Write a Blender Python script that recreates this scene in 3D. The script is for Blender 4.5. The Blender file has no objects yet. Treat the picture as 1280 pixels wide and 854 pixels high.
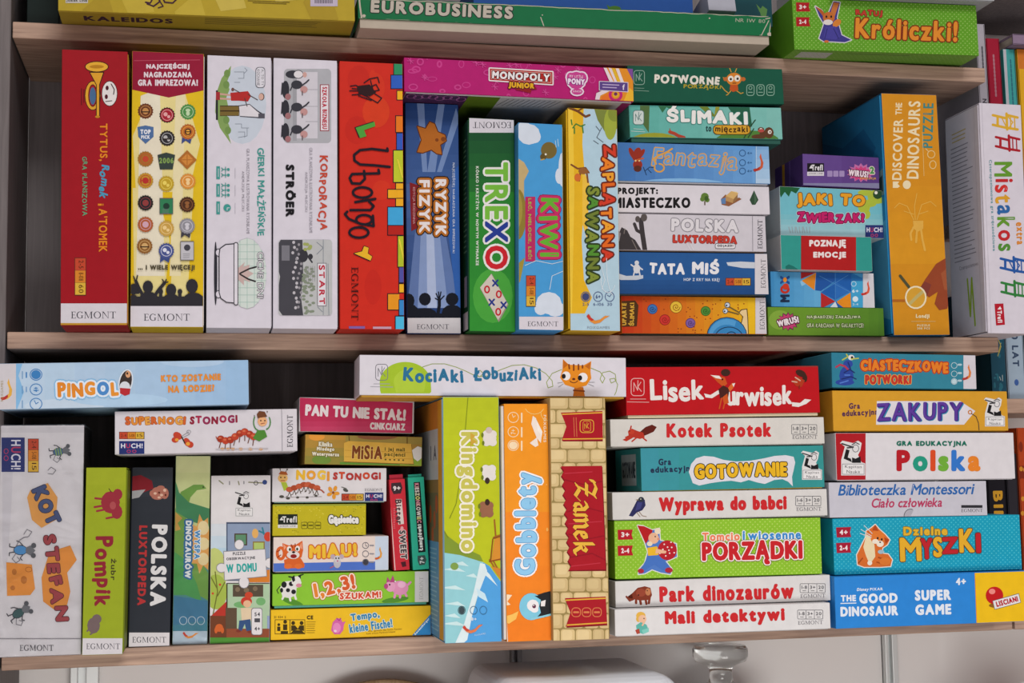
import bpy, bmesh, math, random
import numpy as np
from mathutils import Vector, geometry
random.seed(7)
C = bpy.context.scene.collection
SC = bpy.context.scene

# ------------------------------------------------------------------ camera
cam_data = bpy.data.cameras.new('camera')
cam = bpy.data.objects.new('camera', cam_data); C.objects.link(cam)
cam_data.sensor_width = 36.0
cam_data.lens = 36.0 * 1821.56 / 1280.0
cam.location = (0.19713, -1.585, -0.16799)
YAW, PITCH, ROLL = 0.211525, 0.098503, 0.01656
def camera_matrix():
    from mathutils import Matrix
    f = Vector((math.sin(YAW) * math.cos(PITCH), math.cos(YAW) * math.cos(PITCH), math.sin(PITCH)))
    r = Vector((math.cos(YAW), -math.sin(YAW), 0)); u = r.cross(f)
    cr, sr = math.cos(ROLL), math.sin(ROLL)
    R, U = r * cr - u * sr, u * cr + r * sr
    return Matrix((( R.x, U.x, -f.x), (R.y, U.y, -f.y), (R.z, U.z, -f.z)))
cam.rotation_euler = camera_matrix().to_euler()
SC.camera = cam

# ------------------------------------------------------------------ light and exposure
SC.view_settings.view_transform = 'Standard'
SC.view_settings.look = 'None'
SC.view_settings.gamma = 1.0
SC.view_settings.use_curve_mapping = False
SC.view_settings.exposure = 0.33
W = bpy.data.worlds.new('room_light'); SC.world = W; W.use_nodes = True
bgn = W.node_tree.nodes['Background']
bgn.inputs[0].default_value = (0.25, 0.215, 0.215, 1); bgn.inputs[1].default_value = 1.4
def area(name, loc, target, sx, sy, power, col):
    d = bpy.data.lights.new(name, 'AREA'); d.shape = 'RECTANGLE'; d.size = sx; d.size_y = sy
    d.energy = power; d.color = col
    o = bpy.data.objects.new(name, d); C.objects.link(o); o.location = loc
    o.rotation_euler = (Vector(target) - Vector(loc)).to_track_quat('-Z', 'Y').to_euler()
    return o
area('window_light', (0.85, -3.4, 2.7), (0.6, 0, -0.3), 1.9, 1.2, 68.0, (1.0, 0.985, 0.97))
area('low_fill_light', (0.50, -1.6, -0.95), (0.58, 0, -0.55), 1.3, 0.5, 13.5, (1.0, 0.985, 0.96))  # added low fill in place of light bounced from below, no window there

# divisor by height for ink colours; puts compensation for uneven room light into the colour
def reach(z):
    pts = [(-0.5, 1.05), (-0.3, 1.0), (-0.1, 0.98), (0.0, 0.98), (0.15, 1.0), (0.3, 1.05), (0.45, 1.12)]
    if z <= pts[0][0]: return pts[0][1]
    for (a, fa), (b, fb) in zip(pts, pts[1:]):
        if z <= b: return fa + (fb - fa) * (z - a) / (b - a)
    return pts[-1][1]

# ------------------------------------------------------------------ materials
def lin(c):
    return c / 12.92 if c <= 0.04045 else ((c + 0.055) / 1.055) ** 2.4
def hexrgb(h):
    h = h.lstrip('#'); return [lin(int(h[i:i + 2], 16) / 255) for i in (0, 2, 4)]
MATS = {}
def ink(h, f=1.0, rough=0.5, spec=0.1):
    """printed card: one colour of ink on coated board"""
    c = [min(0.86, max(0.004, v / f)) for v in hexrgb(h)]
    key = tuple(round(v, 2) if v > .1 else round(v, 3) for v in c) + (rough,)
    if key in MATS: return MATS[key]
    m = bpy.data.materials.new('printed_card_%d' % len(MATS)); m.use_nodes = True
    nt = m.node_tree; b = nt.nodes['Principled BSDF']
    n = nt.nodes.new('ShaderNodeTexNoise'); n.inputs['Scale'].default_value = 90; n.inputs['Detail'].default_value = 3
    tc = nt.nodes.new('ShaderNodeTexCoord'); nt.links.new(tc.outputs['Object'], n.inputs['Vector'])
    mx = nt.nodes.new('ShaderNodeMix'); mx.data_type = 'RGBA'; mx.blend_type = 'MULTIPLY'; mx.inputs[0].default_value = 0.16
    mx.inputs[6].default_value = (*c, 1); nt.links.new(n.outputs['Fac'], mx.inputs[7])
    nt.links.new(mx.outputs[2], b.inputs['Base Color'])
    b.inputs['Roughness'].default_value = rough; b.inputs['Specular IOR Level'].default_value = spec
    MATS[key] = m; return m
def simple(name, rgb, rough=.5, **k):
    m = bpy.data.materials.new(name); m.use_nodes = True; b = m.node_tree.nodes['Principled BSDF']
    b.inputs['Base Color'].default_value = (*rgb, 1); b.inputs['Roughness'].default_value = rough
    for n, v in k.items(): b.inputs[n.replace('_', ' ')].default_value = v
    return m
def wood(name, c1, c2, scale=1.0, axis=0):
    m = bpy.data.materials.new(name); m.use_nodes = True; nt = m.node_tree; b = nt.nodes['Principled BSDF']
    tc = nt.nodes.new('ShaderNodeTexCoord'); mp = nt.nodes.new('ShaderNodeMapping')
    s = [60 * scale] * 3; s[axis] = 3.0 * scale; mp.inputs['Scale'].default_value = s
    n = nt.nodes.new('ShaderNodeTexNoise'); n.inputs['Scale'].default_value = 4; n.inputs['Detail'].default_value = 8; n.inputs['Distortion'].default_value = .6
    r = nt.nodes.new('ShaderNodeValToRGB'); r.color_ramp.elements[0].position = .3; r.color_ramp.elements[1].position = .72
    r.color_ramp.elements[0].color = (*c1, 1); r.color_ramp.elements[1].color = (*c2, 1)
    bp = nt.nodes.new('ShaderNodeBump'); bp.inputs['Strength'].default_value = .12; bp.inputs['Distance'].default_value = .002
    nt.links.new(tc.outputs['Object'], mp.inputs[0]); nt.links.new(mp.outputs[0], n.inputs['Vector'])
    nt.links.new(n.outputs['Fac'], r.inputs[0]); nt.links.new(r.outputs[0], b.inputs['Base Color'])
    nt.links.new(n.outputs['Fac'], bp.inputs['Height']); nt.links.new(bp.outputs[0], b.inputs['Normal'])
    b.inputs['Roughness'].default_value = .6; return m

# ------------------------------------------------------------------ mesh helpers
class MB:
    """collects faces with materials and links them as ONE mesh object"""
    def __init__(s): s.v = []; s.f = []; s.m = []; s.mats = []
    def mi(s, m):
        if m not in s.mats: s.mats.append(m)
        return s.mats.index(m)
    def add(s, vs, fs, mat):
        o = len(s.v); k = s.mi(mat); s.v += vs
        for f in fs: s.f.append([i + o for i in f]); s.m.append(k)
    def bm(s, bm, mat):
        bm.verts.ensure_lookup_table(); bm.verts.index_update()
        s.add([tuple(v.co) for v in bm.verts], [[v.index for v in f.verts] for f in bm.faces], mat); bm.free()
    def build(s, name, parent=None):
        me = bpy.data.meshes.new(name); me.from_pydata(s.v, [], s.f)
        for m in s.mats: me.materials.append(m)
        me.polygons.foreach_set('material_index', s.m); me.update()
        o = bpy.data.objects.new(name, me); C.objects.link(o); o.parent = parent; return o
def bevel_box(x0, y0, z0, x1, y1, z1, b=.0008, seg=2):
    bm = bmesh.new(); bmesh.ops.create_cube(bm, size=1)
    for v in bm.verts:
        v.co = (x0 + (v.co.x + .5) * (x1 - x0), y0 + (v.co.y + .5) * (y1 - y0), z0 + (v.co.z + .5) * (z1 - z0))
    if b: bmesh.ops.bevel(bm, geom=bm.edges[:], offset=b, segments=seg, profile=.5, affect='EDGES')
    return bm
def shell_box(w, d, h, side, t=.0016, b=.0007):
    """a box lid: cuboid 0..w, 0..d, 0..h, hollow and open on one side"""
    bm = bevel_box(0, 0, 0, w, d, h, 0)
    n = {'z-': (0, 0, -1), 'x+': (1, 0, 0), 'x-': (-1, 0, 0), 'y+': (0, 1, 0), 'z+': (0, 0, 1)}[side]; n = Vector(n)
    bm.normal_update()
    f = max(bm.faces, key=lambda q: q.normal.dot(n))
    bmesh.ops.inset_individual(bm, faces=[f], thickness=t)
    r = bmesh.ops.extrude_face_region(bm, geom=[f])
    vs = [g for g in r['geom'] if isinstance(g, bmesh.types.BMVert)]
    depth = abs(Vector((w, d, h)).dot(n)) - t
    bmesh.ops.translate(bm, vec=-n * depth, verts=vs)
    if f.is_valid: bmesh.ops.delete(bm, geom=[f], context='FACES_ONLY')
    outer = [e for e in bm.edges if len(e.link_faces) == 2 and e.calc_face_angle(0) > 1 and
             all(min(abs(v.co.x), abs(v.co.x - w)) < 1e-6 and min(abs(v.co.y), abs(v.co.y - d)) < 1e-6 and min(abs(v.co.z), abs(v.co.z - h)) < 1e-6 for v in e.verts)]
    bmesh.ops.bevel(bm, geom=outer, offset=b, segments=2, profile=.5, affect='EDGES')
    bmesh.ops.recalc_face_normals(bm, faces=bm.faces[:])
    return bm
def lathe(profile, n=32):
    bm = bmesh.new(); rings = []
    for r, z in profile:
        rings.append([bm.verts.new((r * math.cos(2 * math.pi * k / n), r * math.sin(2 * math.pi * k / n), z)) for k in range(n)])
    for a, b in zip(rings, rings[1:]):
        for k in range(n): bm.faces.new((a[k], a[(k + 1) % n], b[(k + 1) % n], b[k]))
    bm.faces.new(rings[0][::-1]); bm.faces.new(rings[-1])
    return bm
def tag(o, label, cat=None, group=None, kind=None):
    if label: o['label'] = label
    if cat: o['category'] = cat
    if group: o['group'] = group
    if kind: o['kind'] = kind
    return o
def thing(name, loc, rot, label, cat, group=None):
    o = bpy.data.objects.new(name, None); C.objects.link(o); o.location = loc; o.rotation_euler = rot
    o.empty_display_size = .02
    return tag(o, label, cat, group)

# ------------------------------------------------------------------ lettering
GL = {}
def glyph(ch):
    if ch in GL: return GL[ch]
    cu = bpy.data.curves.new('g', 'FONT'); cu.body = ch; cu.size = 1; cu.resolution_u = 3
    ob = bpy.data.objects.new('g', cu); me = bpy.data.meshes.new_from_object(ob)
    vs = [(v.co.x, v.co.y) for v in me.vertices]; fs = [tuple(p.vertices) for p in me.polygons]
    cnt = {}
    for f in fs:
        for i in range(len(f)):
            k = (min(f[i], f[i - 1]), max(f[i], f[i - 1])); cnt[k] = cnt.get(k, 0) + 1
    ed = [k for k, n in cnt.items() if n == 1]
    bpy.data.objects.remove(ob); bpy.data.curves.remove(cu); bpy.data.meshes.remove(me)
    fs = [t for f in fs for t in ([f] if len(f) < 4 else [tuple(f[i] for i in q) for q in geometry.tessellate_polygon([[Vector((*vs[i], 0)) for i in f]])])]
    if vs:
        x0 = min(v[0] for v in vs); vs = [(a - x0, b) for a, b in vs]; w = max(v[0] for v in vs)
    else: w = .26
    GL[ch] = (vs, fs, ed, w); return GL[ch]
def arc(cx, cy, rx, ry, a0, a1, n=12):
    return [(cx + rx * math.cos(math.radians(a0 + (a1 - a0) * i / n)), cy + ry * math.sin(math.radians(a0 + (a1 - a0) * i / n))) for i in range(n + 1)]
def band(pa, pb): return [pa[i] for i in range(len(pa))] + pb[::-1]
def rc(a, b, c, d): return [(a, b), (c, b), (c, d), (a, d)]
SERIF = {   # roman capitals with thick and thin strokes: (width, polygons)
 'E': (.62, [rc(.09, 0, .22, 1), rc(0, 0, .62, .06), rc(0, .94, .6, 1), rc(.2, .48, .48, .54), rc(.56, 0, .62, .2), rc(.54, .8, .6, 1), rc(.44, .4, .48, .62)]),
 'G': (.92, [band(arc(.46, .5, .46, .52, 40, 330), arc(.48, .5, .33, .45, 45, 322)), rc(.68, .04, .81, .42), rc(.58, .39, .92, .44), rc(.74, .74, .8, .98)]),
 'M': (1.16, [rc(.1, 0, .16, 1), [(.08, 1), (.24, 1), (.62, .1), (.56, 0)], [(.56, 0), (.62, .1), (.96, 1), (.9, 1)], rc(.9, 0, 1.05, 1), rc(0, 0, .27, .05), rc(.78, 0, 1.16, .05), rc(0, .95, .2, 1), rc(.92, .95, 1.16, 1)]),
 'O': (1.0, [band(arc(.5, .5, .5, .52, 0, 360, 20), arc(.5, .5, .35, .46, 0, 360, 20))]),
 'N': (.98, [rc(.1, 0, .16, 1), rc(.82, 0, .88, 1), [(.06, 1), (.24, 1), (.88, .0), (.84, 0)], rc(0, 0, .27, .05), rc(.7, .95, .98, 1), rc(0, .95, .2, 1)]),
 'T': (.8, [rc(.33, 0, .47, 1), rc(0, .94, .8, 1), rc(0, .78, .05, 1), rc(.75, .78, .8, 1), rc(.2, 0, .6, .05)]),
}

class Art:
    """draws print on one face of a box. src coordinates are measured marks on the face (x right, y down)."""
    EPS = .00002
    def __init__(s, mb, origin, U, V, w, h, f, quad=None):
        s.mb = mb; s.o = Vector(origin); s.U = Vector(U); s.V = Vector(V); s.N = s.U.cross(s.V); s.w = w; s.h = h; s.f = f; s.k = 1
        if quad is None: quad = [(0, 0), (w * 1000, 0), (w * 1000, h * 1000), (0, h * 1000)]
        s.q = quad; A = []; B = []
        for (x, y), (u, v) in zip(quad, [(0, h), (w, h), (w, 0), (0, 0)]):
            A.append([x, y, 1, 0, 0, 0, -u * x, -u * y]); B.append(u)
            A.append([0, 0, 0, x, y, 1, -v * x, -v * y]); B.append(v)
        s.H = list(map(float, np.linalg.solve(np.array(A, float), np.array(B, float))))
    def uv(s, p):
        x, y = p; H = s.H; d = H[6] * x + H[7] * y + 1
        return ((H[0] * x + H[1] * y + H[2]) / d, (H[3] * x + H[4] * y + H[5]) / d)
    def _emit(s, polys, col, layer=None):
        """polys: convex polygons in src coords"""
        m = ink(col, s.f); e = s.EPS * (s.k if layer is None else layer)
        w, h = s.w, s.h; vs = []; fs = []; b = 4e-4
        for P in polys:
            Q = [s.uv(p) for p in P]
            if any(u < b or u > w - b or v < b or v > h - b for u, v in Q):
                for ax, lo, hi in ((0, b, w - b), (1, b, h - b)):
                    for lim, sg in ((lo, 1), (hi, -1)):
                        R = []
                        for i in range(len(Q)):
                            a, c = Q[i - 1], Q[i]; ia = (a[ax] - lim) * sg >= 0; ic = (c[ax] - lim) * sg >= 0
                            if ia != ic:
                                t = (lim - a[ax]) / (c[ax] - a[ax]); R.append((a[0] + t * (c[0] - a[0]), a[1] + t * (c[1] - a[1])))
                            if ic: R.append(c)
                        Q = R
                        if not Q: break
                    if not Q: break
                if len(Q) < 3: continue
            ar = sum(Q[i - 1][0] * Q[i][1] - Q[i][0] * Q[i - 1][1] for i in range(len(Q)))
            if abs(ar) < 1e-11: continue
            if ar < 0: Q = Q[::-1]
            i0 = len(vs)
            for u, v in Q:
                p = s.o + s.U * u + s.V * v + s.N * e; vs.append((p.x, p.y, p.z))
            fs.append(list(range(i0, len(vs))))
        if fs: s.mb.add(vs, fs, m)
    def up(s): s.k += 1
    def merge(s, polys, col, layer=None):
        """union of overlapping shapes, so that no two faces of one ink share a plane"""
        if len(polys) < 2: return s._emit(polys, col, layer)
        vs = []; fs = []
        for P in polys:
            i0 = len(vs); ar = sum(P[i - 1][0] * P[i][1] - P[i][0] * P[i - 1][1] for i in range(len(P)))
            if abs(ar) < 1e-7: continue
            vs += [Vector(p) for p in (P if ar > 0 else P[::-1])]; fs.append(list(range(i0, len(vs))))
        if not fs: return
        ov, oe, of, _, _, orig = geometry.delaunay_2d_cdt(vs, [], fs, 1, 1e-5)
        tri = [[(ov[i].x, ov[i].y) for i in f] for f, g in zip(of, orig) if g]
        if not tri: return
        n = max(len(f) for f in fs); Q = np.array([[vs[i] for i in f] + [vs[f[-1]]] * (n - len(f)) for f in fs], float); E = np.roll(Q, -1, 1) - Q
        c = np.array([[sum(p[0] for p in t) / len(t), sum(p[1] for p in t) / len(t)] for t in tri])
        lo, hi = Q.min(1) - 1e-6, Q.max(1) + 1e-6; keep = []
        for p in c:      # a triangle stays when its middle lies in one of the shapes (counters of letters stay open)
            m = ((p >= lo) & (p <= hi)).all(1); e = E[m]; D = p - Q[m]
            keep.append(bool(((e[..., 0] * D[..., 1] - e[..., 1] * D[..., 0]) > -1e-6).all(1).any()))
        s._emit([t for t, k in zip(tri, keep) if k], col, layer)
    def P(s, pts, col):
        t = geometry.tessellate_polygon([[Vector((x, y, 0)) for x, y in pts]])
        s._emit([[pts[i] for i in tr] for tr in t], col); s.up()
    def R(s, x0, y0, x1, y1, col): s._emit([[(x0, y0), (x1, y0), (x1, y1), (x0, y1)]], col); s.up()
    def bg(s, col): s.P(s.q, col)
    def el(s, cx, cy, rx, ry, rot=0, n=20):
        c, d = math.cos(math.radians(rot)), math.sin(math.radians(rot)); r = []
        for i in range(n):
            a, b = rx * math.cos(2 * math.pi * i / n), ry * math.sin(2 * math.pi * i / n); r.append((cx + a * c - b * d, cy + a * d + b * c))
        return r
    def E(s, cx, cy, rx, ry, col, rot=0, n=20): s._emit([s.el(cx, cy, rx, ry, rot, n)], col); s.up()
    def Es(s, lst, col, n=12): s.merge([s.el(*q, n=n) for q in lst], col); s.up()
    def _stroke(s, pts, w, closed=False, n=8):
        out = []; r = w / 2; m = len(pts)
        for i in range(m if closed else m - 1):
            a, b = pts[i], pts[(i + 1) % m]; dx, dy = b[0] - a[0], b[1] - a[1]; l = math.hypot(dx, dy)
            if l < 1e-6: continue
            nx, ny = -dy / l * r, dx / l * r
            out.append([(a[0] + nx, a[1] + ny), (b[0] + nx, b[1] + ny), (b[0] - nx, b[1] - ny), (a[0] - nx, a[1] - ny)])
        out += [s.el(p[0], p[1], r, r, 0, n) for p in pts]
        return out
    def L(s, pts, w, col, closed=False): s.merge(s._stroke(pts, w, closed), col); s.up()
    def Ls(s, lines, w, col): s.merge([q for l in lines for q in s._stroke(l, w)], col); s.up()
    def O(s, cx, cy, rx, ry, w, col, rot=0):
        a, b = s.el(cx, cy, rx + w / 2, ry + w / 2, rot, 18), s.el(cx, cy, max(.01, rx - w / 2), max(.01, ry - w / 2), rot, 18)
        s._emit([[a[i - 1], a[i], b[i], b[i - 1]] for i in range(18)], col); s.up()
    def nib(s, lines, w, col, ang=-45, thin=.18):
        """broad pen held at an angle: gives thick and thin strokes"""
        a = math.radians(ang); n = (math.cos(a) * w / 2, math.sin(a) * w / 2); m = (-math.sin(a) * w * thin / 2, math.cos(a) * w * thin / 2); out = []
        for l in lines:
            for p, q in zip(l, l[1:]):
                pts = [(c[0] + sx * n[0] + sy * m[0], c[1] + sx * n[1] + sy * m[1]) for c in (p, q) for sx in (-1, 1) for sy in (-1, 1)]
                h = geometry.convex_hull_2d([Vector(t) for t in pts]); out.append([pts[i] for i in h])
        s.merge(out, col); s.up()
    def rr(s, x0, y0, x1, y1, r):
        p = []
        for cx, cy, a in ((x1 - r, y1 - r, 0), (x0 + r, y1 - r, 90), (x0 + r, y0 + r, 180), (x1 - r, y0 + r, 270)): p += arc(cx, cy, r, r, a, a + 90, 4)
        return p
    def RR(s, x0, y0, x1, y1, r, col): s._emit([s.rr(x0, y0, x1, y1, r)], col); s.up()
    def RO(s, x0, y0, x1, y1, r, w, col): s.merge(s._stroke(s.rr(x0, y0, x1, y1, r), w, True, 6), col); s.up()
    def grad(s, x0, y0, x1, y1, c0, c1, n=8, ax=0):
        a = [int(c0[i:i + 2], 16) for i in (1, 3, 5)]; b = [int(c1[i:i + 2], 16) for i in (1, 3, 5)]
        for i in range(n):
            t = (i + .5) / n; col = '#%02x%02x%02x' % tuple(int(p + (q - p) * t) for p, q in zip(a, b))
            if ax == 0: q = [(x0 + (x1 - x0) * i / n, y0), (x0 + (x1 - x0) * (i + 1) / n, y0), (x0 + (x1 - x0) * (i + 1) / n, y1), (x0 + (x1 - x0) * i / n, y1)]
            else: q = [(x0, y0 + (y1 - y0) * i / n), (x1, y0 + (y1 - y0) * i / n), (x1, y0 + (y1 - y0) * (i + 1) / n), (x0, y0 + (y1 - y0) * (i + 1) / n)]
            s._emit([q], col)
        s.up()
    def T(s, txt, cx, cy, Ln, Ht, col, rot=0, b=0, o=(), jit=0, gap=.12, sh=0, cols=None):
        """text fitted to a Ln x Ht box centred on cx, cy; rot clockwise; b = extra weight; o = outlines [(colour, width)...]"""
        b = min(b * .9, .138 * Ht); gap += .75 * b / Ht; pos = 0; L = []; rnd = random.Random(len(txt) * 31 + ord(txt[0]))
        for i, ch in enumerate(txt):
            vs, fs, ed, w = glyph(ch)
            if vs:
                sc = 1 + jit * rnd.uniform(-.12, .12); dy = jit * rnd.uniform(-.1, .1); ja = jit * rnd.uniform(-.14, .14); ca, sa = math.cos(ja), math.sin(ja)
                q = [((x - w / 2) * sc, (y - .36) * sc) for x, y in vs]
                q = [(x * ca - y * sa + w / 2 + pos, x * sa + y * ca + .36 + dy) for x, y in q]
                q = [(x + sh * y, y) for x, y in q]
                L.append((q, fs, ed, i))
            pos += w + gap
        X = [p[0] for g in L for p in g[0]]; Y = [p[1] for g in L for p in g[0]]
        x0, x1, y0, y1 = min(X), max(X), min(Y), max(Y); r = math.radians(rot); c, d = math.cos(r), math.sin(r)
        def mp(p):
            tx = ((p[0] - x0) / (x1 - x0 or 1) - .5) * (Ln - b); ty = ((p[1] - y0) / (y1 - y0 or 1) - .5) * (Ht - b)
            return (cx + c * tx + d * ty, cy + d * tx - c * ty)
        G = [([mp(p) for p in g[0]], g[1], g[2], g[3]) for g in L]
        def fat(G, w):
            out = []
            for q, fs, ed, i in G:
                for a, e in ed: out += s._stroke([q[a], q[e]], w, n=6)[:1]
                out += [s.el(p[0], p[1], w / 2, w / 2, 0, 6) for p in q]
            return out
        for oc, ow in sorted(o, key=lambda t: -t[1]):
            for n, g in enumerate(G): s.merge(fat([g], 2 * ow + b) + [[g[0][k] for k in f] for f in g[1]], oc, s.k + .5 * (n % 2))
            s.up()
        for n, g in enumerate(G):
            cc = cols[g[3] % len(cols)] if cols else col; fl = [[g[0][k] for k in f] for f in g[1]]
            if b: s.merge(fat([g], b) + fl, cc, s.k + .5 * (n % 2))
            else: s._emit(fl, cc, s.k + .5 * (n % 2))
        s.up()
    def EG(s, cx, cy, Ln, Ht, rot=0, col='#3a3a42', txt='EGMONT'):
        W = sum(SERIF[ch][0] for ch in txt) + .12 * (len(txt) - 1); pos = 0; r = math.radians(rot); c, d = math.cos(r), math.sin(r)
        for n, ch in enumerate(txt):
            w, ps = SERIF[ch]; out = []
            for p in ps:
                for tr in geometry.tessellate_polygon([[Vector((x, y, 0)) for x, y in p]]):
                    q = []
                    for i in tr:
                        tx = ((p[i][0] + pos) / W - .5) * Ln; ty = (p[i][1] - .5) * Ht; q.append((cx + c * tx + d * ty, cy + d * tx - c * ty))
                    out.append(q)
            pos += w + .12; s.merge(out, col)
        s.up()
    # --- marks that several boxes carry
    def nk(s, cx, cy, k=1, col='#c8d0d0', fill=None):
        if fill: s.RR(cx - 6 * k, cy - 8 * k, cx + 6 * k, cy + 8 * k, 3 * k, fill)
        s.RO(cx - 6 * k, cy - 8 * k, cx + 6 * k, cy + 8 * k, 3 * k, .7 * k, col)
        s.Ls([[(cx - 3.5 * k, cy + 4 * k), (cx - 3.5 * k, cy - 4 * k), (cx, cy + 3 * k), (cx + .3 * k, cy - 6 * k)], [(cx + .2 * k, cy), (cx + 3 * k, cy - 4.5 * k)], [(cx + .2 * k, cy), (cx + 3.5 * k, cy + 4 * k)]], .7 * k, col)
    def age(s, x0, y0, x1, y1, rot=0, t=('2-4', '5-108', '15')):
        cs = ['#b8452c', '#cc7f2a', '#d0a83a']
        s.R(x0 - .6, y0 - .6, x1 + .6, y1 + .6, '#4a3020')
        for i in range(3):
            a, b = i / 3, (i + 1) / 3
            if rot == 0: s.R(x0 + (x1 - x0) * a, y0, x0 + (x1 - x0) * b - .4, y1, cs[i])
            else: s.R(x0, y0 + (y1 - y0) * a, x1, y0 + (y1 - y0) * b - .4, cs[i])
        for i in range(3):
            m = (i + .5) / 3
            if rot == 0: s.T(t[i], x0 + (x1 - x0) * m, (y0 + y1) / 2, (x1 - x0) / 3 * .66, (y1 - y0) * .5, '#402010')
            else: s.T(t[i], (x0 + x1) / 2 + 1, y0 + (y1 - y0) * m, (y1 - y0) / 3 * .66, (x1 - x0) * .45, '#402010', rot=rot)
    def huch(s, x0, y0, x1, y1, rot=0):
        s.R(x0, y0, x1, y1, '#26336e'); w, h = x1 - x0, y1 - y0; cx, cy = (x0 + x1) / 2, (y0 + y1) / 2
        if rot == 0:
            s.T('HUCH!', cx, y0 + h * .36, w * .86, h * .36, '#d8d8e4', b=.5, cols=['#d8d8e4', '#b03a60', '#d8d8e4', '#d8d8e4', '#d8d8e4']); s.O(cx - w * .12, y0 + h * .78, w * .07, h * .1, .8, '#b03a60'); s.O(cx + w * .1, y0 + h * .78, w * .07, h * .1, .8, '#b03a60')
        else:
            s.T('HUCH!', x0 + w * .62, cy, h * .86, w * .42, '#d8d8e4', rot=rot, b=.6, cols=['#d8d8e4', '#b03a60', '#d8d8e4', '#d8d8e4', '#d8d8e4']); s.O(x0 + w * .2, cy - h * .1, w * .09, h * .07, .8, '#b03a60'); s.O(x0 + w * .2, cy + h * .1, w * .09, h * .07, .8, '#b03a60')
    def swoosh(s, cx, cy, k, c1='#c0392b', c2='#d88a3a', rot=0):
        r = math.radians(rot); c, d = math.cos(r), math.sin(r)
        def q(p): return [(cx + k * (c * x - d * y), cy + k * (d * x + c * y)) for x, y in p]
        s.P(q([(-1.3, -.3), (-1, -.65), (-.8, -.2), (-.3, .1), (.3, -.05), (.9, -.5), (1.5, -.5), (.9, -.15), (.3, .35), (-.4, .5), (-.95, .2)]), c2)
        s.P(q([(-1.4, -.45), (-1.15, -.75), (-.85, -.3), (-.45, 0), (-.75, .15), (-1.1, -.05)]), c1)
    def ico3(s, x0, y0, x1, y1, col='#55555a', t=('1-8', '3+', '20')):
        s.RO(x0, y0, x1, y1, 1.2, .6, col)
        for i in (1, 2): s.L([(x0 + (x1 - x0) * i / 3, y0), (x0 + (x1 - x0) * i / 3, y1)], .6, col)
        for i in range(3): s.T(t[i], x0 + (x1 - x0) * (i + .5) / 3, y0 + (y1 - y0) * .4, (x1 - x0) * .22, (y1 - y0) * .36, col, b=.2); s.L([(x0 + (x1 - x0) * (i + .3) / 3, y0 + (y1 - y0) * .78), (x0 + (x1 - x0) * (i + .7) / 3, y0 + (y1 - y0) * .78)], .5, col)
    def captain(s, cx, cy, k=1, txt=True):
        """sailor with a spyglass above a framed word mark"""
        def q(p): return [(cx + x * k, cy + y * k) for x, y in p]
        s.P(q([(-9, -12), (-7, -14), (2, -12), (6, -14), (9, -12), (8, -6), (6, -2), (9, 4), (12, 5), (12, 15), (-8, 15), (-8, 4), (-8, 2), (-5, -9)]), '#d4d4d4')
        s.P(q([(-4, -7), (-6, 1), (1, 4), (0, 1), (-2.5, 0), (-1, -6)]), '#1c1c1e'); s.P(q([(1, 0), (4, 1), (8, -1), (8.5, 4.5), (1, 4.5)]), '#1c1c1e')
        s.Ls([q([(-7.5, -11.5), (2, -8.5)]), q([(-3, -8), (2, -8.5)])], 1.2 * k, '#3a3a3c'); s.L(q([(1, -10.5), (4, -12.5), (7, -11)]), .8 * k, '#3a3a3c'); s.O(cx + 4 * k, cy - 7.5 * k, 2.6 * k, 3 * k, .5 * k, '#55555a')
        s.R(cx - 7 * k, cy + 5.5 * k, cx + 11 * k, cy + 14 * k, '#dcdcdc'); s.L(q([(-7, 5.5), (11, 5.5), (11, 14), (-7, 14)]), .4 * k, '#77777a', True)
        if txt: s.T('Kapitan', cx + 2 * k, cy + 8 * k, 14 * k, 3.4 * k, '#4a4a4e', jit=.5); s.T('Nauka', cx + 2 * k, cy + 11.9 * k, 11 * k, 2.8 * k, '#4a4a4e', jit=.5)
    def dots(s, x0, y0, x1, y1, dx, dy, r, col, slope=0):
        l = []; j = 0; y = y0
        while y < y1:
            x = x0 + (dx / 2 if j % 2 else 0)
            while x < x1: l.append((x, y + slope * (x - x0), r, r)); x += dx
            y += dy; j += 1
        s._emit([s.el(*q, n=6) for q in l], col); s.up()
    def lines(s, x0, y0, x1, n, dy, w, col, rag=.3):
        rnd = random.Random(5); s.Ls([[(x0, y0 + i * dy), (x1 - (x1 - x0) * rnd.random() * rag, y0 + i * dy)] for i in range(n)], w, col)
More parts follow.
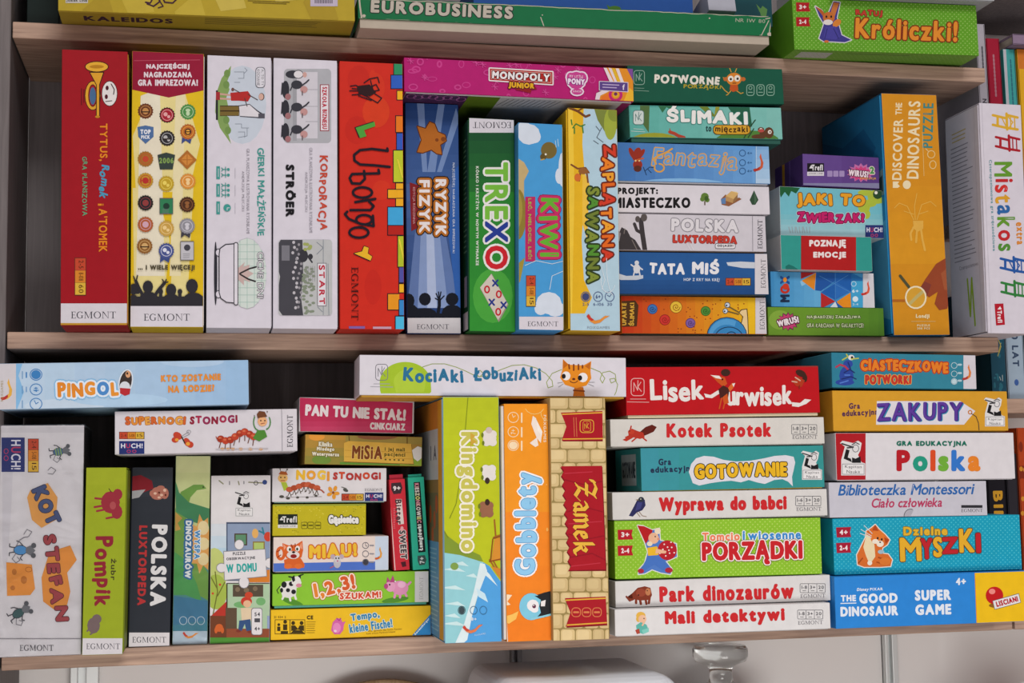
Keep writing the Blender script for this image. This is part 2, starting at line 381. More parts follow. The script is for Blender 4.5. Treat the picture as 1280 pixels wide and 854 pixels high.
# measured boxes: left x, front y, foot z, width, height, yaw, lean, outline of the printed face
DIM = {
'tytus': (0.0588, -0.0629, 0.0000, 0.0659, 0.2855, -0.001, -0.008, [(77.5, 61.5), (160.4, 64.5), (160.0, 406.9), (75.5, 407.0)]),
'medals': (0.1264, -0.0512, 0.0000, 0.0739, 0.2906, -0.001, -0.002, [(165.4, 63.6), (255.7, 67.4), (254.8, 409.5), (162.7, 409.1)]),
'gierki': (0.2027, -0.0487, 0.0000, 0.0672, 0.2905, -0.000, 0.000, [(259.3, 68.7), (339.7, 72.3), (339.8, 410.6), (257.8, 410.0)]),
'stroer': (0.2712, -0.0443, 0.0002, 0.0683, 0.2918, -0.000, 0.003, [(342.0, 72.1), (422.0, 75.9), (422.5, 411.6), (341.0, 410.9)]),
'ubongo': (0.3410, -0.0445, 0.0002, 0.0692, 0.2915, -0.000, 0.003, [(423.7, 76.1), (503.2, 79.9), (505.3, 412.1), (424.3, 411.4)]),
'fizyk': (0.4181, -0.0060, 0.0000, 0.0605, 0.2589, 0.000, 0.001, [(505.8, 128.2), (572.6, 130.8), (576.1, 417.3), (508.2, 416.8)]),
'trexo': (0.4830, -0.0276, 0.0006, 0.0525, 0.2382, 0.000, 0.011, [(584.6, 147.1), (642.5, 149.9), (644.2, 415.1), (585.4, 414.1)]),
'kiwi': (0.5356, -0.0448, 0.0007, 0.0514, 0.2303, 0.000, 0.014, [(647.5, 153.1), (704.0, 155.9), (705.8, 413.3), (648.4, 412.2)]),
'sawanna': (0.5928, -0.0411, 0.0005, 0.0587, 0.2504, -0.000, 0.009, [(707.9, 134.5), (771.3, 137.5), (775.4, 414.2), (711.1, 413.2)]),
'pony': (0.4126, -0.0437, 0.2598, 0.2606, 0.0393, 0.007, 0.003, [(504.9, 71.7), (790.9, 86.2), (791.8, 128.8), (505.1, 115.8)]),
'snail': (0.6625, -0.0103, 0.0002, 0.1737, 0.0436, -0.000, 0.001, [(776.4, 369.9), (957.0, 372.1), (958.5, 418.9), (777.6, 417.7)]),
'bear': (0.6562, -0.0199, 0.0437, 0.1802, 0.0487, -0.000, -0.006, [(771.1, 314.9), (959.0, 317.1), (961.0, 369.4), (772.7, 368.4)]),
'lux': (0.6562, -0.0208, 0.0935, 0.1790, 0.0429, -0.000, -0.005, [(770.3, 266.7), (956.6, 270.2), (958.4, 316.1), (771.6, 313.6)]),
'town': (0.6562, -0.0202, 0.1372, 0.1851, 0.0337, -0.000, -0.007, [(769.2, 229.3), (961.3, 233.3), (962.7, 269.1), (770.3, 265.9)]),
'fant': (0.6562, -0.0239, 0.1723, 0.1851, 0.0454, -0.000, -0.006, [(769.0, 177.7), (961.0, 183.1), (963.0, 231.3), (770.5, 227.0)]),
'slim': (0.6738, -0.0235, 0.2187, 0.1851, 0.0429, -0.001, -0.021, [(785.7, 131.1), (976.2, 134.5), (978.8, 179.7), (787.8, 177.3)]),
'potw': (0.6741, -0.0207, 0.2657, 0.1891, 0.0428, -0.001, -0.022, [(783.9, 81.8), (977.7, 86.3), (980.3, 131.0), (786.1, 127.6)]),
'virus': (0.8393, -0.0077, 0.0002, 0.1452, 0.0329, -0.000, 0.001, [(959.4, 383.7), (1104.3, 385.4), (1105.7, 420.1), (960.6, 419.0)]),
'mox': (0.8450, -0.0055, 0.0335, 0.1297, 0.0416, -0.001, 0.003, [(962.8, 339.4), (1091.9, 341.7), (1093.6, 385.3), (964.2, 383.7)]),
'emo': (0.8541, -0.0169, 0.0756, 0.1140, 0.0409, -0.002, 0.005, [(975.3, 293.5), (1089.2, 296.4), (1090.7, 339.4), (976.7, 337.1)]),
'zwier': (0.8597, -0.0048, 0.1182, 0.1332, 0.0582, -0.001, 0.013, [(974.3, 232.8), (1105.6, 238.3), (1107.4, 298.6), (975.7, 294.0)]),
'trefl': (0.8897, -0.0059, 0.1781, 0.0972, 0.0379, -0.000, 0.017, [(1003.1, 192.0), (1098.5, 196.9), (1099.5, 236.1), (1003.9, 231.6)]),
'disco': (0.9915, -0.0146, 0.0000, 0.0734, 0.2907, -0.000, -0.011, [(1100.1, 116.4), (1170.6, 118.6), (1187.4, 419.0), (1115.9, 419.4)]),
'mist': (1.0996, -0.0383, 0.0006, 0.0561, 0.2767, -0.001, 0.011, [(1222.7, 128.3), (1276.0, 131.2), (1287.9, 417.7), (1233.9, 416.7)]),
'kalei': (0.0504, -0.0436, 0.3322, 0.3091, 0.1444, -0.001, -0.015, [(72.4, -153.8), (440.2, -134.1), (443.7, 26.4), (72.7, 13.4)]),
'euro': (0.3636, -0.0380, 0.3322, 0.4795, 0.0336, -0.000, -0.008, [(447.2, -3.3), (963.2, 20.5), (964.7, 55.7), (447.8, 34.1)]),
'kroli': (0.8723, -0.0353, 0.3322, 0.2363, 0.0620, -0.001, -0.015, [(989.9, -2.7), (1220.0, 6.9), (1224.0, 69.8), (993.2, 62.0)]),
'kot': (0.0012, -0.0474, -0.3292, 0.0810, 0.2293, -0.000, 0.001, [(1.1, 532.3), (105.9, 531.7), (102.0, 818.7), (-4.5, 822.7)]),
'pompik': (0.0831, -0.0566, -0.3289, 0.0404, 0.1859, -0.000, 0.011, [(107.7, 584.6), (159.6, 584.4), (154.9, 817.9), (102.3, 819.4)]),
'plux': (0.1239, 0.0038, -0.3287, 0.0430, 0.1864, -0.000, 0.012, [(164.0, 584.3), (216.4, 584.2), (212.1, 807.9), (159.0, 809.3)]),
'dino': (0.1693, 0.0100, -0.3288, 0.0363, 0.1981, 0.000, 0.013, [(219.8, 570.0), (263.3, 570.0), (259.3, 805.4), (215.2, 806.5)]),
'domu': (0.2077, 0.0075, -0.3289, 0.0626, 0.1766, -0.000, 0.006, [(264.1, 594.8), (338.4, 594.2), (337.1, 802.7), (261.9, 805.1)]),
'tempo': (0.2712, 0.0060, -0.3282, 0.1722, 0.0325, -0.000, 0.006, [(338.5, 762.7), (538.7, 757.3), (538.8, 795.2), (338.3, 801.5)]),
'cow': (0.2731, 0.0085, -0.2945, 0.1685, 0.0363, -0.000, 0.007, [(340.6, 718.0), (535.7, 713.8), (535.9, 755.9), (340.4, 761.1)]),
'miau': (0.2740, 0.0103, -0.2568, 0.1241, 0.0378, -0.000, 0.011, [(341.8, 671.7), (485.9, 669.9), (485.7, 713.8), (341.4, 716.3)]),
'gas': (0.2733, 0.0101, -0.2177, 0.1004, 0.0337, -0.000, 0.012, [(341.0, 630.7), (457.7, 630.0), (457.4, 669.0), (340.5, 670.3)]),
'nogi': (0.2729, 0.0098, -0.1825, 0.1234, 0.0372, 0.000, 0.012, [(340.5, 585.5), (483.1, 585.4), (482.9, 628.1), (340.0, 629.0)]),
'misia': (0.3077, 0.0112, -0.1412, 0.1282, 0.0322, 0.000, 0.032, [(381.7, 543.1), (527.9, 546.5), (527.1, 583.0), (380.6, 580.3)]),
'pan': (0.3017, 0.0133, -0.1058, 0.1261, 0.0373, 0.001, 0.026, [(374.4, 496.6), (518.0, 499.8), (517.3, 542.0), (373.4, 539.5)]),
'bitter': (0.4036, 0.0085, -0.2582, 0.0175, 0.0988, -0.000, -0.045, [(486.2, 599.8), (506.0, 598.6), (512.2, 712.2), (492.3, 713.7)]),
'teal': (0.4247, 0.0088, -0.2582, 0.0179, 0.1008, -0.000, -0.048, [(509.6, 597.2), (529.8, 595.9), (536.5, 711.4), (516.2, 713.0)]),
'king': (0.4440, -0.0775, -0.3291, 0.0608, 0.2548, -0.000, 0.003, [(552.4, 496.3), (623.5, 496.2), (627.4, 802.1), (555.1, 804.7)]),
'gobb': (0.5057, -0.0859, -0.3291, 0.0502, 0.2467, -0.000, 0.003, [(626.6, 505.1), (684.7, 505.0), (689.5, 800.8), (630.4, 802.9)]),
'zamek': (0.5556, -0.0949, -0.3290, 0.0612, 0.2522, 0.000, 0.005, [(687.3, 497.4), (757.4, 497.6), (762.8, 799.1), (691.6, 801.5)]),
'kociaki': (0.3594, -0.0656, -0.0734, 0.2873, 0.0443, -0.032, 0.012, [(449.4, 443.6), (782.2, 447.4), (782.8, 498.5), (449.1, 496.4)]),
'supernogi': (0.1113, -0.0303, -0.1307, 0.1862, 0.0454, -0.000, -0.010, [(143.5, 514.5), (371.2, 511.1), (371.8, 564.9), (143.5, 569.7)]),
'pingolo': (-0.0015, -0.0391, -0.0834, 0.2505, 0.0468, -0.000, -0.017, [(-1.1, 454.7), (312.9, 450.0), (313.8, 505.7), (-1.1, 512.4)]),
'mali': (0.6246, -0.0865, -0.3284, 0.2430, 0.0286, -0.000, 0.003, [(768.4, 762.3), (1037.4, 753.8), (1038.6, 787.1), (769.0, 796.7)]),
'park': (0.6296, -0.0733, -0.2999, 0.2451, 0.0285, -0.001, -0.000, [(768.9, 727.0), (1037.4, 718.6), (1038.6, 751.4), (769.6, 760.8)]),
'porz': (0.6307, -0.0702, -0.2701, 0.2365, 0.0625, -0.000, 0.005, [(767.7, 651.4), (1025.4, 647.2), (1027.7, 718.7), (769.0, 725.2)]),
'babci': (0.6295, -0.0701, -0.2073, 0.2468, 0.0301, -0.000, 0.001, [(765.1, 615.7), (1033.4, 611.3), (1034.6, 645.5), (765.9, 651.1)]),
'goto': (0.6625, -0.0700, -0.1772, 0.2117, 0.0471, -0.000, -0.004, [(800.4, 560.3), (1028.9, 556.7), (1031.1, 609.9), (802.0, 615.0)]),
'kotek': (0.6292, -0.0701, -0.1291, 0.2469, 0.0303, 0.000, -0.004, [(762.6, 524.5), (1029.7, 521.5), (1031.1, 555.5), (763.5, 559.6)]),
'lisek': (0.6476, -0.0707, -0.0979, 0.2243, 0.0555, -0.000, -0.008, [(781.3, 459.2), (1022.8, 457.5), (1025.6, 519.6), (783.3, 523.2)]),
'good': (0.8755, -0.0826, -0.3293, 0.2384, 0.0559, 0.000, -0.000, [(1042.7, 721.5), (1288.9, 713.7), (1292.1, 776.5), (1045.1, 786.3)]),
'mysz': (0.8824, -0.0686, -0.2732, 0.2290, 0.0627, 0.000, 0.000, [(1040.5, 648.6), (1274.3, 643.4), (1277.8, 712.9), (1043.1, 720.2)]),
'mont': (0.8789, -0.0696, -0.2094, 0.1919, 0.0389, 0.000, 0.006, [(1035.8, 603.3), (1232.6, 601.2), (1234.4, 644.3), (1037.2, 647.5)]),
'polska': (0.8886, -0.0700, -0.1690, 0.2191, 0.0533, 0.000, 0.007, [(1043.9, 541.4), (1266.7, 541.0), (1269.3, 599.4), (1045.9, 601.5)]),
'zak': (0.8874, -0.0691, -0.1141, 0.2153, 0.0459, 0.000, 0.007, [(1040.2, 488.2), (1258.6, 489.3), (1260.8, 539.4), (1041.9, 539.6)]),
'cias': (0.8882, -0.0684, -0.0655, 0.1771, 0.0401, 0.000, 0.015, [(1039.2, 440.7), (1219.2, 444.1), (1220.7, 487.8), (1040.2, 485.3)]),
}
ART = {}
def art(fn):
    if fn.__name__[0] == 'p': ART[fn.__name__[2:]] = fn
    return fn

# ================================================= upper shelf, standing boxes
@art
def p_tytus(a):
    a.bg('#97141f')
    a.O(116, 119.5, 7.5, 16, 5.5, '#2a1810'); a.O(116, 119.5, 7.5, 16, 3.6, '#d29a2c'); a.E(116, 120, 4, 11, '#44658a')
    a.E(137, 117, 10, 16, '#2a1810'); a.E(137, 117, 9.3, 15.2, '#d8d4d2'); a.Es([(134, 110, 2, 3), (133, 121, 2, 3)], '#4a1420'); a.L([(139, 105), (143, 112), (142, 118)], 1.2, '#3a3030'); a.L([(132, 127), (140, 126)], 1, '#3a3030')
    a.P([(111.5, 90), (130.5, 90), (125, 106), (125, 146), (120, 146), (120, 106)], '#2a1810')
    a.P([(113, 91), (129, 91), (124, 106), (124, 146), (121, 146), (121, 106)], '#d29a2c')
    a.E(121, 83.5, 15, 7, '#2a1810'); a.E(121, 83.5, 14, 6, '#d9a534'); a.E(121, 83.5, 9, 2.2, '#b07a1c'); a.E(122, 146, 3, 1.6, '#b8801e')
    a.Ls([[(102, 111), (102, 131)], [(105, 112), (105, 128)]], 1, '#5a0e14')
    a.T('TYTUS,', 129, 178, 47, 11, '#d8841f', rot=90, b=.8)
    a.T('Romek', 130, 227, 42, 12, '#4793b4', rot=93, b=1.2, jit=1, sh=.25)
    a.T('i', 126, 256, 3, 7, '#d8841f', rot=90)
    a.T("A'TOMEK", 129, 288, 54, 11, '#d8841f', rot=90, b=.8)
    a.T('GRA PLANSZOWA', 106, 233, 74, 7, '#5f9a74', rot=90, b=.4, jit=.6)
    a.age(94, 323, 107, 369, rot=90, t=('2-5', '8-108', '60'))
    a.R(74, 379.5, 164, 404, '#cbc8cf'); a.R(74, 404, 164, 409, '#b58a2c'); a.EG(117, 394, 56, 8.5)
@art
def p_medals(a):
    a.bg('#d6b51e')
    for q in ([(195, 105), (228, 105), (250, 180), (236, 240), (170, 240), (166, 170)], [(166, 235), (196, 235), (212, 300), (205, 380), (168, 380)], [(222, 230), (242, 230), (234, 380), (212, 380)]): a.P(q, '#dccf8c')
    a.P([(176, 120), (200, 110), (206, 345), (170, 345)], '#dcd6c0'); a.P([(220, 115), (232, 115), (226, 345), (212, 345)], '#ddd3a8')
    a.P([(160, 60), (260, 60), (260, 112), (211, 122), (160, 111)], '#8d1533'); a.L([(168, 76), (250, 75)], .8, '#b04a5e')
    for t, y, l, h in (('NAJCZĘŚCIEJ', 83, 54, 9), ('NAGRADZANA', 93.5, 60, 7.2), ('GRA IMPREZOWA!', 103.5, 75, 8)): a.T(t, 210, y, l, h, '#d8cdd4', b=1.2)
    md = [(182, 139, '#6a3a22', '#c08a50'), (209, 144, '#a02030', '#d8a0a0'), (235, 140, '#4d8a4a', '#b8d0a8'), (182, 168, '#4a6a9a', '#dde0e6'), (209, 173, '#2c2c30', '#b0b0b0'), (235, 165, '#b0642a', '#e0a03c'),
          (182, 199, '#a06a2a', '#b8452c'), (208, 202, '#33403c', '#7a9a50'), (234, 200, '#a8682a', '#c8843a'), (182, 226, '#b8892c', '#b0302c'), (208, 230, '#b89a2c', '#e0cc60'), (235, 227, '#d08a3a', '#e8c890'),
          (182, 254, '#25262c', '#8a3a3a'), (208, 258, '#2f7a52', '#203a30'), (234, 256, '#4a2c1c', '#8a5a34'), (182, 281, '#a85a34', '#c8a0b0'), (208, 286, '#c09a4a', '#e4c88a'), (234, 283, '#8a8a92', '#c4c4cc'),
          (181, 308, '#8a5e2e', '#caa46a'), (208, 314, '#46528a', '#d0d4e2'), (234, 314, '#b8b8be', '#d6d6da')]
    for i, (x, y, c, d) in enumerate(md):
        if i in (5, 17, 19): a.P([(x - 7, y + 3), (x - 8, y + 15), (x - 3, y + 11), (x + 3, y + 15), (x + 6, y + 3)], '#3a4a80' if i != 17 else '#3c3c44')
        if i == 8: a.P([(x - 12, y), (x, y - 12), (x + 12, y), (x, y + 12)], c); a.P([(x - 8, y), (x, y - 8), (x + 8, y), (x, y + 8)], d); a.L([(x - 10, y), (x + 10, y)], 1, c); a.L([(x, y - 10), (x, y + 10)], 1, c)
        elif i in (13, 20): a.R(x - 8.5, y - (10 if i == 13 else 12), x + 8.5, y + (10 if i == 13 else 12), '#55555c'); a.R(x - 7.8, y - (9 if i == 13 else 11), x + 7.8, y + (9 if i == 13 else 11), c); a.E(x, y - (0 if i == 13 else 4), 4, 4, d if i == 13 else '#40404a'); a.lines(x - 5, y + 4, x + 5, 3, 2.2, .6, '#77777c')
        elif i == 3: a.P([(x - 10, y - 9), (x, y - 11), (x + 10, y - 9), (x + 10, y + 3), (x, y + 12), (x - 9, y + 3)], c); a.T('TOP', x, y - 3, 13, 6, d, b=.9); a.T('PICK', x, y + 3.5, 11, 4.5, d, b=.7)
        elif i == 7: a.P([(x - 11, y - 8), (x, y - 11), (x + 11, y - 8), (x + 8, y + 10), (x - 8, y + 10)], c); a.T('2006', x, y - 1, 18, 7, d, b=.8)
        else:
            n = 18; a.P([(x + (10 if k % 2 else 9) * math.cos(k * math.pi / n), y + (10 if k % 2 else 9) * math.sin(k * math.pi / n)) for k in range(2 * n)], '#2e2620' if i in (1, 4, 12) else c)
            a.E(x, y, 8.3, 8.3, c); a.O(x, y, 6.6, 6.6, .7, d)
            a.Es([[(x, y, 4, 4)], [(x - 2, y - 1, 2.6, 2.6), (x + 2, y + 2, 2, 2)], [(x, y - 2, 3, 2), (x, y + 2, 2.4, 3)]][i % 3], d)
            if i == 9: a.T('Hot!', x, y, 12, 6, d, b=.6)
            if i == 5: a.O(x, y, 3.4, 3.4, 1.4, '#33241c'); a.L([(x - 3, y), (x + 3, y)], 1.2, '#33241c')
            if i in (0, 4, 18): a.L([(x - 5, y + 1), (x + 5, y + 1)], 1.4, '#2c2018')
    a.T('... I WIELE WIĘCEJ!', 208, 335.5, 71, 8, '#4a4432', b=1)
    d = '#2b2a30'; a.R(160, 371, 258, 384, d)
    a.Es([(167, 362, 5.5, 7), (185, 359, 6.5, 8), (214, 363, 6.5, 8), (240, 358, 7.5, 9), (167, 377, 7, 8), (186, 375, 12, 10), (214, 376, 12, 8), (242, 375, 13, 9)], d)
    a.Ls([[(180, 372), (174, 361), (170, 352)], [(192, 372), (199, 362), (206, 354)], [(201, 374), (201, 365)], [(225, 374), (225, 366)]], 4, d); a.Ls([[(170, 353), (167, 346)], [(170, 353), (172, 345)], [(206, 354), (203, 350)], [(206, 354), (208, 350)], [(206, 354), (210, 353)]], 1.6, d); a.Es([(201, 365, 3, 4), (225, 365, 3, 3.5), (172, 366, 3, 2)], d)
    a.R(160, 383, 258, 412, '#cfccd4'); a.EG(208.5, 397, 57, 8.5)
@art
def p_gierki(a):
    a.bg('#cecbd5')
    a.E(303, 131, 30, 49, '#bcc6d2'); a.P([(289, 82), (277, 98), (270, 118), (269, 140), (275, 160), (289, 180), (285, 166), (287, 158), (283, 148), (286, 136), (283, 122), (287, 112), (284, 102), (288, 92)], '#7d9a58')
    a.Es([(284, 92, 4, 5), (283, 106, 4, 5), (283, 150, 4, 5), (285, 163, 4, 5)], '#6d8c4c')
    a.Ls([[(293, 90), (305, 90), (305, 98), (298, 98)], [(293, 103), (300, 103)], [(294, 155), (302, 155), (302, 160), (311, 160)], [(298, 165), (306, 165), (306, 172)], [(306, 85), (309, 88), (305, 92)], [(309, 160), (309, 170), (298, 172)]], .7, '#77808c')
    a.R(270, 113, 272.5, 150, '#23232a'); a.Ls([[(271, 117), (288, 119)], [(271, 123), (288, 124)]], 2.2, '#c49a8c'); a.R(270, 115, 275, 125, '#9a2a32')
    a.P([(288, 116), (300, 115), (310, 114), (314, 120), (310, 127), (299, 126), (289, 126)], '#ab2a2a'); a.R(275, 132, 299, 145, '#3a2c18'); a.R(275, 133, 299, 138, '#73602f'); a.R(275, 139.5, 299, 144.5, '#73602f')
    a.P([(298, 132), (312, 130), (322, 138), (330, 143), (326, 148), (300, 146)], '#40404a'); a.P([(299, 133), (312, 131), (321, 139), (327, 143.5), (325, 146.5), (300, 145)], '#d2d0d6'); a.R(323, 142, 331, 148, '#50505a')
    a.E(327, 121, 3.6, 4.6, '#55433c'); a.E(326.5, 121, 3, 4, '#c9a496'); a.Ls([[(310, 118), (322, 125)], [(306, 123), (309, 133)], [(300, 116), (293, 112)]], 1, '#4a3c38'); a.E(291, 112, 1.8, 2.2, '#6a4c44')
    a.RR(319.5, 84, 331.5, 110, 4, '#50505a'); a.RR(320.2, 84.7, 330.8, 109.3, 4, '#d0d0d8'); a.T('A, TO TY', 328, 97, 20, 3.4, '#55555e', rot=90); a.T('KOCHANIE', 323, 97, 20, 3.4, '#55555e', rot=90)
    a.T('GIERKI MAŁŻEŃSKIE', 327, 240, 110, 11.5, '#3d928b', rot=90, b=.7, jit=.9)
    a.T('GRA PLANSZOWA ILUSTROWANA RYSUNKAMI', 310, 239, 106, 4, '#9a98a2', rot=90); a.T('ANDRZEJA MLECZKI', 303.5, 239, 50, 4, '#9a98a2', rot=90)
    for y in (216, 238, 260): a.R(270.5, y - 8, 275, y + 8, '#3d928b'); a.L([(273, y - 5), (273, y + 5)], .7, '#cecbd5'); a.L([(294, y - 6), (294, y + 7)], .6, '#a8a6b0')
    for y in (212, 219, 232, 238, 244): a.E(285.5, y, 1.8, 1.8, '#3d928b'); a.Ls([[(283, y), (279, y)], [(282, y - 3), (282, y + 3)], [(279, y), (277, y - 2)], [(279, y), (277, y + 2)]], 1, '#3d928b')
    a.E(284, 260, 4.6, 4.6, '#3d928b'); a.Ls([[(284, 260), (287, 260)], [(284, 260), (284, 263)]], .8, '#cecbd5')
    a.E(309, 342, 24, 44, '#c6d2cc'); L = []
    for i in range(-4, 5):
        y = 342 + i * 9; d = 24 * math.sqrt(max(0, 1 - (i * 9 / 44) ** 2)); L.append([(309 - d, y), (309 + d, y)])
    for i in range(-2, 3):
        x = 309 + i * 9; d = 44 * math.sqrt(max(0, 1 - (i * 9 / 24) ** 2)); L.append([(x, 342 - d), (x, 342 + d)])
    a.Ls(L, .6, '#8fb0a6')
    a.E(269.6, 342, 2, 40, '#2c2c34'); a.Es([(273, 316, 4, 5), (273, 368, 4, 5)], '#44444c'); a.Es([(273, 316, 3, 4), (273, 368, 3, 4)], '#cecbd5')
    t = [(274, 318), (275, 311), (282, 306), (293, 305), (293, 379), (283, 378), (276, 373), (274, 366)]; a.P(t, '#cfccd6'); a.L(t, 1.3, '#33333a', True)
    a.RR(292, 303, 298, 382, 2.8, '#33333a'); a.RR(293, 304, 297, 381, 2, '#d2d0d8')
    a.P([(298, 335), (306, 328), (304, 334), (312, 331), (311, 339), (317, 342), (310, 347), (313, 353), (305, 350), (305, 357), (298, 350)], '#c0a8a4'); a.Ls([[(300, 342), (312, 336), (320, 334)], [(300, 343), (310, 349), (319, 352)]], 2, '#2e2a2c')
    a.T('CICHE DNI', 325.5, 344, 57, 8, '#d6d4da', rot=90, o=[('#66666c', .7)], jit=.5)
@art
def p_stroer(a):
    a.bg('#cfccd6')
    a.RR(355, 86, 414, 179, 5, '#a6a8ae'); a.R(366, 94, 371, 176, '#97999f'); a.R(371, 90, 397, 173, '#c6c4cc'); a.Ls([[(397, 112), (380, 112)], [(397, 133), (382, 133)], [(397, 152), (382, 152)]], .6, '#8a8a92')
    a.R(400, 105.5, 411.5, 164, '#8a2a34'); a.R(401, 106.5, 410.5, 163, '#d6d2d8'); a.T('SZKOŁA BIZNESU', 405.8, 135, 53, 6.5, '#b0243a', rot=90, b=.7, jit=.5)
    a.E(366, 93, 9, 5, '#33343c'); a.E(373, 93, 6, 5, '#d4d2d6'); a.O(373, 93, 6, 5, .8, '#33343c'); a.E(381, 93.5, 2.6, 3.4, '#c49c94')
    for y in (112, 136, 165): a.E(357, y, 4.6, 11, '#2e2e36'); a.E(360, y + 9, 3.6, 4, '#9a6a6e'); a.L([(353, y - 8), (352, y + 6)], 1.6, '#2e2e36')
    for y in (106, 134, 162): a.E(371, y, 7, 5.4, '#35363e'); a.E(380, y + 6, 4.6, 4.4, '#b88c8a'); a.L([(376, y + 2), (383, y - 3), (386, y - 6)], 1.8, '#35363e'); a.L([(366, y), (363, y + 7)], 1.6, '#35363e'); a.L([(378, y + 8), (378, y + 13)], 1.2, '#55484c')
    a.T('KORPORACJA', 403, 241, 93, 14, '#bd432e', rot=90, b=.9, jit=1)
    a.T('GRA PLANSZOWA ILUSTROWANA RYSUNKAMI', 388.5, 238, 106, 4, '#9a98a2', rot=90); a.T('ANDRZEJA MLECZKI', 382.5, 240, 50, 4, '#9a98a2', rot=90)
    a.T('STRÖER', 363.5, 238.5, 65, 13, '#16161a', rot=90, b=3)
    a.RR(348, 300, 415, 394.5, 4, '#b2b5b6'); a.P([(378, 300), (366, 300), (351, 300), (348.5, 304), (348.5, 340), (350, 346), (348.5, 356), (348.5, 388), (353, 394.5), (379, 394.5), (376, 370), (379, 345)], '#43434a')
    a.R(352, 307, 362, 326, '#74747c'); a.E(379, 320, 6, 8, '#34343a'); a.E(388, 321, 3, 3.6, '#34343a'); a.L([(379, 313), (390, 328)], 2, '#34343a')
    rnd = random.Random(4); a.Es([(368 + rnd.uniform(-2.5, 4), 304 + i * 6.2 + rnd.uniform(-1, 1), 1.8, 2) for i in range(14)], '#b4b2b8'); a.Es([(373 + rnd.uniform(-3, 4), 306 + i * 6, 1.6, 1.8) for i in range(14)], '#8e8c92')
    a.Es([(386 + rnd.uniform(-7, 6), 334 + rnd.random() * 58, 2.4, 1.6) for i in range(46)], '#7d8876'); a.Es([(384 + rnd.uniform(-4, 4), 305 + rnd.random() * 8, 2.5, 2) for i in range(7)], '#97a25e')
    a.Ls([[(404, 300), (404, 394)], [(396, 303), (404, 310), (396, 318)], [(397, 384), (403, 390)], [(410, 330), (411, 394)]], .7, '#77808a'); a.Ls([[(383 + i * 2.6, 333), (383 + i * 2.6, 352)] for i in range(5)], .5, '#8a8a90')
    a.R(396.5, 329, 408, 383, '#55555c'); a.R(397.2, 329.7, 407.3, 382.3, '#d4d2d8'); a.T('START', 402.3, 356, 49, 8, '#b02a3e', rot=90, b=.9, jit=.5)
@art
def p_ubongo(a):
    a.bg('#c42a1c'); rnd = random.Random(3)
    for i in range(7): a.E(rnd.uniform(432, 486), rnd.uniform(90, 400), rnd.uniform(6, 15), rnd.uniform(10, 26), '#c9321d' if i % 2 else '#bd261b', n=16)
    a.E(470, 140, 17, 20, '#cb3a1c')
    K = '#1c1420'
    for x0, y0, x1, y1, c in ((492.5, 78, 508, 94, '#2a8a5c'), (489, 94, 508, 111, '#2b5ab6'), (496.5, 113.5, 508, 125, '#e2ac1e'), (495, 145, 508, 165.5, '#da741c'), (496, 166.5, 508, 187.5, '#2f55b4'), (492, 188, 508, 228, '#b6c22c'), (495, 229, 508, 258, '#e3a722'), (485, 237, 508, 248, '#e3a722'), (485, 259, 508, 282, '#3e9fd2'), (485, 282, 508, 294, '#ac2019'), (497.5, 295, 508, 334, '#aab92a'), (499, 334, 509, 353.5, '#4c4d9c'), (499, 355, 509, 366, '#e3ae22'), (485, 367.5, 499, 387.5, '#da8f1e'), (499, 375, 509, 394.5, '#3482c2'), (494.5, 395.5, 509, 414, '#46b2d8')):
        a.R(x0 - 1, y0 - .6, x1, y1 + .6, K); a.R(x0, y0 + .4, x1, y1 - .4, c)
    a.R(496, 238, 508, 247, '#e3a722'); a.Ls([[(499, 300), (506, 330)], [(497, 200), (503, 222)]], 2, '#d8cc3c')
    a.R(436, 408, 456, 412.5, '#7a5c9c'); a.R(466, 408.5, 489, 412.5, '#b894a8')
    g = [(444.5, 160), (468, 152.5), (469, 158), (455, 163), (458, 170.5), (450, 173)]; a.P([(x - 1.5, y - .5) for x, y in g], K); a.P(g, '#4a9a3a')
    g = [(442.6, 317), (452.5, 314.5), (455, 308), (460.7, 310), (459.5, 317), (465, 321), (463, 326)]; a.P([(x - 1.2, y + .8) for x, y in g], K); a.L(g, 1.2, K, True); a.P(g, '#dcae28')
    a.Ls([[(438, 108), (445, 107), (452, 112), (440, 111)], [(437, 114), (450, 114), (462, 112)], [(440, 119), (452, 118), (460, 122), (472, 129), (477, 123), (466, 116)], [(455, 104), (462, 99), (472, 97), (474, 104)], [(460, 110), (470, 106), (474, 113), (464, 115)], [(448, 120), (464, 126)], [(463, 101), (466, 112)], [(452, 109), (460, 107)]], 1.3, K)
    a.P([(446, 108), (462, 106), (470, 116), (462, 121), (448, 117)], '#2a1418')
    for l in ([(484, 186), (484.5, 189), (465, 186.5), (450, 188), (442.5, 194), (443, 201), (450, 206), (468, 207), (487, 209)], [(473, 212.5), (474, 217), (440, 218), (437, 223), (440, 229.5), (450, 230), (456, 224), (455, 214)], arc(453, 241, 12, 6.5, 0, 360, 16), [(469, 249), (444, 253)], [(461, 252), (467, 258), (463, 263), (438, 263)], arc(455, 275, 10, 6, 0, 360, 14), [(466, 270), (467, 283), (450, 280), (436, 274), (431, 268), (434, 265)], arc(448.5, 291, 12, 6.5, 0, 360, 16)):
        a.L(l, 3.2, K)
    a.EG(443.5, 367.5, 66, 8.5, rot=90, col='#3a1010')
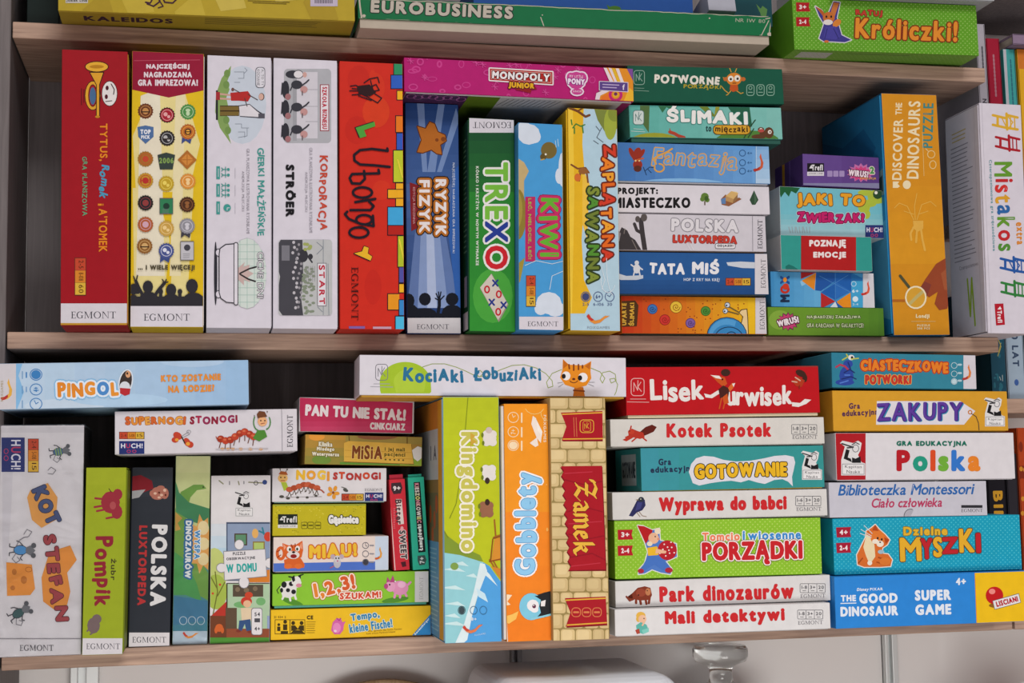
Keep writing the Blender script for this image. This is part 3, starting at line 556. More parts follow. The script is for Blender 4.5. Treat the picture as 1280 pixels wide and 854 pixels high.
@art
def p_fizyk(a):
    a.bg('#223f78'); a.grad(500, 120, 582, 230, '#24437c', '#3b5a92', 6, 1); a.grad(500, 230, 582, 400, '#4a669c', '#1f3a6e', 8, 1)
    for q in ([(534, 215), (544, 215), (556, 128), (548, 128)], [(528, 215), (534, 215), (530, 128), (521, 128)], [(546, 215), (552, 215), (574, 150), (570, 135)]): a.P(q, '#6c86b4')
    for q, c in (([(519, 288), (556, 288), (574, 385), (509, 385)], '#5b74a6'), ([(526, 288), (549, 288), (560, 385), (522, 385)], '#7e94be'), ([(533, 288), (542, 288), (546, 385), (534, 385)], '#a4b4d2')): a.P(q, c)
    a.P([(567, 215), (577, 200), (577, 385), (571, 385), (560, 290)], '#2d5ca6')
    m = [(521.5, 158), (532, 161), (537, 152.5), (543, 155), (547, 165), (556, 169), (557.5, 176), (550, 181), (552, 193), (546, 192), (539, 187), (528, 191), (521.5, 190), (527, 175)]
    a.L(m, 2.4, '#5a2c10', True); a.P(m, '#ad641f'); a.Es([(546, 175, 2.2, 2.2), (554, 174, 3, 3)], '#7c3f14')
    a.P([(512, 228), (524, 232), (524, 284), (514, 289)], '#7d1c22'); a.T('EDYCJA RODZINNA', 517, 257, 46, 3.6, '#c8a0a4', rot=90)
    for t, x, y, l in (('RYZYK', 551, 259, 70), ('FIZYK', 530.5, 258, 66)): a.T(t, x, y, l, 13.5, '#e0dcdc', rot=90, b=2, o=[('#b06a24', 2.6), ('#24140e', 4)])
    a.T('NAJCZĘŚCIEJ NAGRADZANA GRA IMPREZOWA!', 567, 260, 113, 4.6, '#b6c2d8', rot=90, b=.3)
    d = '#10141f'; a.R(500, 392, 582, 400, d); a.Es([(511, 376, 7, 9), (531, 374, 7.5, 8), (565, 374, 8, 8), (512, 392, 12, 12), (531, 393, 15, 8), (565, 391, 13, 10)], d); a.L([(547, 394), (549, 382), (549, 375)], 4, d); a.Ls([[(549, 376), (545, 367)], [(549, 376), (548, 365)], [(549, 376), (551, 365)], [(549, 376), (555, 370)], [(549, 376), (544, 373)]], 1.5, d)
    a.R(500, 397.5, 582, 420, '#c6c4c6'); a.EG(541, 408.5, 40, 6)
@art
def p_trexo(a):
    a.bg('#1f682a'); a.grad(580, 160, 650, 240, '#15482a', '#226a2c', 5, 1); a.grad(580, 240, 650, 420, '#257a2c', '#2f8a30', 5, 1); a.E(616, 370, 25, 34, '#459c3a')
    a.R(580, 140, 650, 166, '#cac8d0'); a.EG(615, 156.5, 48, 7.5, rot=180)
    for t, c, y, l in (('TRE', '#71b23c', 239, 72), ('X', '#24398c', 290, 27), ('O', '#c2202c', 322, 30)): a.T(t, 620.5, y, l, 29, c, rot=90, b=3, o=[('#dcdcd8', 2.6)])
    a.T('KÓŁKO I KRZYŻYK W NOWYM WYMIARZE', 597, 270, 124, 4.6, '#d0d6cc', rot=90, b=.4)
    a.P([(600, 361), (614.5, 342), (635.5, 381), (623.5, 403)], '#8f8878'); a.P([(600, 359.5), (614, 342.5), (634.5, 380), (622.5, 400.5)], '#c6beb2')
    for x, y in ((608.7, 362), (623.4, 368), (622.7, 390)): a.O(x, y, 2.8, 4, 2, '#b8202c')
    for x, y in ((619, 354), (614.6, 378), (629.4, 381.5)): a.Ls([[(x - 3, y - 3.5), (x + 3, y + 3.5)], [(x + 3, y - 3.5), (x - 3, y + 3.5)]], 2.2, '#25357f')
@art
def p_kiwi(a):
    a.bg('#4494cc'); a.Es([(661, 168, 14, 13), (655, 160, 8, 9), (669, 171, 7, 8), (703, 212, 5, 22), (699, 220, 5, 10), (686, 379, 16, 14), (694, 386, 12, 10), (676, 386, 8, 8)], '#c8d2de')
    a.P([(646, 197), (655, 203), (661, 214), (655, 226), (655, 262), (646, 288)], '#b9a372'); a.E(647, 268, 11, 32, '#86762f'); a.E(645, 262, 8, 24, '#9a8a3a')
    a.E(686, 188, 10, 10.5, '#6f5f30'); a.E(679, 196, 4, 4, '#5c4c24'); a.L([(680, 199), (676, 200)], 1.4, '#b89a50'); a.Ls([[(694, 176), (695, 184)], [(697, 174), (698, 183)]], .7, '#b8d0e0'); a.Es([(682, 193, 1.3, 1.3)], '#dcdcd0')
    a.R(656.5, 246, 669, 327, '#b0285c'); a.T('LEĆ, NIELOCIE, LEĆ!', 662.5, 286, 76, 5.5, '#8cb83c', rot=90, b=.3)
    a.T('KIWI', 686, 284, 74, 25, '#5ea82e', rot=90, b=2.4, jit=.7, o=[('#bc2a60', 3.2), ('#7a1a44', 4)])
    a.age(658, 345, 669, 383, rot=90, t=('2-4', '5-108', '15')); a.P([(647, 330), (656, 322), (650, 352), (647, 356)], '#9a8a38'); a.Ls([[(656, 332), (670, 326), (690, 330), (706, 326)], [(687, 362), (690, 345), (706, 338)]], .8, '#c0d4e2')
    a.R(640, 396, 712, 418, '#ccc8d0'); a.EG(678.5, 405, 38, 6)
@art
def p_sawanna(a):
    a.bg('#a9c6d4'); a.P([(704, 130), (730, 130), (728, 180), (732, 230), (727, 300), (730, 350), (740, 372), (731, 392), (706, 392)], '#d9ac20'); a.P([(704, 130), (716, 130), (718, 240), (715, 392), (706, 392)], '#e3bf3c'); a.P([(728, 210), (737, 230), (734, 300), (728, 280)], '#e0b842')
    a.P([(741, 130), (776, 130), (773, 160), (758, 168), (747, 150)], '#74803a'); a.E(763, 155, 8, 20, '#96a43c'); a.E(768, 142, 8, 10, '#7e8c34'); a.L([(709, 134), (722, 139), (732, 146), (737, 144)], 3, '#6e4020'); a.L([(722, 139), (729, 135)], 2, '#6e4020')
    a.Ls([[(716, 160), (720, 155), (726, 158), (731, 156)], [(718, 160), (718, 167)], [(728, 158), (729, 166)], [(715, 156), (714, 150)]], 1.6, '#3e7a34'); a.Ls([[(714, 206), (722, 211), (732, 210), (736, 216)], [(726, 211), (724, 226)], [(733, 212), (735, 228)]], 2.2, '#7a4a28'); a.E(729, 214, 6, 4, '#8e5a2c'); a.E(722, 222, 4, 5, '#c86a2c')
    a.Ls([[(745, 158), (750, 164), (746, 172), (754, 178)], [(752, 160), (748, 168)], [(742, 176), (748, 180)]], .9, '#55606a')
    a.T('SAWANNA', 741, 294, 120, 17, '#55842e', rot=91, b=2, jit=.7, o=[('#2c3c1c', 2.2)], cols=['#7a8a34', '#4f8a2e', '#6a7a30'])
    a.T('ZAPLĄTANA', 759, 254, 146, 20, '#dd7420', rot=91, b=2, jit=.8, o=[('#6a2416', 2)], cols=['#c83a24', '#e07c22', '#e29a2a', '#d8641e'])
    for x in (732, 747.5, 762): a.O(x, 371, 5.6, 6, .9, '#4a5a84')
    a.E(732, 371, 4.5, 4.8, '#3c4472'); a.T('6+', 747.5, 371, 6, 5, '#4a5a84', b=.4); a.Ls([[(762, 371), (764, 368)], [(762, 371), (759, 369)]], .8, '#4a5a84')
    for x, t, l in ((732, '2-5', 8), (748, '6-106', 13), (762, '30', 6)): a.T(t, x, 380.5, l, 3.6, '#4a5a84')
    a.Ls([arc(760, 352, 9, 14, 200, 20, 8), arc(768, 330, 10, 40, 190, 100, 6), [(752, 335), (756, 350), (752, 362)]], .7, '#d4dee4')
    a.swoosh(747, 400, 10); a.T('FOXGAMES', 748, 409.5, 28, 3, '#8a98a4')
@art
def p_pony(a):
    a.bg('#ae1a6c'); rnd = random.Random(9)
    for i in range(26):
        x, y = rnd.uniform(510, 760), rnd.uniform(72, 128); a.O(x, y + .05 * (x - 650), rnd.uniform(2, 6), rnd.uniform(2, 5), rnd.uniform(1, 2.2), '#c23c86')
    for i in range(16):
        x, y = rnd.uniform(510, 750), rnd.uniform(74, 126); y += .05 * (x - 650); a.Ls([[(x - 4, y), (x + 4, y)], [(x, y - 4), (x, y + 4)], [(x - 3, y - 3), (x + 3, y + 3)]], 1, '#c8468e')
    q = [(612, 86), (690.3, 90.5), (690.3, 105.7), (612, 100.3)]; a.L(q, 3, '#e0d8da', True); a.P(q, '#a8231f'); a.L([(614, 88), (688.5, 92.2), (688.5, 103.6), (614, 98.6), (614, 88)], .6, '#d8b0a8')
    a.T('MONOPOLY', 651, 95.8, 72, 9.5, '#e6e2e2', rot=3.4, b=1.6, o=[('#3a1414', .8)])
    a.P([(636, 104), (667, 106), (671, 112), (664, 113), (663, 117), (651, 114), (645, 113), (643, 109), (634, 110)], '#8a1a22')
    a.T('JUNIOR', 651.5, 107.6, 32, 8.5, '#dca822', rot=3, b=1.4, jit=.6, o=[('#54141a', 1.2)])
    for r, c in ((1.8, '#e0cede'), (0, '#bf3f8a')): a.Es([(720, 101, 11 + r, 11 + r), (713, 97, 5 + r, 6 + r), (727, 98, 6 + r, 7 + r), (721, 115, 7 + r, 4 + r)], c)
    a.T('MY LITTLE', 720, 96, 17, 4, '#e6d4e2', rot=3, jit=.6); a.T('PONY', 720, 102.5, 21, 8, '#e6d8e6', rot=3, b=1.2, jit=.5, o=[('#7a2a7a', .8)]); a.T('JUNIOR', 721, 115, 11, 3, '#e6d4e2', rot=3)
    for q, c in (([(756, 84), (796, 87), (796, 136), (742, 132), (748, 116), (760, 109), (768, 109)], '#d98a24'), ([(754, 85), (758, 85.5), (769, 108), (764, 108)], '#dccfd4'), ([(760, 85), (764, 86), (773, 108), (770, 108)], '#dccfd4'), ([(764, 86), (768, 86), (777, 108), (774, 108)], '#d8b02c'), ([(769, 86), (773, 86), (782, 110), (778, 110)], '#ddd2d0'), ([(783, 86), (796, 87), (796, 112)], '#7a4a94'), ([(742, 132), (745, 117), (760, 110), (764, 113), (750, 120), (747, 132)], '#d8ccd2'), ([(748, 132), (752, 121), (762, 116), (768, 120), (764, 132)], '#dd7022'), ([(776, 134), (786, 110), (793, 116), (792, 136)], '#e2b030')): a.P(q, c)
    a.O(769, 119, 7, 7, 3.4, '#b8246e'); a.E(769, 119, 4, 4, '#d8a52e'); a.E(769, 118, 2.2, 2.2, '#6a2a5a')
    q = [(749, 102.5), (784, 104), (784, 115), (749, 113)]; a.L(q, 1.6, '#d6ccd8', True); a.P(q, '#574082'); a.Ls([[(753, 106), (773, 107)], [(753, 109.5), (770, 110.3)]], 1.2, '#b8a8cc'); a.T('f', 779, 109.5, 3, 7, '#d8d0e0', b=.6)
@art
def b_pony(a):   # underside
    w, h = a.w * 1000, a.h * 1000
    a.bg('#b9b6b8'); a.R(0, 0, 70, h, '#4a2a50'); a.R(70, 0, 106, h, '#5f7a24')
    for i in range(8): a.O(8 + i * 8, 12 + 3 * math.sin(i * 2), 5, 8, 1.4, '#a0629a')
    a.Ls([[(116 + i * 6, 5), (108 + i * 6, 34)] for i in range(11)], .9, '#55555a'); a.R(246, 0, w, h, '#8c2a5c')
# ================================================= upper shelf, lying boxes
@art
def p_potw(a):
    a.bg('#155440'); a.nk(799, 97, 1.1, '#8fae9f'); a.Ls([[(793, 110), (805, 110.5)], [(793, 113), (811, 114)]], .7, '#7a9a8a')
    a.T('POTWORNE', 859, 99.5, 82, 12.5, '#dcd8cc', rot=2, b=1.6, jit=1); a.T('PORZĄDKI', 878, 109, 47, 7, '#a8962c', rot=1.5, b=.6, jit=1)
    o = '#cf7f2a'; a.Ls([[(910, 116), (906, 113), (902, 108)], [(914, 113), (910, 118), (908, 119)], [(920, 113), (926, 117), (929, 116)], [(904, 97), (908, 100)], [(926, 97), (931, 100)], [(914, 90), (912, 85)], [(919, 90), (921, 85)]], 1.1, '#c4943a')
    a.E(917.5, 99, 9.5, 8, o); a.Es([(907, 99, 3, 2.6), (929, 99, 3, 2.6)], '#b8642a'); a.P([(913, 106), (922, 106), (923, 113), (916, 115), (912, 112)], '#b8501f'); a.Es([(913.5, 98.5, 3.6, 3.8), (921.5, 98, 3.8, 4)], '#e0dcd0'); a.Es([(913.5, 99, 1.5, 1.6), (922, 98.5, 1.5, 1.6)], '#2a1c18'); a.L([(916, 104), (920, 104)], 1, '#54201a')
    for x in (938, 950.6, 963): a.RO(x - 4.6, 106, x + 4.6, 119.5, 3, .9, '#84ab98'); a.O(x, 110, 2, 2, .8, '#84ab98'); a.L([(x - 2.5, 115.5), (x + 2.5, 115.5)], 1, '#84ab98')
@art
def p_slim(a):
    a.bg('#4fa098'); a.grad(770, 125, 985, 185, '#56a79c', '#7cb9b0', 8, 0); a.R(770, 128, 985, 134, '#4a968e')
    for q, c in (([(800, 128), (812, 128), (811, 166), (800, 150)], '#4f6b3c'), ([(820, 128), (850, 128), (842, 139), (833, 134), (828, 141)], '#2f6a48'), ([(868, 128), (880, 128), (896, 147), (886, 144)], '#6a7c2c'), ([(895, 128), (900, 128), (897, 150), (892, 150)], '#8e9030'), ([(906, 128), (936, 128), (940, 158), (930, 160), (914, 140)], '#235d44'), ([(853, 128), (862, 128), (858, 133)], '#2f6a48')): a.P(q, c)
    a.E(818, 178, 32, 12, '#93972e'); a.E(934, 176, 40, 13, '#4d7d36'); a.E(905, 180, 30, 7, '#2f6038'); a.E(872, 181, 22, 6, '#356a48')
    a.Ls([[(928, 176), (938, 158), (944, 150)], [(930, 166), (926, 158)], [(935, 172), (942, 161)]], 1.4, '#25462c'); a.Ls([[(837, 165), (843, 167), (848, 170), (855, 172)]], 4, '#a8402c'); a.Ls([[(838, 164), (837, 161)]], 1, '#a8402c')
    a.Es([(951, 162, 4, 3), (955, 167, 6, 4), (961, 166, 6, 7), (948, 171, 9, 3)], '#5c3a24'); a.Es([(951, 162, 2, 2), (962, 165, 2.4, 2.6)], '#ded6cc'); a.Es([(951.3, 162, .9, .9), (962.4, 165, 1, 1)], '#2a1c18'); a.E(951, 163.5, 4, 2, '#b04a44')
    a.nk(798, 147, 1.1, '#5a7a78', '#c4d0cc'); a.Ls([[(792, 161), (804, 162)], [(789, 164), (806, 165)]], .7, '#bcd2cc')
    a.T('ŚLIMAKI', 884, 144, 102, 23, '#e2e2de', rot=1.5, b=3, jit=.5, o=[('#3c7c74', .8)]); a.RR(891, 156, 938, 168.5, 5, '#5a3a18'); a.RR(891.8, 156.8, 937.2, 167.7, 5, '#cb9b2c'); a.T('to', 885.5, 161, 7, 7, '#1c3a3c', b=.6); a.T('mięczaki', 914, 162.6, 41, 9.5, '#3a2410', b=.7, jit=.6)
@art
def p_fant(a):
    a.bg('#4f86c2'); a.grad(770, 175, 965, 234, '#3f6fae', '#6ba0d2', 8, 0); a.E(850, 232, 60, 9, '#7fb0da'); a.E(925, 180, 30, 8, '#5a92ca')
    a.Es([(796, 193, 5, 9, 20), (790, 192, 3, 8, -25), (801, 193, 3, 8, 35), (797, 206, 6, 6)], '#8f2e1e', n=14); a.E(797, 211, 5, 4, '#5a2a1c'); a.Es([(794.5, 201, 1.2, 1.2), (799, 201, 1.2, 1.2)], '#e0c080'); a.Ls([[(796, 200), (804, 198)]], 2, '#b8562a'); a.Ls([[(806, 214), (812, 209), (819, 210)], [(804, 209), (808, 219)], [(810, 212), (814, 216)]], .9, '#1c3454')
    a.T('Fantazja', 868, 202, 106, 29, '#6a98c6', rot=3, b=.6, sh=.12, jit=.5, o=[('#d09b46', 1.25)])
    a.L([(820, 205), (817, 199), (822, 195), (834, 190), (840, 186)], 2.2, '#d09b46'); a.L(arc(824, 210, 6, 5, 200, -90, 10), 2, '#d09b46')
    for y in (191.5, 203.5, 214): a.O(928, y, 3.8, 3.8, .8, '#24507e'); a.T('4+', 937, y, 6, 3.4, '#24507e')
    a.R(945, 175, 970, 236, '#8ab3d8'); a.grad(945, 175, 970, 236, '#6f9fce', '#b0cae0', 5, 1); a.L([(945, 180), (945, 234)], .7, '#b8d0e4'); a.swoosh(950.5, 205, 8.5, '#a83428', '#c05a3a', rot=-70)
@art
def p_town(a):
    a.bg('#d0cdd3'); a.T('PROJEKT:', 797, 239.7, 51, 10.5, '#19181a', b=2); a.T('MIASTECZKO', 815, 253.5, 96, 13.5, '#19181a', b=2.4)
    a.L([(881, 252), (881, 256)], 1.6, '#5a4a34'); a.Es([(881, 246, 5, 5), (878, 249, 3, 3), (884, 250, 3, 3)], '#5c7a34'); a.Es([(883, 248, 2.5, 3)], '#3c5a26')
    a.P([(901, 249), (907, 243), (914, 250), (924, 247), (927, 249), (911, 258), (902, 256)], '#8a5a3c'); a.P([(907, 245), (914, 239), (923, 242), (917, 249)], '#c9a668'); a.P([(914, 239), (923, 242), (921, 240)], '#ddc48a'); a.P([(907, 245), (917, 249), (916, 254), (907, 251)], '#b08a58'); a.P([(917, 249), (922, 243), (922, 248), (917, 254)], '#8c6a44'); a.P([(901, 249), (907, 247), (907, 255), (902, 255)], '#5a7ca8')
    a.P([(942.5, 238), (948, 250), (944, 256), (940, 256), (937, 250)], '#2f4a36'); a.P([(942.5, 238), (946, 250), (943, 256)], '#45624a')
@art
def p_lux(a):
    a.bg('#c4c1c8'); d = '#3a3638'
    a.P([(770, 300), (777, 284), (784, 288), (788, 296), (794, 300), (802, 313), (802, 316), (770, 316)], d); a.L([(806, 312), (803, 292), (801, 275)], 6, d); a.L([(803, 292), (796, 288), (793, 280)], 4, d); a.Es([(797, 274, 3, 4), (805, 272, 4, 5)], '#544e4c'); a.Ls([[(781, 286), (780, 292)], [(790, 300), (796, 312)]], 1, '#77706c'); a.P([(770, 284), (776, 292), (774, 302), (770, 302)], '#8a8488')
    a.T('POLSKA', 881, 282, 84, 16, '#d2d0d4', rot=1.5, b=3, o=[('#86848a', 1)]); a.T('LUXTORPEDA', 881, 299.5, 80, 10, '#bb3a2e', rot=1.2, b=2, o=[('#7a2a26', .6)]); a.RR(894, 304.5, 919, 311, 2, '#d8d6da'); a.RO(894, 304.5, 919, 311, 2, .7, '#44444a'); a.T('ODJAZD!', 906.5, 307.7, 20, 3.6, '#38383c', b=.5)
    a.Ls([[(858, 304), (864, 314)], [(862, 303), (868, 315)]], 1, '#d2d0d4'); a.L([(940.5, 267), (941, 317)], .7, '#8a8890'); a.EG(950, 293, 36, 6, rot=-90)
@art
def p_bear(a):
    a.bg('#25558f'); a.grad(770, 350, 946, 372, '#235089', '#1d4478', 4, 1); a.P([(770, 341), (783, 345), (804, 344), (804, 348), (796, 350), (776, 350), (770, 347)], '#b9c2cc'); a.P([(908, 328), (926, 327), (946, 328), (946, 335.5), (928, 335), (910, 332)], '#bfc6ce')
    a.Es([(796, 336, 4.4, 6), (796, 328.5, 2.8, 2.8)], '#c8ccd2'); a.Ls([[(793, 340), (792, 344)], [(799, 340), (800, 344)], [(793, 334), (789, 331)], [(799, 334), (803, 337)]], 1.8, '#c8ccd2')
    a.T('TATA', 834, 336, 44, 15, '#dadce0', rot=1, b=2.6, jit=.5); a.T('MIŚ', 882, 333.5, 34, 20, '#dadce0', rot=1, b=2.6, jit=.4); a.T('HOP Z KRY NA KRĘ!', 877, 350, 45, 4.8, '#c6ced8', rot=.5, b=.3)
    a.age(907.5, 348, 938, 356.5, t=('2-4', '5-108', '15')); a.R(943.5, 312, 966, 375, '#cac7cb'); a.EG(954, 342, 36, 6, rot=-90)
@art
def p_snail(a):
    a.grad(770, 365, 946, 424, '#b52c16', '#e0b820', 16, 0); rnd = random.Random(2); a.Es([(rnd.uniform(800, 935), rnd.uniform(373, 416), .9, .9) for i in range(44)], '#8c3c16', n=6)
    for x, y, r, c, d in ((815.5, 386.5, 5.6, '#3a6fb0', '#24406c'), (845, 384, 7, '#dcb83a', '#8c5a1c'), (882, 389, 5.4, '#4c8a34', '#2c5a24'), (831, 400, 6, '#c2342c', '#8a201c'), (863, 404, 5.4, '#7a5a9c', '#4c3468')):
        a.E(x, y, r + .8, r + .8, d); a.E(x, y, r, r, c); a.L([(x + r * .75 * (1 - t / 14) * math.cos(t * .8), y + r * .75 * (1 - t / 14) * math.sin(t * .8)) for t in range(15)], .9, d)
    a.P([(770, 377), (794, 376), (798, 382), (796, 408), (770, 409)], '#4a3016'); a.T('UPARTE', 780, 393, 28, 7, '#caa03a', rot=-90, b=.8, jit=.6); a.T('ŚLIMAKI', 789, 393, 29, 8, '#caa03a', rot=-90, b=.8, jit=.6)
    k = '#1e3650'; a.P([(922, 424), (926, 404), (928, 396), (923, 391), (926, 387), (934, 386), (935, 396), (936, 424)], '#55401c'); a.P([(923, 424), (927, 404), (929, 396), (924, 391), (927, 388), (933, 387), (934, 397), (935, 424)], '#dcc490')
    a.Ls([[(924, 391), (910, 383)], [(923, 393), (908, 389)]], 1.6, '#6a5a30'); a.Es([(909, 381.5, 3.6, 3.6), (906.5, 389, 3.4, 3.4)], '#3a4a5c'); a.Es([(909, 381.5, 2.8, 2.8), (906.5, 389, 2.6, 2.6)], '#c8d2dc'); a.Es([(908, 382, 1.2, 1.2), (905.6, 389.3, 1.1, 1.1)], k)
    a.E(908.5, 421, 25.5, 24.5, k); a.E(908.5, 421, 24.5, 23.5, '#3480b8'); a.P(arc(908.5, 421, 23, 22, 190, 300, 10) + arc(908.5, 423, 19, 17, 300, 190, 10), '#4f98cc'); a.L(arc(911, 424, 18, 15, 180, 350, 14), 1.1, k); a.L(arc(914, 424, 8, 9, 170, 360, 12), 1.1, k)
    a.R(944, 365, 966, 424, '#cac7cb'); a.EG(952.5, 394, 36, 6, rot=-90)
def burst(a, cx, cy, rx, ry, col, n=14, seed=1):
    r = random.Random(seed); a.P([(cx + rx * (1 if k % 2 else .66 + .12 * r.random()) * math.cos(k * math.pi / n), cy + ry * (1 if k % 2 else .66 + .12 * r.random()) * math.sin(k * math.pi / n)) for k in range(2 * n)], col)
@art
def p_virus(a):
    a.bg('#638d2a'); a.grad(1050, 380, 1110, 424, '#5f8a28', '#4c7826', 5, 0); a.E(975, 400, 14, 12, '#7aa03a'); burst(a, 985, 402, 15, 12, '#5c2440'); burst(a, 985, 402, 13.5, 10.5, '#b83c6c', seed=2)
    a.T('WIRUS!', 985, 402, 27, 9, '#e2d8dc', rot=-14, b=1.2, jit=.6, o=[('#4a1430', 1)]); a.T('NAJBARDZIEJ ZARAŹLIWA', 1042, 396.5, 67, 6, '#b9c49a', b=.5, jit=.5, o=[('#33461c', .6)]); a.T('GRA KARCIANA W GALAKTYCE!', 1044, 407, 71, 6, '#b9c49a', b=.4, jit=.5, o=[('#33461c', .6)])
@art
def p_mox(a):
    a.bg('#3f8abc'); a.grad(955, 338, 1030, 388, '#3a84b8', '#62a6cf', 6, 0); a.P([(1000, 352), (1024, 340), (1034, 340), (1002, 358)], '#84b8d6')
    for q, c in (([(1001, 338), (1022, 340), (1001, 349)], '#9c2426'), ([(1002, 351), (1020, 341), (1018, 363)], '#cf7f24'), ([(1020, 341), (1043, 341), (1043, 352), (1026, 364), (1019, 363)], '#20529a'), ([(1043, 341), (1064, 341), (1064, 364), (1044, 375), (1026, 366), (1043, 353)], '#1f5aa4'), ([(1044, 352), (1063, 364), (1044, 375)], '#2a66b0'), ([(1026, 366), (1044, 377), (1026, 386)], '#ac2628'), ([(1046, 377), (1063, 366), (1064, 386), (1050, 386)], '#d8861f'), ([(1044, 377), (1052, 386), (1036, 386)], '#c9d2d8'), ([(1044, 377), (1056, 386), (1048, 386)], '#1f5aa4'), ([(1064, 341), (1078, 348), (1078, 351), (1064, 351)], '#246aa8')): a.P(q, c)
    a.Ls([[(1044, 341), (1044, 376)], [(1024, 345), (1064, 366)], [(1026, 365), (1060, 344)]], .6, '#4a84c0'); a.R(1064, 351.5, 1078.5, 388, '#3f9cc8'); a.O(1067, 355, 3, 3, .7, '#bcd6e6'); a.T('6+', 1069, 364, 8, 4, '#cfe0ea', b=.5); a.Es([(1069, 374, 3.6, 3.6)], '#cfe0ea'); a.T('2-4', 1069, 380.5, 7, 2.6, '#cfe0ea')
    a.T('MOX', 981, 361.5, 33, 12, '#1c2c4a', rot=-90, b=2.4, cols=['#1a2844', '#b8301f', '#20488a']); a.E(982, 358.5, 4, 4, '#c23a24'); a.E(981, 350, 2.4, 3, '#dc8a2a')
    a.R(1078.5, 336, 1098, 388, '#c9c8ce'); a.swoosh(1084, 362, 7, '#b8302a', '#d0553a', rot=-65)
@art
def p_emo(a):
    a.bg('#2f9086'); a.R(1001.5, 290, 1070, 340, '#a81d1e'); a.L([(1001.5, 290), (1001.5, 340)], .6, '#841416'); a.T('POZNAJĘ', 1034.5, 305, 46, 11, '#dfd6d4', b=1.6); a.T('EMOCJE', 1037, 319.5, 41, 9.5, '#dfd6d4', b=1.6); a.P([(982, 333), (986, 330.5), (992, 333), (998, 337), (982, 337)], '#1c6a62')
@art
def p_zwier(a):
    a.bg('#6cb3c0'); a.grad(970, 268, 1110, 300, '#6fb3be', '#a6c2c8', 5, 1); a.Ls([[(988 + i * 3, 291), (986 + i * 3 + (i % 3), 284)] for i in range(9)], 1.4, '#8ea2a8')
    a.P([(972, 232), (1000, 235), (995, 242), (989, 239), (986, 246), (981, 240), (976, 247)], '#1e5a34')
    a.Es([(1097, 246, 13, 9), (1082, 241, 10, 4), (1080, 258, 8, 9), (1088, 254, 8, 5), (1083, 268, 5, 6)], '#a4b53c'); a.Es([(1097, 243, 6, 6), (1106, 240, 4, 5)], '#2a4a2c'); a.E(1095, 241, 2, 2, '#e0e0d0')
    a.T('JAKI TO', 1039, 251, 85, 19, '#dd9a26', rot=1, b=3, jit=.7, o=[('#6c4a24', 1)]); a.T('ZWIERZAK?', 1038.5, 272.5, 84, 15, '#b51e60', rot=1, b=2.4, jit=.7, o=[('#5c1840', .9), ('#b8d0d4', 1.6)]); a.huch(1081.5, 281.5, 1104.5, 298)
@art
def p_trefl(a):
    a.bg('#5e4284'); a.grad(998, 190, 1106, 238, '#644a8c', '#54387a', 4, 0); a.R(998, 229, 1106, 240, '#7c7a9c'); a.R(1009, 204, 1030, 214.5, '#18161a'); a.T('Trefl', 1021.5, 209.5, 14, 7.5, '#d8d6da', b=.7); a.P([(1011.5, 210.5), (1014, 206.5), (1016.5, 210.5)], '#d8d6da'); a.R(1009, 214.8, 1030, 219.8, '#cfccd2'); a.T('JOKER LINE', 1019.5, 217.3, 18, 2.4, '#44424a')
    for i in range(3): a.RR(1034 + i * 7.5, 213.5, 1040.5 + i * 7.5, 221, 1, '#9a86b4')
    burst(a, 1076, 216, 18, 12, '#b86aa0'); burst(a, 1076, 217, 15, 9.5, '#c44078', seed=3); a.T('WIRUS!', 1073, 217, 25, 8, '#e4d4dc', rot=6, b=1, o=[('#5a1a40', .9)]); a.T('2', 1090, 213, 6, 9, '#4a8a4c', b=1.4, o=[('#dcd2c4', .9)]); a.T('EWOLUCJA', 1085, 223.5, 20, 3.4, '#cf9a3c', b=.3)
@art
def l_trefl(a):
    h = a.h * 1000; a.R(0, 0, 200, h, '#4f3670'); w = a.w * 1000; a.R(w - 62, 0, w - 54, h, '#c48a2c'); a.R(w - 40, 0, w - 37, h, '#6a4f8e')
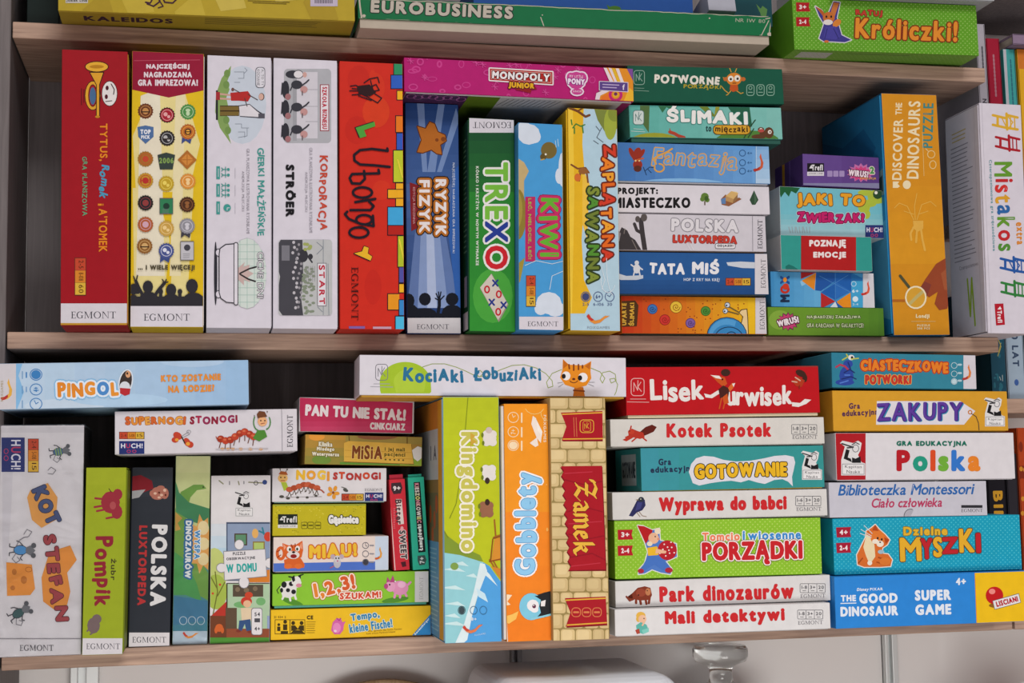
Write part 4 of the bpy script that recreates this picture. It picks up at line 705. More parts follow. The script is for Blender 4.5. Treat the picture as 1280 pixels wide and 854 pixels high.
@art
def p_disco(a):
    a.bg('#c9881f'); a.grad(1095, 200, 1190, 330, '#c9881f', '#cf9122', 4, 1); p = '#e0d2ac'
    a.T('THE', 1123.5, 136, 15, 8, p, rot=-88, b=.6); a.T('DISCOVER', 1122, 187, 76, 12, p, rot=-88.5, b=.9); a.T('DINOSAURS', 1142, 175, 97, 15, p, rot=-88.5, b=1); a.T('PUZZLE', 1160, 157, 56, 13, '#3f7f7c', rot=-88.5, b=.9)
    a.E(1133.5, 231, 5, 5.4, p); a.P([(1116, 227), (1124, 227), (1122, 230), (1125, 233), (1122, 235), (1116, 235)], p); a.Ls([[(1153, 165), (1155, 220)]], .6, '#d8b878'); a.O(1164, 193, 4.6, 4.6, 1, '#dcbf84'); a.O(1166, 206, 4, 5, 1, '#dcbf84'); a.L([(1160, 189), (1157, 186)], 1, '#dcbf84')
    y = '#d6a648'; a.Ls([[(1144, 275), (1143, 258), (1146, 242)], [(1146, 275), (1152, 256), (1163, 252), (1170, 258)], [(1142, 275), (1134, 258), (1124, 254), (1118, 260)], [(1142, 268), (1130, 264)], [(1148, 268), (1160, 264)]], 1, y)
    a.P([(1141, 276), (1154, 276), (1154, 286), (1147, 290), (1142, 286)], y); a.Ls([[(1142, 284), (1138, 292), (1139, 300)], [(1146, 288), (1145, 303)], [(1151, 286), (1153, 300), (1156, 313)]], 2.6, y)
    a.P([(1190, 318), (1170, 330), (1156, 350), (1150, 360), (1161, 372), (1172, 365), (1168, 380), (1174, 388), (1184, 386), (1187, 372), (1190, 372)], '#8f4328'); a.P([(1190, 330), (1176, 342), (1180, 362), (1190, 366)], '#9c5434'); a.L([(1114, 376), (1131, 376)], 3, '#a86020'); a.P([(1150, 360), (1156, 352), (1164, 356), (1158, 372)], '#7c3a30')
    a.L([(1125, 345), (1136, 359)], 3.6, '#4a4c34'); a.E(1144.5, 372, 12.6, 13.6, '#cc9a34'); a.L([(1137, 380), (1146, 371), (1153, 365)], 4, '#b8a868'); a.O(1144.5, 372, 12.6, 13.6, 2, '#e2d6b4')
    a.T('Londji', 1153, 396, 17, 6.5, '#e0d0a4', b=.8, jit=.4); a.L([(1139, 402), (1169, 402)], .6, '#d8b878'); a.T('PUZZLE', 1154, 407, 16, 2.6, '#e0d0a4', b=.3); a.T('200 PCS', 1154, 410.8, 16, 2.6, '#e0d0a4', b=.3)
@art
def l_disco(a):
    a.bg('#2478a8'); w, h = a.w * 1000, a.h * 1000
    a.P([(w, 88), (w - 16, 92), (w - 34, 110), (w - 60, 120), (w, 120)], '#6a8c90'); a.P([(w - 3, 96), (w - 14, 100), (w - 20, 112), (w - 3, 116)], '#2c4448'); a.P([(0, 20), (60, 40), (120, 30), (150, 60), (120, 90), (0, 90)], '#1d6696'); a.P([(w, 150), (w - 40, 165), (w - 40, 260), (w, 270)], '#4a98bc')
@art
def p_mist(a):
    a.bg('#cdc9d3'); a.L([(1227, 128), (1239, 418)], .6, '#b4b0ba')
    def chair(cx, cy, k, c, z):
        def q(p): return [(cx + x * k, cy + y * k) for x, y in p]
        a.Ls([q([(-15, -9), (2, -5)]), q([(-15, 3), (2, 7)]), q([(2, -11), (3, 9)]), q([(3, -9), (16, -6)]), q([(3, 7), (16, 9)]), q([(-9, -7.5), (-9, 4.5)])], 3.2 * k, c)
        a.Ls([q([(7, -7), (7.6, 8)]), q([(12, -6.5), (12.6, 8.5)])], 1.6 * k, c)
        if z: a.Ls([q([(-4, -6), (2, 6)]), q([(4, -7), (10, 0), (5, 7)])], 1.4 * k, c)
    chair(1256, 153, 1, '#d0a432', 1); chair(1259, 180, .95, '#a3202a', 0); chair(1265, 332, .95, '#23549c', 1); chair(1266, 362, .95, '#2f7a3a', 0)
    cs = ['#6f9a2c', '#b8282c', '#b8282c', '#d09a2c', '#b8282c', '#2c6ea0', '#b8282c', '#6f9a2c']
    a.T('Mistakos', 1256, 258, 112, 24, '#2f6a9a', rot=87.6, b=1.6, jit=.4, cols=['#5f922e', '#b8282c', '#c8302c', '#d09a2c', '#2c62a0', '#5f922e', '#b8282c', '#4f8a34'])
    a.T('extra', 1274, 292, 28, 8, '#d0822c', rot=87.6, b=1, jit=.4); a.T('Czteropoziomowa gra zręcznościowa', 1240, 257, 114, 4.8, '#4f8f96', rot=87.6, b=.2)
    a.P([(1243, 380), (1254, 379.5), (1256, 406), (1245, 407)], '#ac1c2c'); a.T('Trefl', 1249.5, 396, 15, 6, '#e2d8da', rot=87, b=.8); a.P([(1246.5, 387), (1250, 383), (1252, 387)], '#e2d8da')
@art
def l_mist(a):
    w, h = a.w * 1000, a.h * 1000; a.bg('#c9c6ce'); a.lines(w - 62, 22, w - 22, 3, 5, 1.4, '#b8a86a'); a.lines(w - 66, 40, w - 16, 28, 5.2, 1.2, '#85838c')
    a.T('Czteropoziomowa', w - 34, 190, 44, 6, '#77757e'); a.L([(w - 38, 205), (w - 34, 250), (w - 28, 205), (w - 24, 262)], 3.4, '#8fae34'); a.L([(w - 9, 0), (w - 9, h)], .8, '#b2aeb8')
@art
def l_trexo(a):
    w, h = a.w * 1000, a.h * 1000; a.bg('#173f26'); a.R(w - 30, h - 20, w, h, '#b9b8bc'); a.R(w - 22, h - 60, w - 6, h - 26, '#8a8a92'); a.lines(w - 24, 20, w - 6, 22, 6, 1.6, '#5f8a68')
# ================================================= top shelf
@art
def p_kalei(a):
    a.bg('#b39c2e'); rnd = random.Random(8)
    for i in range(16):
        x, y = 80 + i * 23, rnd.uniform(-60, 15); a.P([(x, y), (x + 30, y - 26), (x + 44, y + 22), (x + 12, y + 26)], ['#bfa93c', '#a8902a', '#c6b250'][i % 3])
    a.R(82, -30, 110, 4, '#c4c0b8'); a.T('JOKER LINE', 96, 1.5, 26, 3, '#33302c', b=.4); a.P([(82, -30), (110, -30), (110, -2), (82, -2)], '#1c1a1a')
    for c, d in ((200, 4), (214, 0)): a.L([(188 + d, -20), (192, -4), (188, 4), (182, 3)], 1.8, '#3c1c34')
    a.L([(196, -14), (200, 2), (192, 8), (184, 5)], 1.8, '#3c1c34'); a.L([(200, -10), (206, 3), (216, 4), (222, -2)], 1.8, '#3c1c34'); a.L([(196, -4), (204, 8), (198, 10)], 1.4, '#3c1c34'); a.L([(146, -6), (144, -1)], 1.4, '#4a2a5a')
    a.Ls([[(310, 1), (362, 3)], [(316, 3.4), (358, 5)]], .8, '#6a5a20'); a.R(388, -20, 422, 8, '#bcb2c4'); a.Ls([[(394 + i * 2.1, -16), (394 + i * 2.1, 4)] for i in range(11)], 1, '#3c343c')
@art
def b_kalei(a):
    a.bg('#a38f2e'); a.T('KALEIDOS', 70, 22, 92, 16, '#3a2438', rot=0, b=2); a.lines(150, 8, 290, 5, 4.5, 1.2, '#4a3c24', .2); a.R(0, 0, 320, 4, '#c0aa40')
@art
def p_euro(a):
    a.bg('#146a40'); a.T('EUROBUSINESS', 552.5, 12, 178, 16, '#b6afa2', rot=2.7, b=2.4, o=[('#23302a', 1.2)]); a.T('NR IW 80', 938, 26, 37, 4.6, '#a8aa98', rot=2.4)
    rnd = random.Random(11); w = '#b9b0a2'
    e = [(447 + i * 8.7, -1.5 + i * .385 + rnd.uniform(-.7, .5)) for i in range(60)]; a.L(e, .9, w); e = [(450 + i * 8.6, 23.6 + i * .385 + rnd.uniform(-.6, .8)) for i in range(60)]; a.L(e, 1.4, w)
    a.L([(449, -2), (450, 8), (452, 22)], 2, w); a.Ls([[(965, 20), (961, 45)], [(961, 26), (952, 44)], [(676, 22), (680, 33)], [(957, 24), (966, 22)]], 1.1, w); a.Es([(678, 19, .8, .8), (887, 23, 1, 1), (455, 20, 2.2, 2), (962, 43, 3, 2.4), (951, 45, 2.4, 1.2)], w)
@art
def p_kroli(a):
    a.bg('#5f9c28'); a.dots(985, -8, 1230, 76, 5.4, 2.75, .8, '#93bf5e', .033)
    for y, t in ((8.5, '3+'), (27, '2-4')): a.P([(995, y - 5.5), (1012, y - 5.2), (1011, y), (1013, y + 6), (995.5, y + 6)], '#a81a22'); a.T(t, 1003.5, y + .3, 9, 5.5, '#e0d4d0', b=.9)
    s = '#cfcfd4'; r = [(1040, 52), (1030, 52), (1024, 48), (1030, 30), (1024, 20), (1019, 8), (1027, 13), (1031, 20), (1036, 16), (1042, 2), (1050, 3), (1046, 22), (1048, 30), (1052, 44), (1064, 50), (1056, 53)]
    a.L(r, 2.2, s, True); a.P(r, '#3d3a86'); a.P([(1030, 22), (1019, 8), (1027, 12), (1033, 20)], '#b0592a'); a.P([(1037, 20), (1042, 3), (1049, 4), (1043, 22)], '#c0703a'); a.E(1036, 22, 7.5, 7, '#bd6a2e'); a.E(1035, 28, 6, 3.4, '#d8d4d0'); a.Es([(1033, 21, 1.2, 1.6), (1039, 21, 1.2, 1.6)], '#2c1c18'); a.E(1046, 29, 6, 4, '#cf7f34', rot=-40); a.P([(1032, 34), (1044, 33), (1051, 46), (1044, 50), (1029, 48)], '#454194'); a.Ls([[(1034, 36), (1031, 48)], [(1042, 36), (1048, 48)]], 1, '#2c2a6a'); a.E(1033, 52, 3, 1.6, '#c86a34')
    a.T('RATUJ', 1086, 17, 34, 9.5, '#b83a2c', rot=2, b=1.6, jit=.7, o=[('#5c2414', .5)]); a.T('Króliczki!', 1133, 37.5, 128, 26, '#db8a2e', rot=2.2, b=2.6, o=[('#7c2f16', 1.5)])
@art
def b_kroli(a):
    a.bg('#6fa03c'); a.R(12, 8, 52, 30, '#b4b6ac'); a.dots(0, 0, 236, 60, 6, 4, .8, '#8fb860'); a.R(70, 8, 150, 10, '#5c7a3c')
# ================================================= lower shelf, left half
def mouse(a, cx, cy, k, body, c2, rot):
    r = math.radians(rot); c, d = math.cos(r), math.sin(r)
    def q(p): return [(cx + k * (c * x - d * y), cy + k * (d * x + c * y)) for x, y in p]
    o = '#3a3a44'; e = q([(0, 5)])[0]; h = q([(0, -6)])[0]
    a.L(q([(3, 9), (9, 13), (13, 9), (10, 5), (7, 8)]), .7, '#6a6a72'); a.Ls([q([(-2, 9), (-3, 16), (-6, 16)]), q([(2, 9), (3, 16), (6, 16)]), q([(-4, 2), (-8, 6), (-9, 9)]), q([(4, 2), (8, 5), (10, 3)])], 1.1, o)
    a.E(e[0], e[1] - .0, 5 * k, 7 * k, o, rot=rot); a.E(e[0], e[1], 4.4 * k, 6.4 * k, body, rot=rot)
    if c2: a.Ls([q([(-4, 2), (4, 2)]), q([(-4, 5), (4, 5)]), q([(-4, 8), (4, 8)])], 1.1 * k, c2)
    a.P(q([(-5, -5), (0, -10), (5, -5), (3, -1), (0, 0), (-3, -1)]), '#6d7076'); m = q([(-5, -8), (5, -8)]); a.Es([(m[0][0], m[0][1], 2.6 * k, 2.6 * k), (m[1][0], m[1][1], 2.6 * k, 2.6 * k)], '#55585e')
@art
def p_kot(a):
    a.bg('#cfcdd1'); a.R(0, 531, 108, 541, '#c5c3c8'); a.P([(3, 548), (18, 546), (14, 640), (8, 720), (3, 700)], '#c6c4ca')
    a.huch(2, 547, 31, 590, rot=90); a.age(35.5, 549, 48, 590, rot=90); mouse(a, 78, 564, 1, '#4a6a8c', '#8cac50', 80); a.L([(60, 588), (64, 584), (70, 588), (66, 593), (60, 592)], .7, '#6a6a72')
    a.P([(38, 613), (60, 604), (72, 622), (70, 650), (52, 660), (40, 650), (34, 622)], '#d29a52'); a.T('KOT', 58, 632, 50, 20, '#46557e', rot=66, b=3, jit=.6, o=[('#252c44', .8)])
    a.P([(62, 690), (88, 682), (96, 700), (84, 716), (88, 740), (84, 756), (70, 764), (54, 752), (52, 722)], '#d68f3e'); a.P([(8, 703), (40, 706), (44, 736), (38, 744), (9, 745)], '#d68f3e'); a.Es([(18, 715, 3, 4), (30, 725, 4, 5), (16, 735, 3, 3)], '#b06e2a'); a.O(36, 712, 4, 3, .8, '#a8662a')
    a.T('STEFAN', 69, 723, 110, 20, '#9c4248', rot=81, b=3, jit=.7, o=[('#4c1c22', .8)]); mouse(a, 32, 688, 1.25, '#4c8cc0', None, 92); mouse(a, 28, 764, 1.15, '#3a5a5c', None, 60); a.L([(30, 668), (34, 662), (40, 665), (36, 671), (30, 672), (24, 676), (20, 684)], .7, '#6a6a72')
    a.L([(-2, 798.5), (104, 798.5)], .8, '#8a888e'); a.EG(46, 810, 42, 7)
@art
def p_pompik(a):
    a.bg('#90a022'); a.grad(100, 584, 162, 650, '#98a428', '#8e9e20', 3, 1); c = '#8e2c38'
    a.Es([(138, 628, 12, 14), (146, 640, 7, 9), (147, 618, 6, 7)], c); a.Ls([[(130, 624), (119, 623)], [(130, 632), (118, 634)], [(131, 637), (121, 639)], [(143, 646), (133, 648)]], 2.6, c); a.L([(139, 615), (136, 611)], .9, '#3a1418'); a.Es([(141, 632, 4, 5)], '#a44a4e')
    a.T('Pompik', 128, 714, 88, 26, '#84222f', rot=91, b=2.6, jit=.6); a.T('żubr', 142, 712, 27, 7, '#44401c', rot=91, b=.6); a.Es([(117, 782, 8, 10), (121, 774, 6, 6)], '#6c5c5c'); a.Ls([[(112, 786), (109, 789)], [(116, 791), (113, 793)]], 2, '#6c5c5c')
    a.R(100, 798, 160, 822, '#cac8cc'); a.EG(129, 808, 42, 7)
@art
def p_plux(a):
    a.bg('#2c3038'); a.grad(158, 584, 220, 640, '#343840', '#2c3038', 3, 1); a.P([(163, 596), (176, 594), (190, 601), (192, 611), (176, 617), (163, 613)], '#7c1c26'); a.P([(164, 614), (182, 612), (174, 622), (164, 624)], '#9c9c9e'); a.Es([(190, 617, 3, 4), (197, 614, 7, 5), (197, 620, 8, 5), (206, 617, 5, 7), (201, 610, 5, 3)], '#a86a5a'); a.Es([(194, 617, 2, 1.6), (202, 619, 2, 1.6), (206, 613, 2, 2), (199, 622, 2, 1.4)], '#d6b09a'); a.Es([(199, 616, 1.4, 1.4), (207, 619, 1.2, 1.6)], '#5c2c20')
    a.T('POLSKA', 198.5, 707, 102, 20, '#d6d6d8', rot=91.5, b=3.4); a.T('LUXTORPEDA', 178, 707, 100, 10.5, '#b03234', rot=91.5, b=1.8); a.R(150, 791, 220, 812, '#d2cfd2'); a.EG(186.5, 800, 42, 7)
@art
def p_dino(a):
    a.grad(214, 568, 266, 660, '#d2d4a0', '#bcc88a', 4, 1); a.grad(214, 660, 266, 812, '#5c9a72', '#3a7c9e', 7, 1)
    for q, c in (([(218, 640), (226, 615), (242, 606), (254, 606), (258, 611), (246, 613), (238, 622), (232, 645), (244, 690), (262, 720), (262, 752), (240, 740), (218, 700)], '#6f9c46'), ([(219, 600), (224, 616), (236, 628), (262, 636), (262, 660), (240, 652), (220, 640)], '#3f8458'), ([(218, 690), (232, 700), (246, 730), (252, 752), (232, 744), (217, 744)], '#4c9a54'), ([(217, 745), (262, 752), (262, 775), (216, 782)], '#3c7898'), ([(219, 640), (228, 648), (222, 654), (226, 662), (219, 664)], '#c2984a')): a.P(q, c)
    a.E(254, 609, 1, 1, '#2c3020'); burst(a, 252, 680, 16, 38, '#d9a258', n=9); a.Es([(254, 660, 7, 9), (254, 680, 8, 8), (254, 699, 7, 8)], '#e0d2a2')
    a.T('DINOZAURÓW', 236, 687, 72, 9, '#e2e6e4', rot=91, b=1.8, o=[('#2c6a9a', 2.2)]); a.T('WYSPA', 246.5, 681, 36, 7, '#3c8ac0', rot=91, b=1, o=[('#dfe6e8', 1)])
    for x in (229, 240, 251): a.O(x, 776, 4.6, 5, .8, '#b8ccd6')
    a.R(214, 789, 264, 812, '#b2c4d0'); a.swoosh(238, 795, 7)
@art
def p_domu(a):
    a.bg('#d6d4d6'); a.Ls([[(274, 601), (279, 605)], [(298, 602), (299, 606)], [(311, 603), (329, 604)]], 1.6, '#8a8a70'); a.O(320, 604, 2.4, 2.4, .9, '#4a4a50'); a.E(331, 603, 3, 3, '#33467c'); a.Ls([[(287, 602), (287, 606)], [(305, 602), (305, 605)]], 1.2, '#77777c'); a.captain(303, 629, 1.15)
    a.grad(258, 655, 286, 700, '#d2d6da', '#a8c8dc', 3, 1); a.E(268, 715, 16, 30, '#b9c474'); a.E(270, 740, 14, 22, '#9fb44c'); a.Ls([[(266, 770), (272, 740), (269, 715)], [(272, 745), (281, 728)], [(271, 735), (264, 722)]], 1.4, '#6a6e2c'); a.Es([(281, 697, 2, 2), (275, 731, 1.6, 1.6), (266, 742, 1.5, 1.5), (274, 712, 1.4, 1.4)], '#c4452c'); a.P([(262, 772), (283, 752), (284, 772)], '#b03428'); a.R(262, 770, 284, 800, '#6c3c24'); a.Es([(274, 785, 5, 5), (270, 788, 2, 4), (278, 788, 2, 4)], '#c8602c')
    a.R(283, 653, 342, 726, '#47546c'); a.R(284.5, 655, 342, 725, '#8697b2'); a.R(293, 667, 309, 682, '#4a3a2a'); a.R(294.5, 668.5, 307.5, 680.5, '#5a8a68'); a.R(316, 677, 331, 690, '#8a743c'); a.R(317.5, 678.5, 329.5, 688.5, '#a8c06c'); a.E(319, 667, 4, 6, '#d8a860'); a.Ls([[(324, 664), (332, 668)], [(328, 660), (330, 668)]], 2, '#2f7c8c'); a.E(335, 671, 5, 6, '#c4402c'); a.P([(312, 721), (318, 714), (340, 712), (340, 728), (306, 728)], '#cc7a2c')
    a.R(283, 729, 342, 800, '#3c3428'); a.R(284.5, 730, 342, 797, '#a6c2a0'); a.R(291, 731, 329, 746, '#54483a'); a.Es([(297, 737, 3, 3), (308, 738, 3.4, 3), (319, 736, 3, 3)], '#7a6a54'); a.Es([(326, 752, 6, 5), (302, 756, 10, 4)], '#6fa86c'); a.R(282, 760, 296, 788, '#5c4a38'); a.R(283, 786, 338, 800, '#8c4a30')
    a.E(308, 752, 7, 6, '#c03a2a'); a.E(311, 744, 5, 4, '#c4452c'); a.E(309, 755, 5, 4.6, '#dcb08c'); a.P([(301, 760), (316, 760), (315, 776), (302, 776)], '#d8c4a4'); a.P([(299, 776), (313, 774), (314, 788), (308, 789), (306, 780), (302, 789), (298, 787)], '#33507c'); a.Es([(298, 789, 3, 1.6), (312, 790, 3, 1.6)], '#7a3428'); a.R(334, 770, 340, 786, '#8c9cc0'); a.R(255, 797, 342, 806, '#4c8c34')
    w = '#d9d7d9'
    for g, c in ((.8, '#8f8f94'), (0, w)): a.P([(280 - g, 690 - g), (331 + g, 687 - g), (333 + g, 720 + g), (281 - g, 725 + g)], c); a.Es([(299, 681, 5.4 + g, 5.8 + g), (277, 710, 6 + g, 5.4 + g), (337, 704, 5.6 + g, 6 + g), (305, 728, 6 + g, 7 + g)], c)
    a.T('PUZZLE', 299, 692, 16, 4, '#4a4a50', rot=-3, b=.4); a.T('OBSERWACYJNE', 301, 698.5, 36, 4.4, '#4a4a50', rot=-3, b=.4); a.T('W DOMU', 302, 710, 38, 11, '#2ca09a', rot=-3, b=1.2)
    a.RR(314, 760, 328, 794, 3, '#77777c'); a.RR(314.7, 760.7, 327.3, 793.3, 3, w); a.T('54', 321.5, 768, 7, 5, '#4a4a50', b=.5); a.R(318, 773, 325, 778, '#4a4a50'); a.T('4+', 321.5, 786, 7, 5, '#4a4a50', b=.5)
@art
def p_pingolo(a):
    a.bg('#a4c3de'); a.grad(18, 445, 320, 522, '#b2cade', '#93b6d8', 8, 0); a.E(80, 508, 50, 9, '#bccfe0'); a.E(240, 452, 40, 7, '#a9c4de'); a.E(150, 500, 60, 8, '#a9c8e2'); a.R(-8, 450, 20, 524, '#c6c4c9'); a.P([(20, 455), (28, 455), (23, 470), (30, 490), (20, 515)], '#7fb2da'); a.swoosh(11, 489, 10, '#ac3434', '#d8a84a', rot=-72); a.T('FOXGAMES', 2.5, 489, 26, 3, '#9a8a5a', rot=-90)
    for y in (468.5, 487, 505): a.O(45, y, 7.4, 7, 1, '#3c7cb8'); a.L([(28, y - 4), (28, y + 5)], 1, '#5a8ab8')
    a.E(45, 468.5, 6, 5.6, '#3c7cb8'); a.L([(33, 466), (33, 472)], 1.6, '#3c7cb8'); a.T('4+', 45, 487, 6, 7, '#3c7cb8', rot=-90, b=.5); a.Ls([[(45, 505), (48, 503)], [(45, 505), (43, 501)], [(33, 484), (33, 490)]], .9, '#3c7cb8')
    a.T('PINGOL', 110, 487, 77, 20, '#d8872f', rot=-1.5, b=4, jit=.5, o=[('#d6e2ee', 2.4), ('#7fb6de', 3.8)], cols=['#d8842c', '#dc9238', '#d8842c', '#dc8e34', '#4a86c4', '#dc8e34'])
    a.E(157, 478, 9, 16.5, '#d4dee8', rot=12); a.E(157, 478, 7.4, 15, '#3c3230', rot=12); a.E(160, 468, 3.2, 4.4, '#cf9a72'); a.E(159, 467, 1.2, 1.6, '#2a2422'); a.E(156, 484, 6.6, 7, '#cfd4dc'); a.P([(150, 485), (163, 486), (162, 493), (156, 495), (150, 492)], '#b02c34')
    a.T('KTO ZOSTANIE', 238.5, 472.5, 75, 9.5, '#d98a38', rot=-1.5, b=1.6, jit=.4); a.T('NA ŁODZIE?', 239, 486, 58, 9.5, '#d98a38', rot=-1.5, b=1.6, jit=.4)
@art
def p_supernogi(a):
    a.bg('#cdcad0'); a.T('SUPERNOGI', 194.5, 526, 76, 11.5, '#cf7a2e', rot=-1, b=2, jit=.8, o=[('#8c4a2c', .5)], cols=['#c8602c', '#d88a34', '#cf7a2e', '#d89a44']); a.T('STONOGI', 267, 525, 60, 11.5, '#8f2444', rot=-1, b=2, jit=.8, cols=['#8a2038', '#a02c4c', '#8c2a50'])
    a.age(149.5, 540.5, 180, 548.5); a.huch(149, 551.5, 180.5, 568); a.L([(352, 508), (353, 570)], .7, '#8a888e'); a.EG(362.5, 539, 40, 7, rot=-90)
    a.Es([(222, 545, 6, 4.5, 35), (219, 550, 4.5, 3.6, 0), (234, 553, 6, 4, 60), (238, 556, 4, 4)], '#b8402c', n=12); a.Es([(221, 550, 2.4, 2), (235, 555, 2.6, 2.4)], '#d8963a'); a.L([(227, 546), (231, 554)], 1.6, '#33281e'); a.Ls([[(228, 545), (236, 540)], [(229, 547), (237, 543)]], .6, '#77777c'); a.O(236, 540, 2.5, 2, .6, '#8a8a90')
    for i, (x, y) in enumerate([(276, 549), (282, 551), (288, 550), (294, 546), (300, 542), (306, 540), (312, 543), (317, 546)]):
        a.L([(x, y + 4), (x - 2 + i % 3, y + 11)], 1.1, '#6a3a24'); a.E(x, y, 4.8, 4.4, '#b4402a' if i % 2 else '#a03622'); a.E(x - 1, y - 1.2, 2, 1.4, '#c86a48')
    a.Es([(x, 561.5, 3, 1.4) for x in (278, 285, 291, 301, 313, 326)], '#c88a34'); a.L([(270, 546), (272, 550), (276, 549)], 1, '#a03622'); a.L([(270, 562), (335, 561)], 1, '#bab6ba')
    a.P([(316, 548), (322, 538), (331, 538), (334, 546), (324, 552)], '#4c8434'); a.Ls([arc(323, 528, 6, 10, 100, 220, 6), arc(332, 528, 6, 9, 80, -40, 6)], 1.4, '#3c7a34'); a.E(328, 527, 6, 6, '#dca878'); a.P([(321, 518), (324, 514), (331, 515), (334, 521), (322, 523)], '#6a4028'); a.Es([(326, 526, .9, 1), (331, 526, .9, 1)], '#2c1c14'); a.L([(326, 530), (331, 529)], .8, '#8c3a2c')
    a.Es([(334, 515, .8, .8), (318, 520, .7, .7)], '#5a4a44')
@art
def p_tempo(a):
    a.bg('#e6ba22'); a.T('21 034 2', 350, 771.5, 15, 3, '#6a5414', b=.3); d = '#3c3010'; a.R(343.5, 774.5, 381.5, 793, d); a.R(344.3, 775.3, 362, 792.2, '#e6ba22'); a.R(363, 775.3, 380.7, 792.2, '#e6ba22')
    for x, y, k in ((348.5, 781, 1), (356.5, 777.5, 1.3)): a.E(x, y, 1.8 * k, 1.8 * k, d); a.P([(x - 2 * k, y + 2.4 * k), (x + 2 * k, y + 2.4 * k), (x + 2 * k, y + 8 * k), (x - 2 * k, y + 8 * k)], d)
    a.Es([(366.5, 779, 2.4, 2.6), (377, 779, 2.4, 2.6)], d); a.P([(364, 782), (369, 782), (373, 787), (364, 789)], d); a.P([(374.5, 782), (380, 782), (380, 789), (372, 787)], d); a.R(351, 789, 360, 792.2, d); a.P([(363, 792), (367, 788), (377, 788), (381, 792)], d)
    a.T('CE', 387.5, 772, 8, 5, d, b=.7); a.lines(383, 777.5, 397, 6, 2.7, .6, '#8a6e1c')
    a.P([(416, 778), (421, 773), (426, 773.5), (428, 778), (432, 777), (430, 781), (429, 788), (425, 793), (418, 793), (414, 788)], '#cf62a2'); a.E(421, 785, 5, 6.4, '#dd86b8'); a.E(419, 789, 2, 1.6, '#e8c4d8'); a.Ls([[(421, 773), (424, 776), (426, 773)]], 1, '#a83a84')
    a.T('Tempo,', 456.5, 771, 36, 11.5, '#2f7fb0', rot=-8, b=1.2, o=[('#d8dcc0', .9)]); a.T('kleine Fische!', 463.5, 782.5, 54, 11, '#2f7fb0', rot=-8, b=1.1, o=[('#d8dcc0', .8)])
    a.T('Wer gewinnt das bunte Rennen', 481, 788, 42, 2.6, '#7a5e1c', rot=-4); a.T('beim ersten Farbwürfelspiel', 476, 791.3, 36, 2.6, '#7a5e1c', rot=-4); a.P([(513, 797), (540, 766), (543, 800)], '#2c80bc'); a.T('Ravensburger', 527.5, 783.5, 27, 3.2, '#dde8ee', rot=-49, b=.4)
@art
def p_cow(a):
    a.bg('#86c034'); a.R(338, 758.5, 540, 764, '#5cb0a0'); a.Es([(366, 753, 14, 3.6, 18), (494, 750, 17, 3.4, -8)], '#4f8a2c', n=14); w = '#dcdcd8'; k = '#1e2022'
    a.P([(350, 735), (356, 727), (366, 726), (371, 732), (370, 744), (362, 748), (353, 746)], w); a.Ls([[(355, 745), (353, 749)], [(362, 746), (363, 751)], [(368, 743), (370, 749)]], 2.6, w); a.Es([(355, 731, 3.4, 4), (364, 730, 3, 3), (360, 738, 2.6, 2.6), (367, 740, 3, 3), (352, 738, 2, 3)], k); a.P([(364, 722), (374, 720), (377, 729), (372, 735), (365, 730)], w); a.P([(364, 722), (368, 719), (369, 726), (366, 728)], k); a.P([(372, 720), (376, 718), (376, 724)], k); a.E(373.5, 732, 3.6, 2.4, '#cf8898'); a.Ls([[(361, 721), (366, 722)], [(374, 720), (379, 718)]], 1.6, k); a.L([(350, 733), (346, 738), (348, 742)], 1, k)
    a.T('1,2,3!', 418, 734, 53, 22, '#dc7a34', rot=-13, b=2.6, jit=.4, o=[('#ece4d4', 1.5), ('#b8542c', 2.2)], cols=['#dc8234', '#dc8234', '#d8682c', '#d8682c', '#d05a2c', '#d05a2c']); a.T('SZUKAM!', 450.5, 744.5, 52, 9, '#cf4c34', rot=-2, b=1.6, jit=.5, o=[('#ece4d4', 1.2), ('#b8542c', 1.8)])
    p = '#d890b4'; a.E(500, 735, 10.5, 9, p); a.E(488, 733, 6, 7, '#dd9cbc'); a.E(482.5, 733, 2.6, 3.4, '#b0487c'); a.P([(487, 728), (491, 719), (494, 728)], '#b0487c'); a.P([(483, 728), (484, 721), (488, 727)], '#b0487c'); a.Ls([[(494, 742), (493, 747)], [(500, 743), (500, 747)], [(506, 741), (508, 745)], [(510, 731), (513, 728)]], 3, p); a.E(502, 731, 5, 4, '#e4b0cc'); a.Es([(487, 731, 1, 1.2)], k); a.Es([(494, 727, 1, 1)], w)
    a.R(518.5, 708, 540, 759, '#d0d0ce'); a.EG(526.5, 735.5, 28, 4.6, rot=-90, col='#a2a2a0')
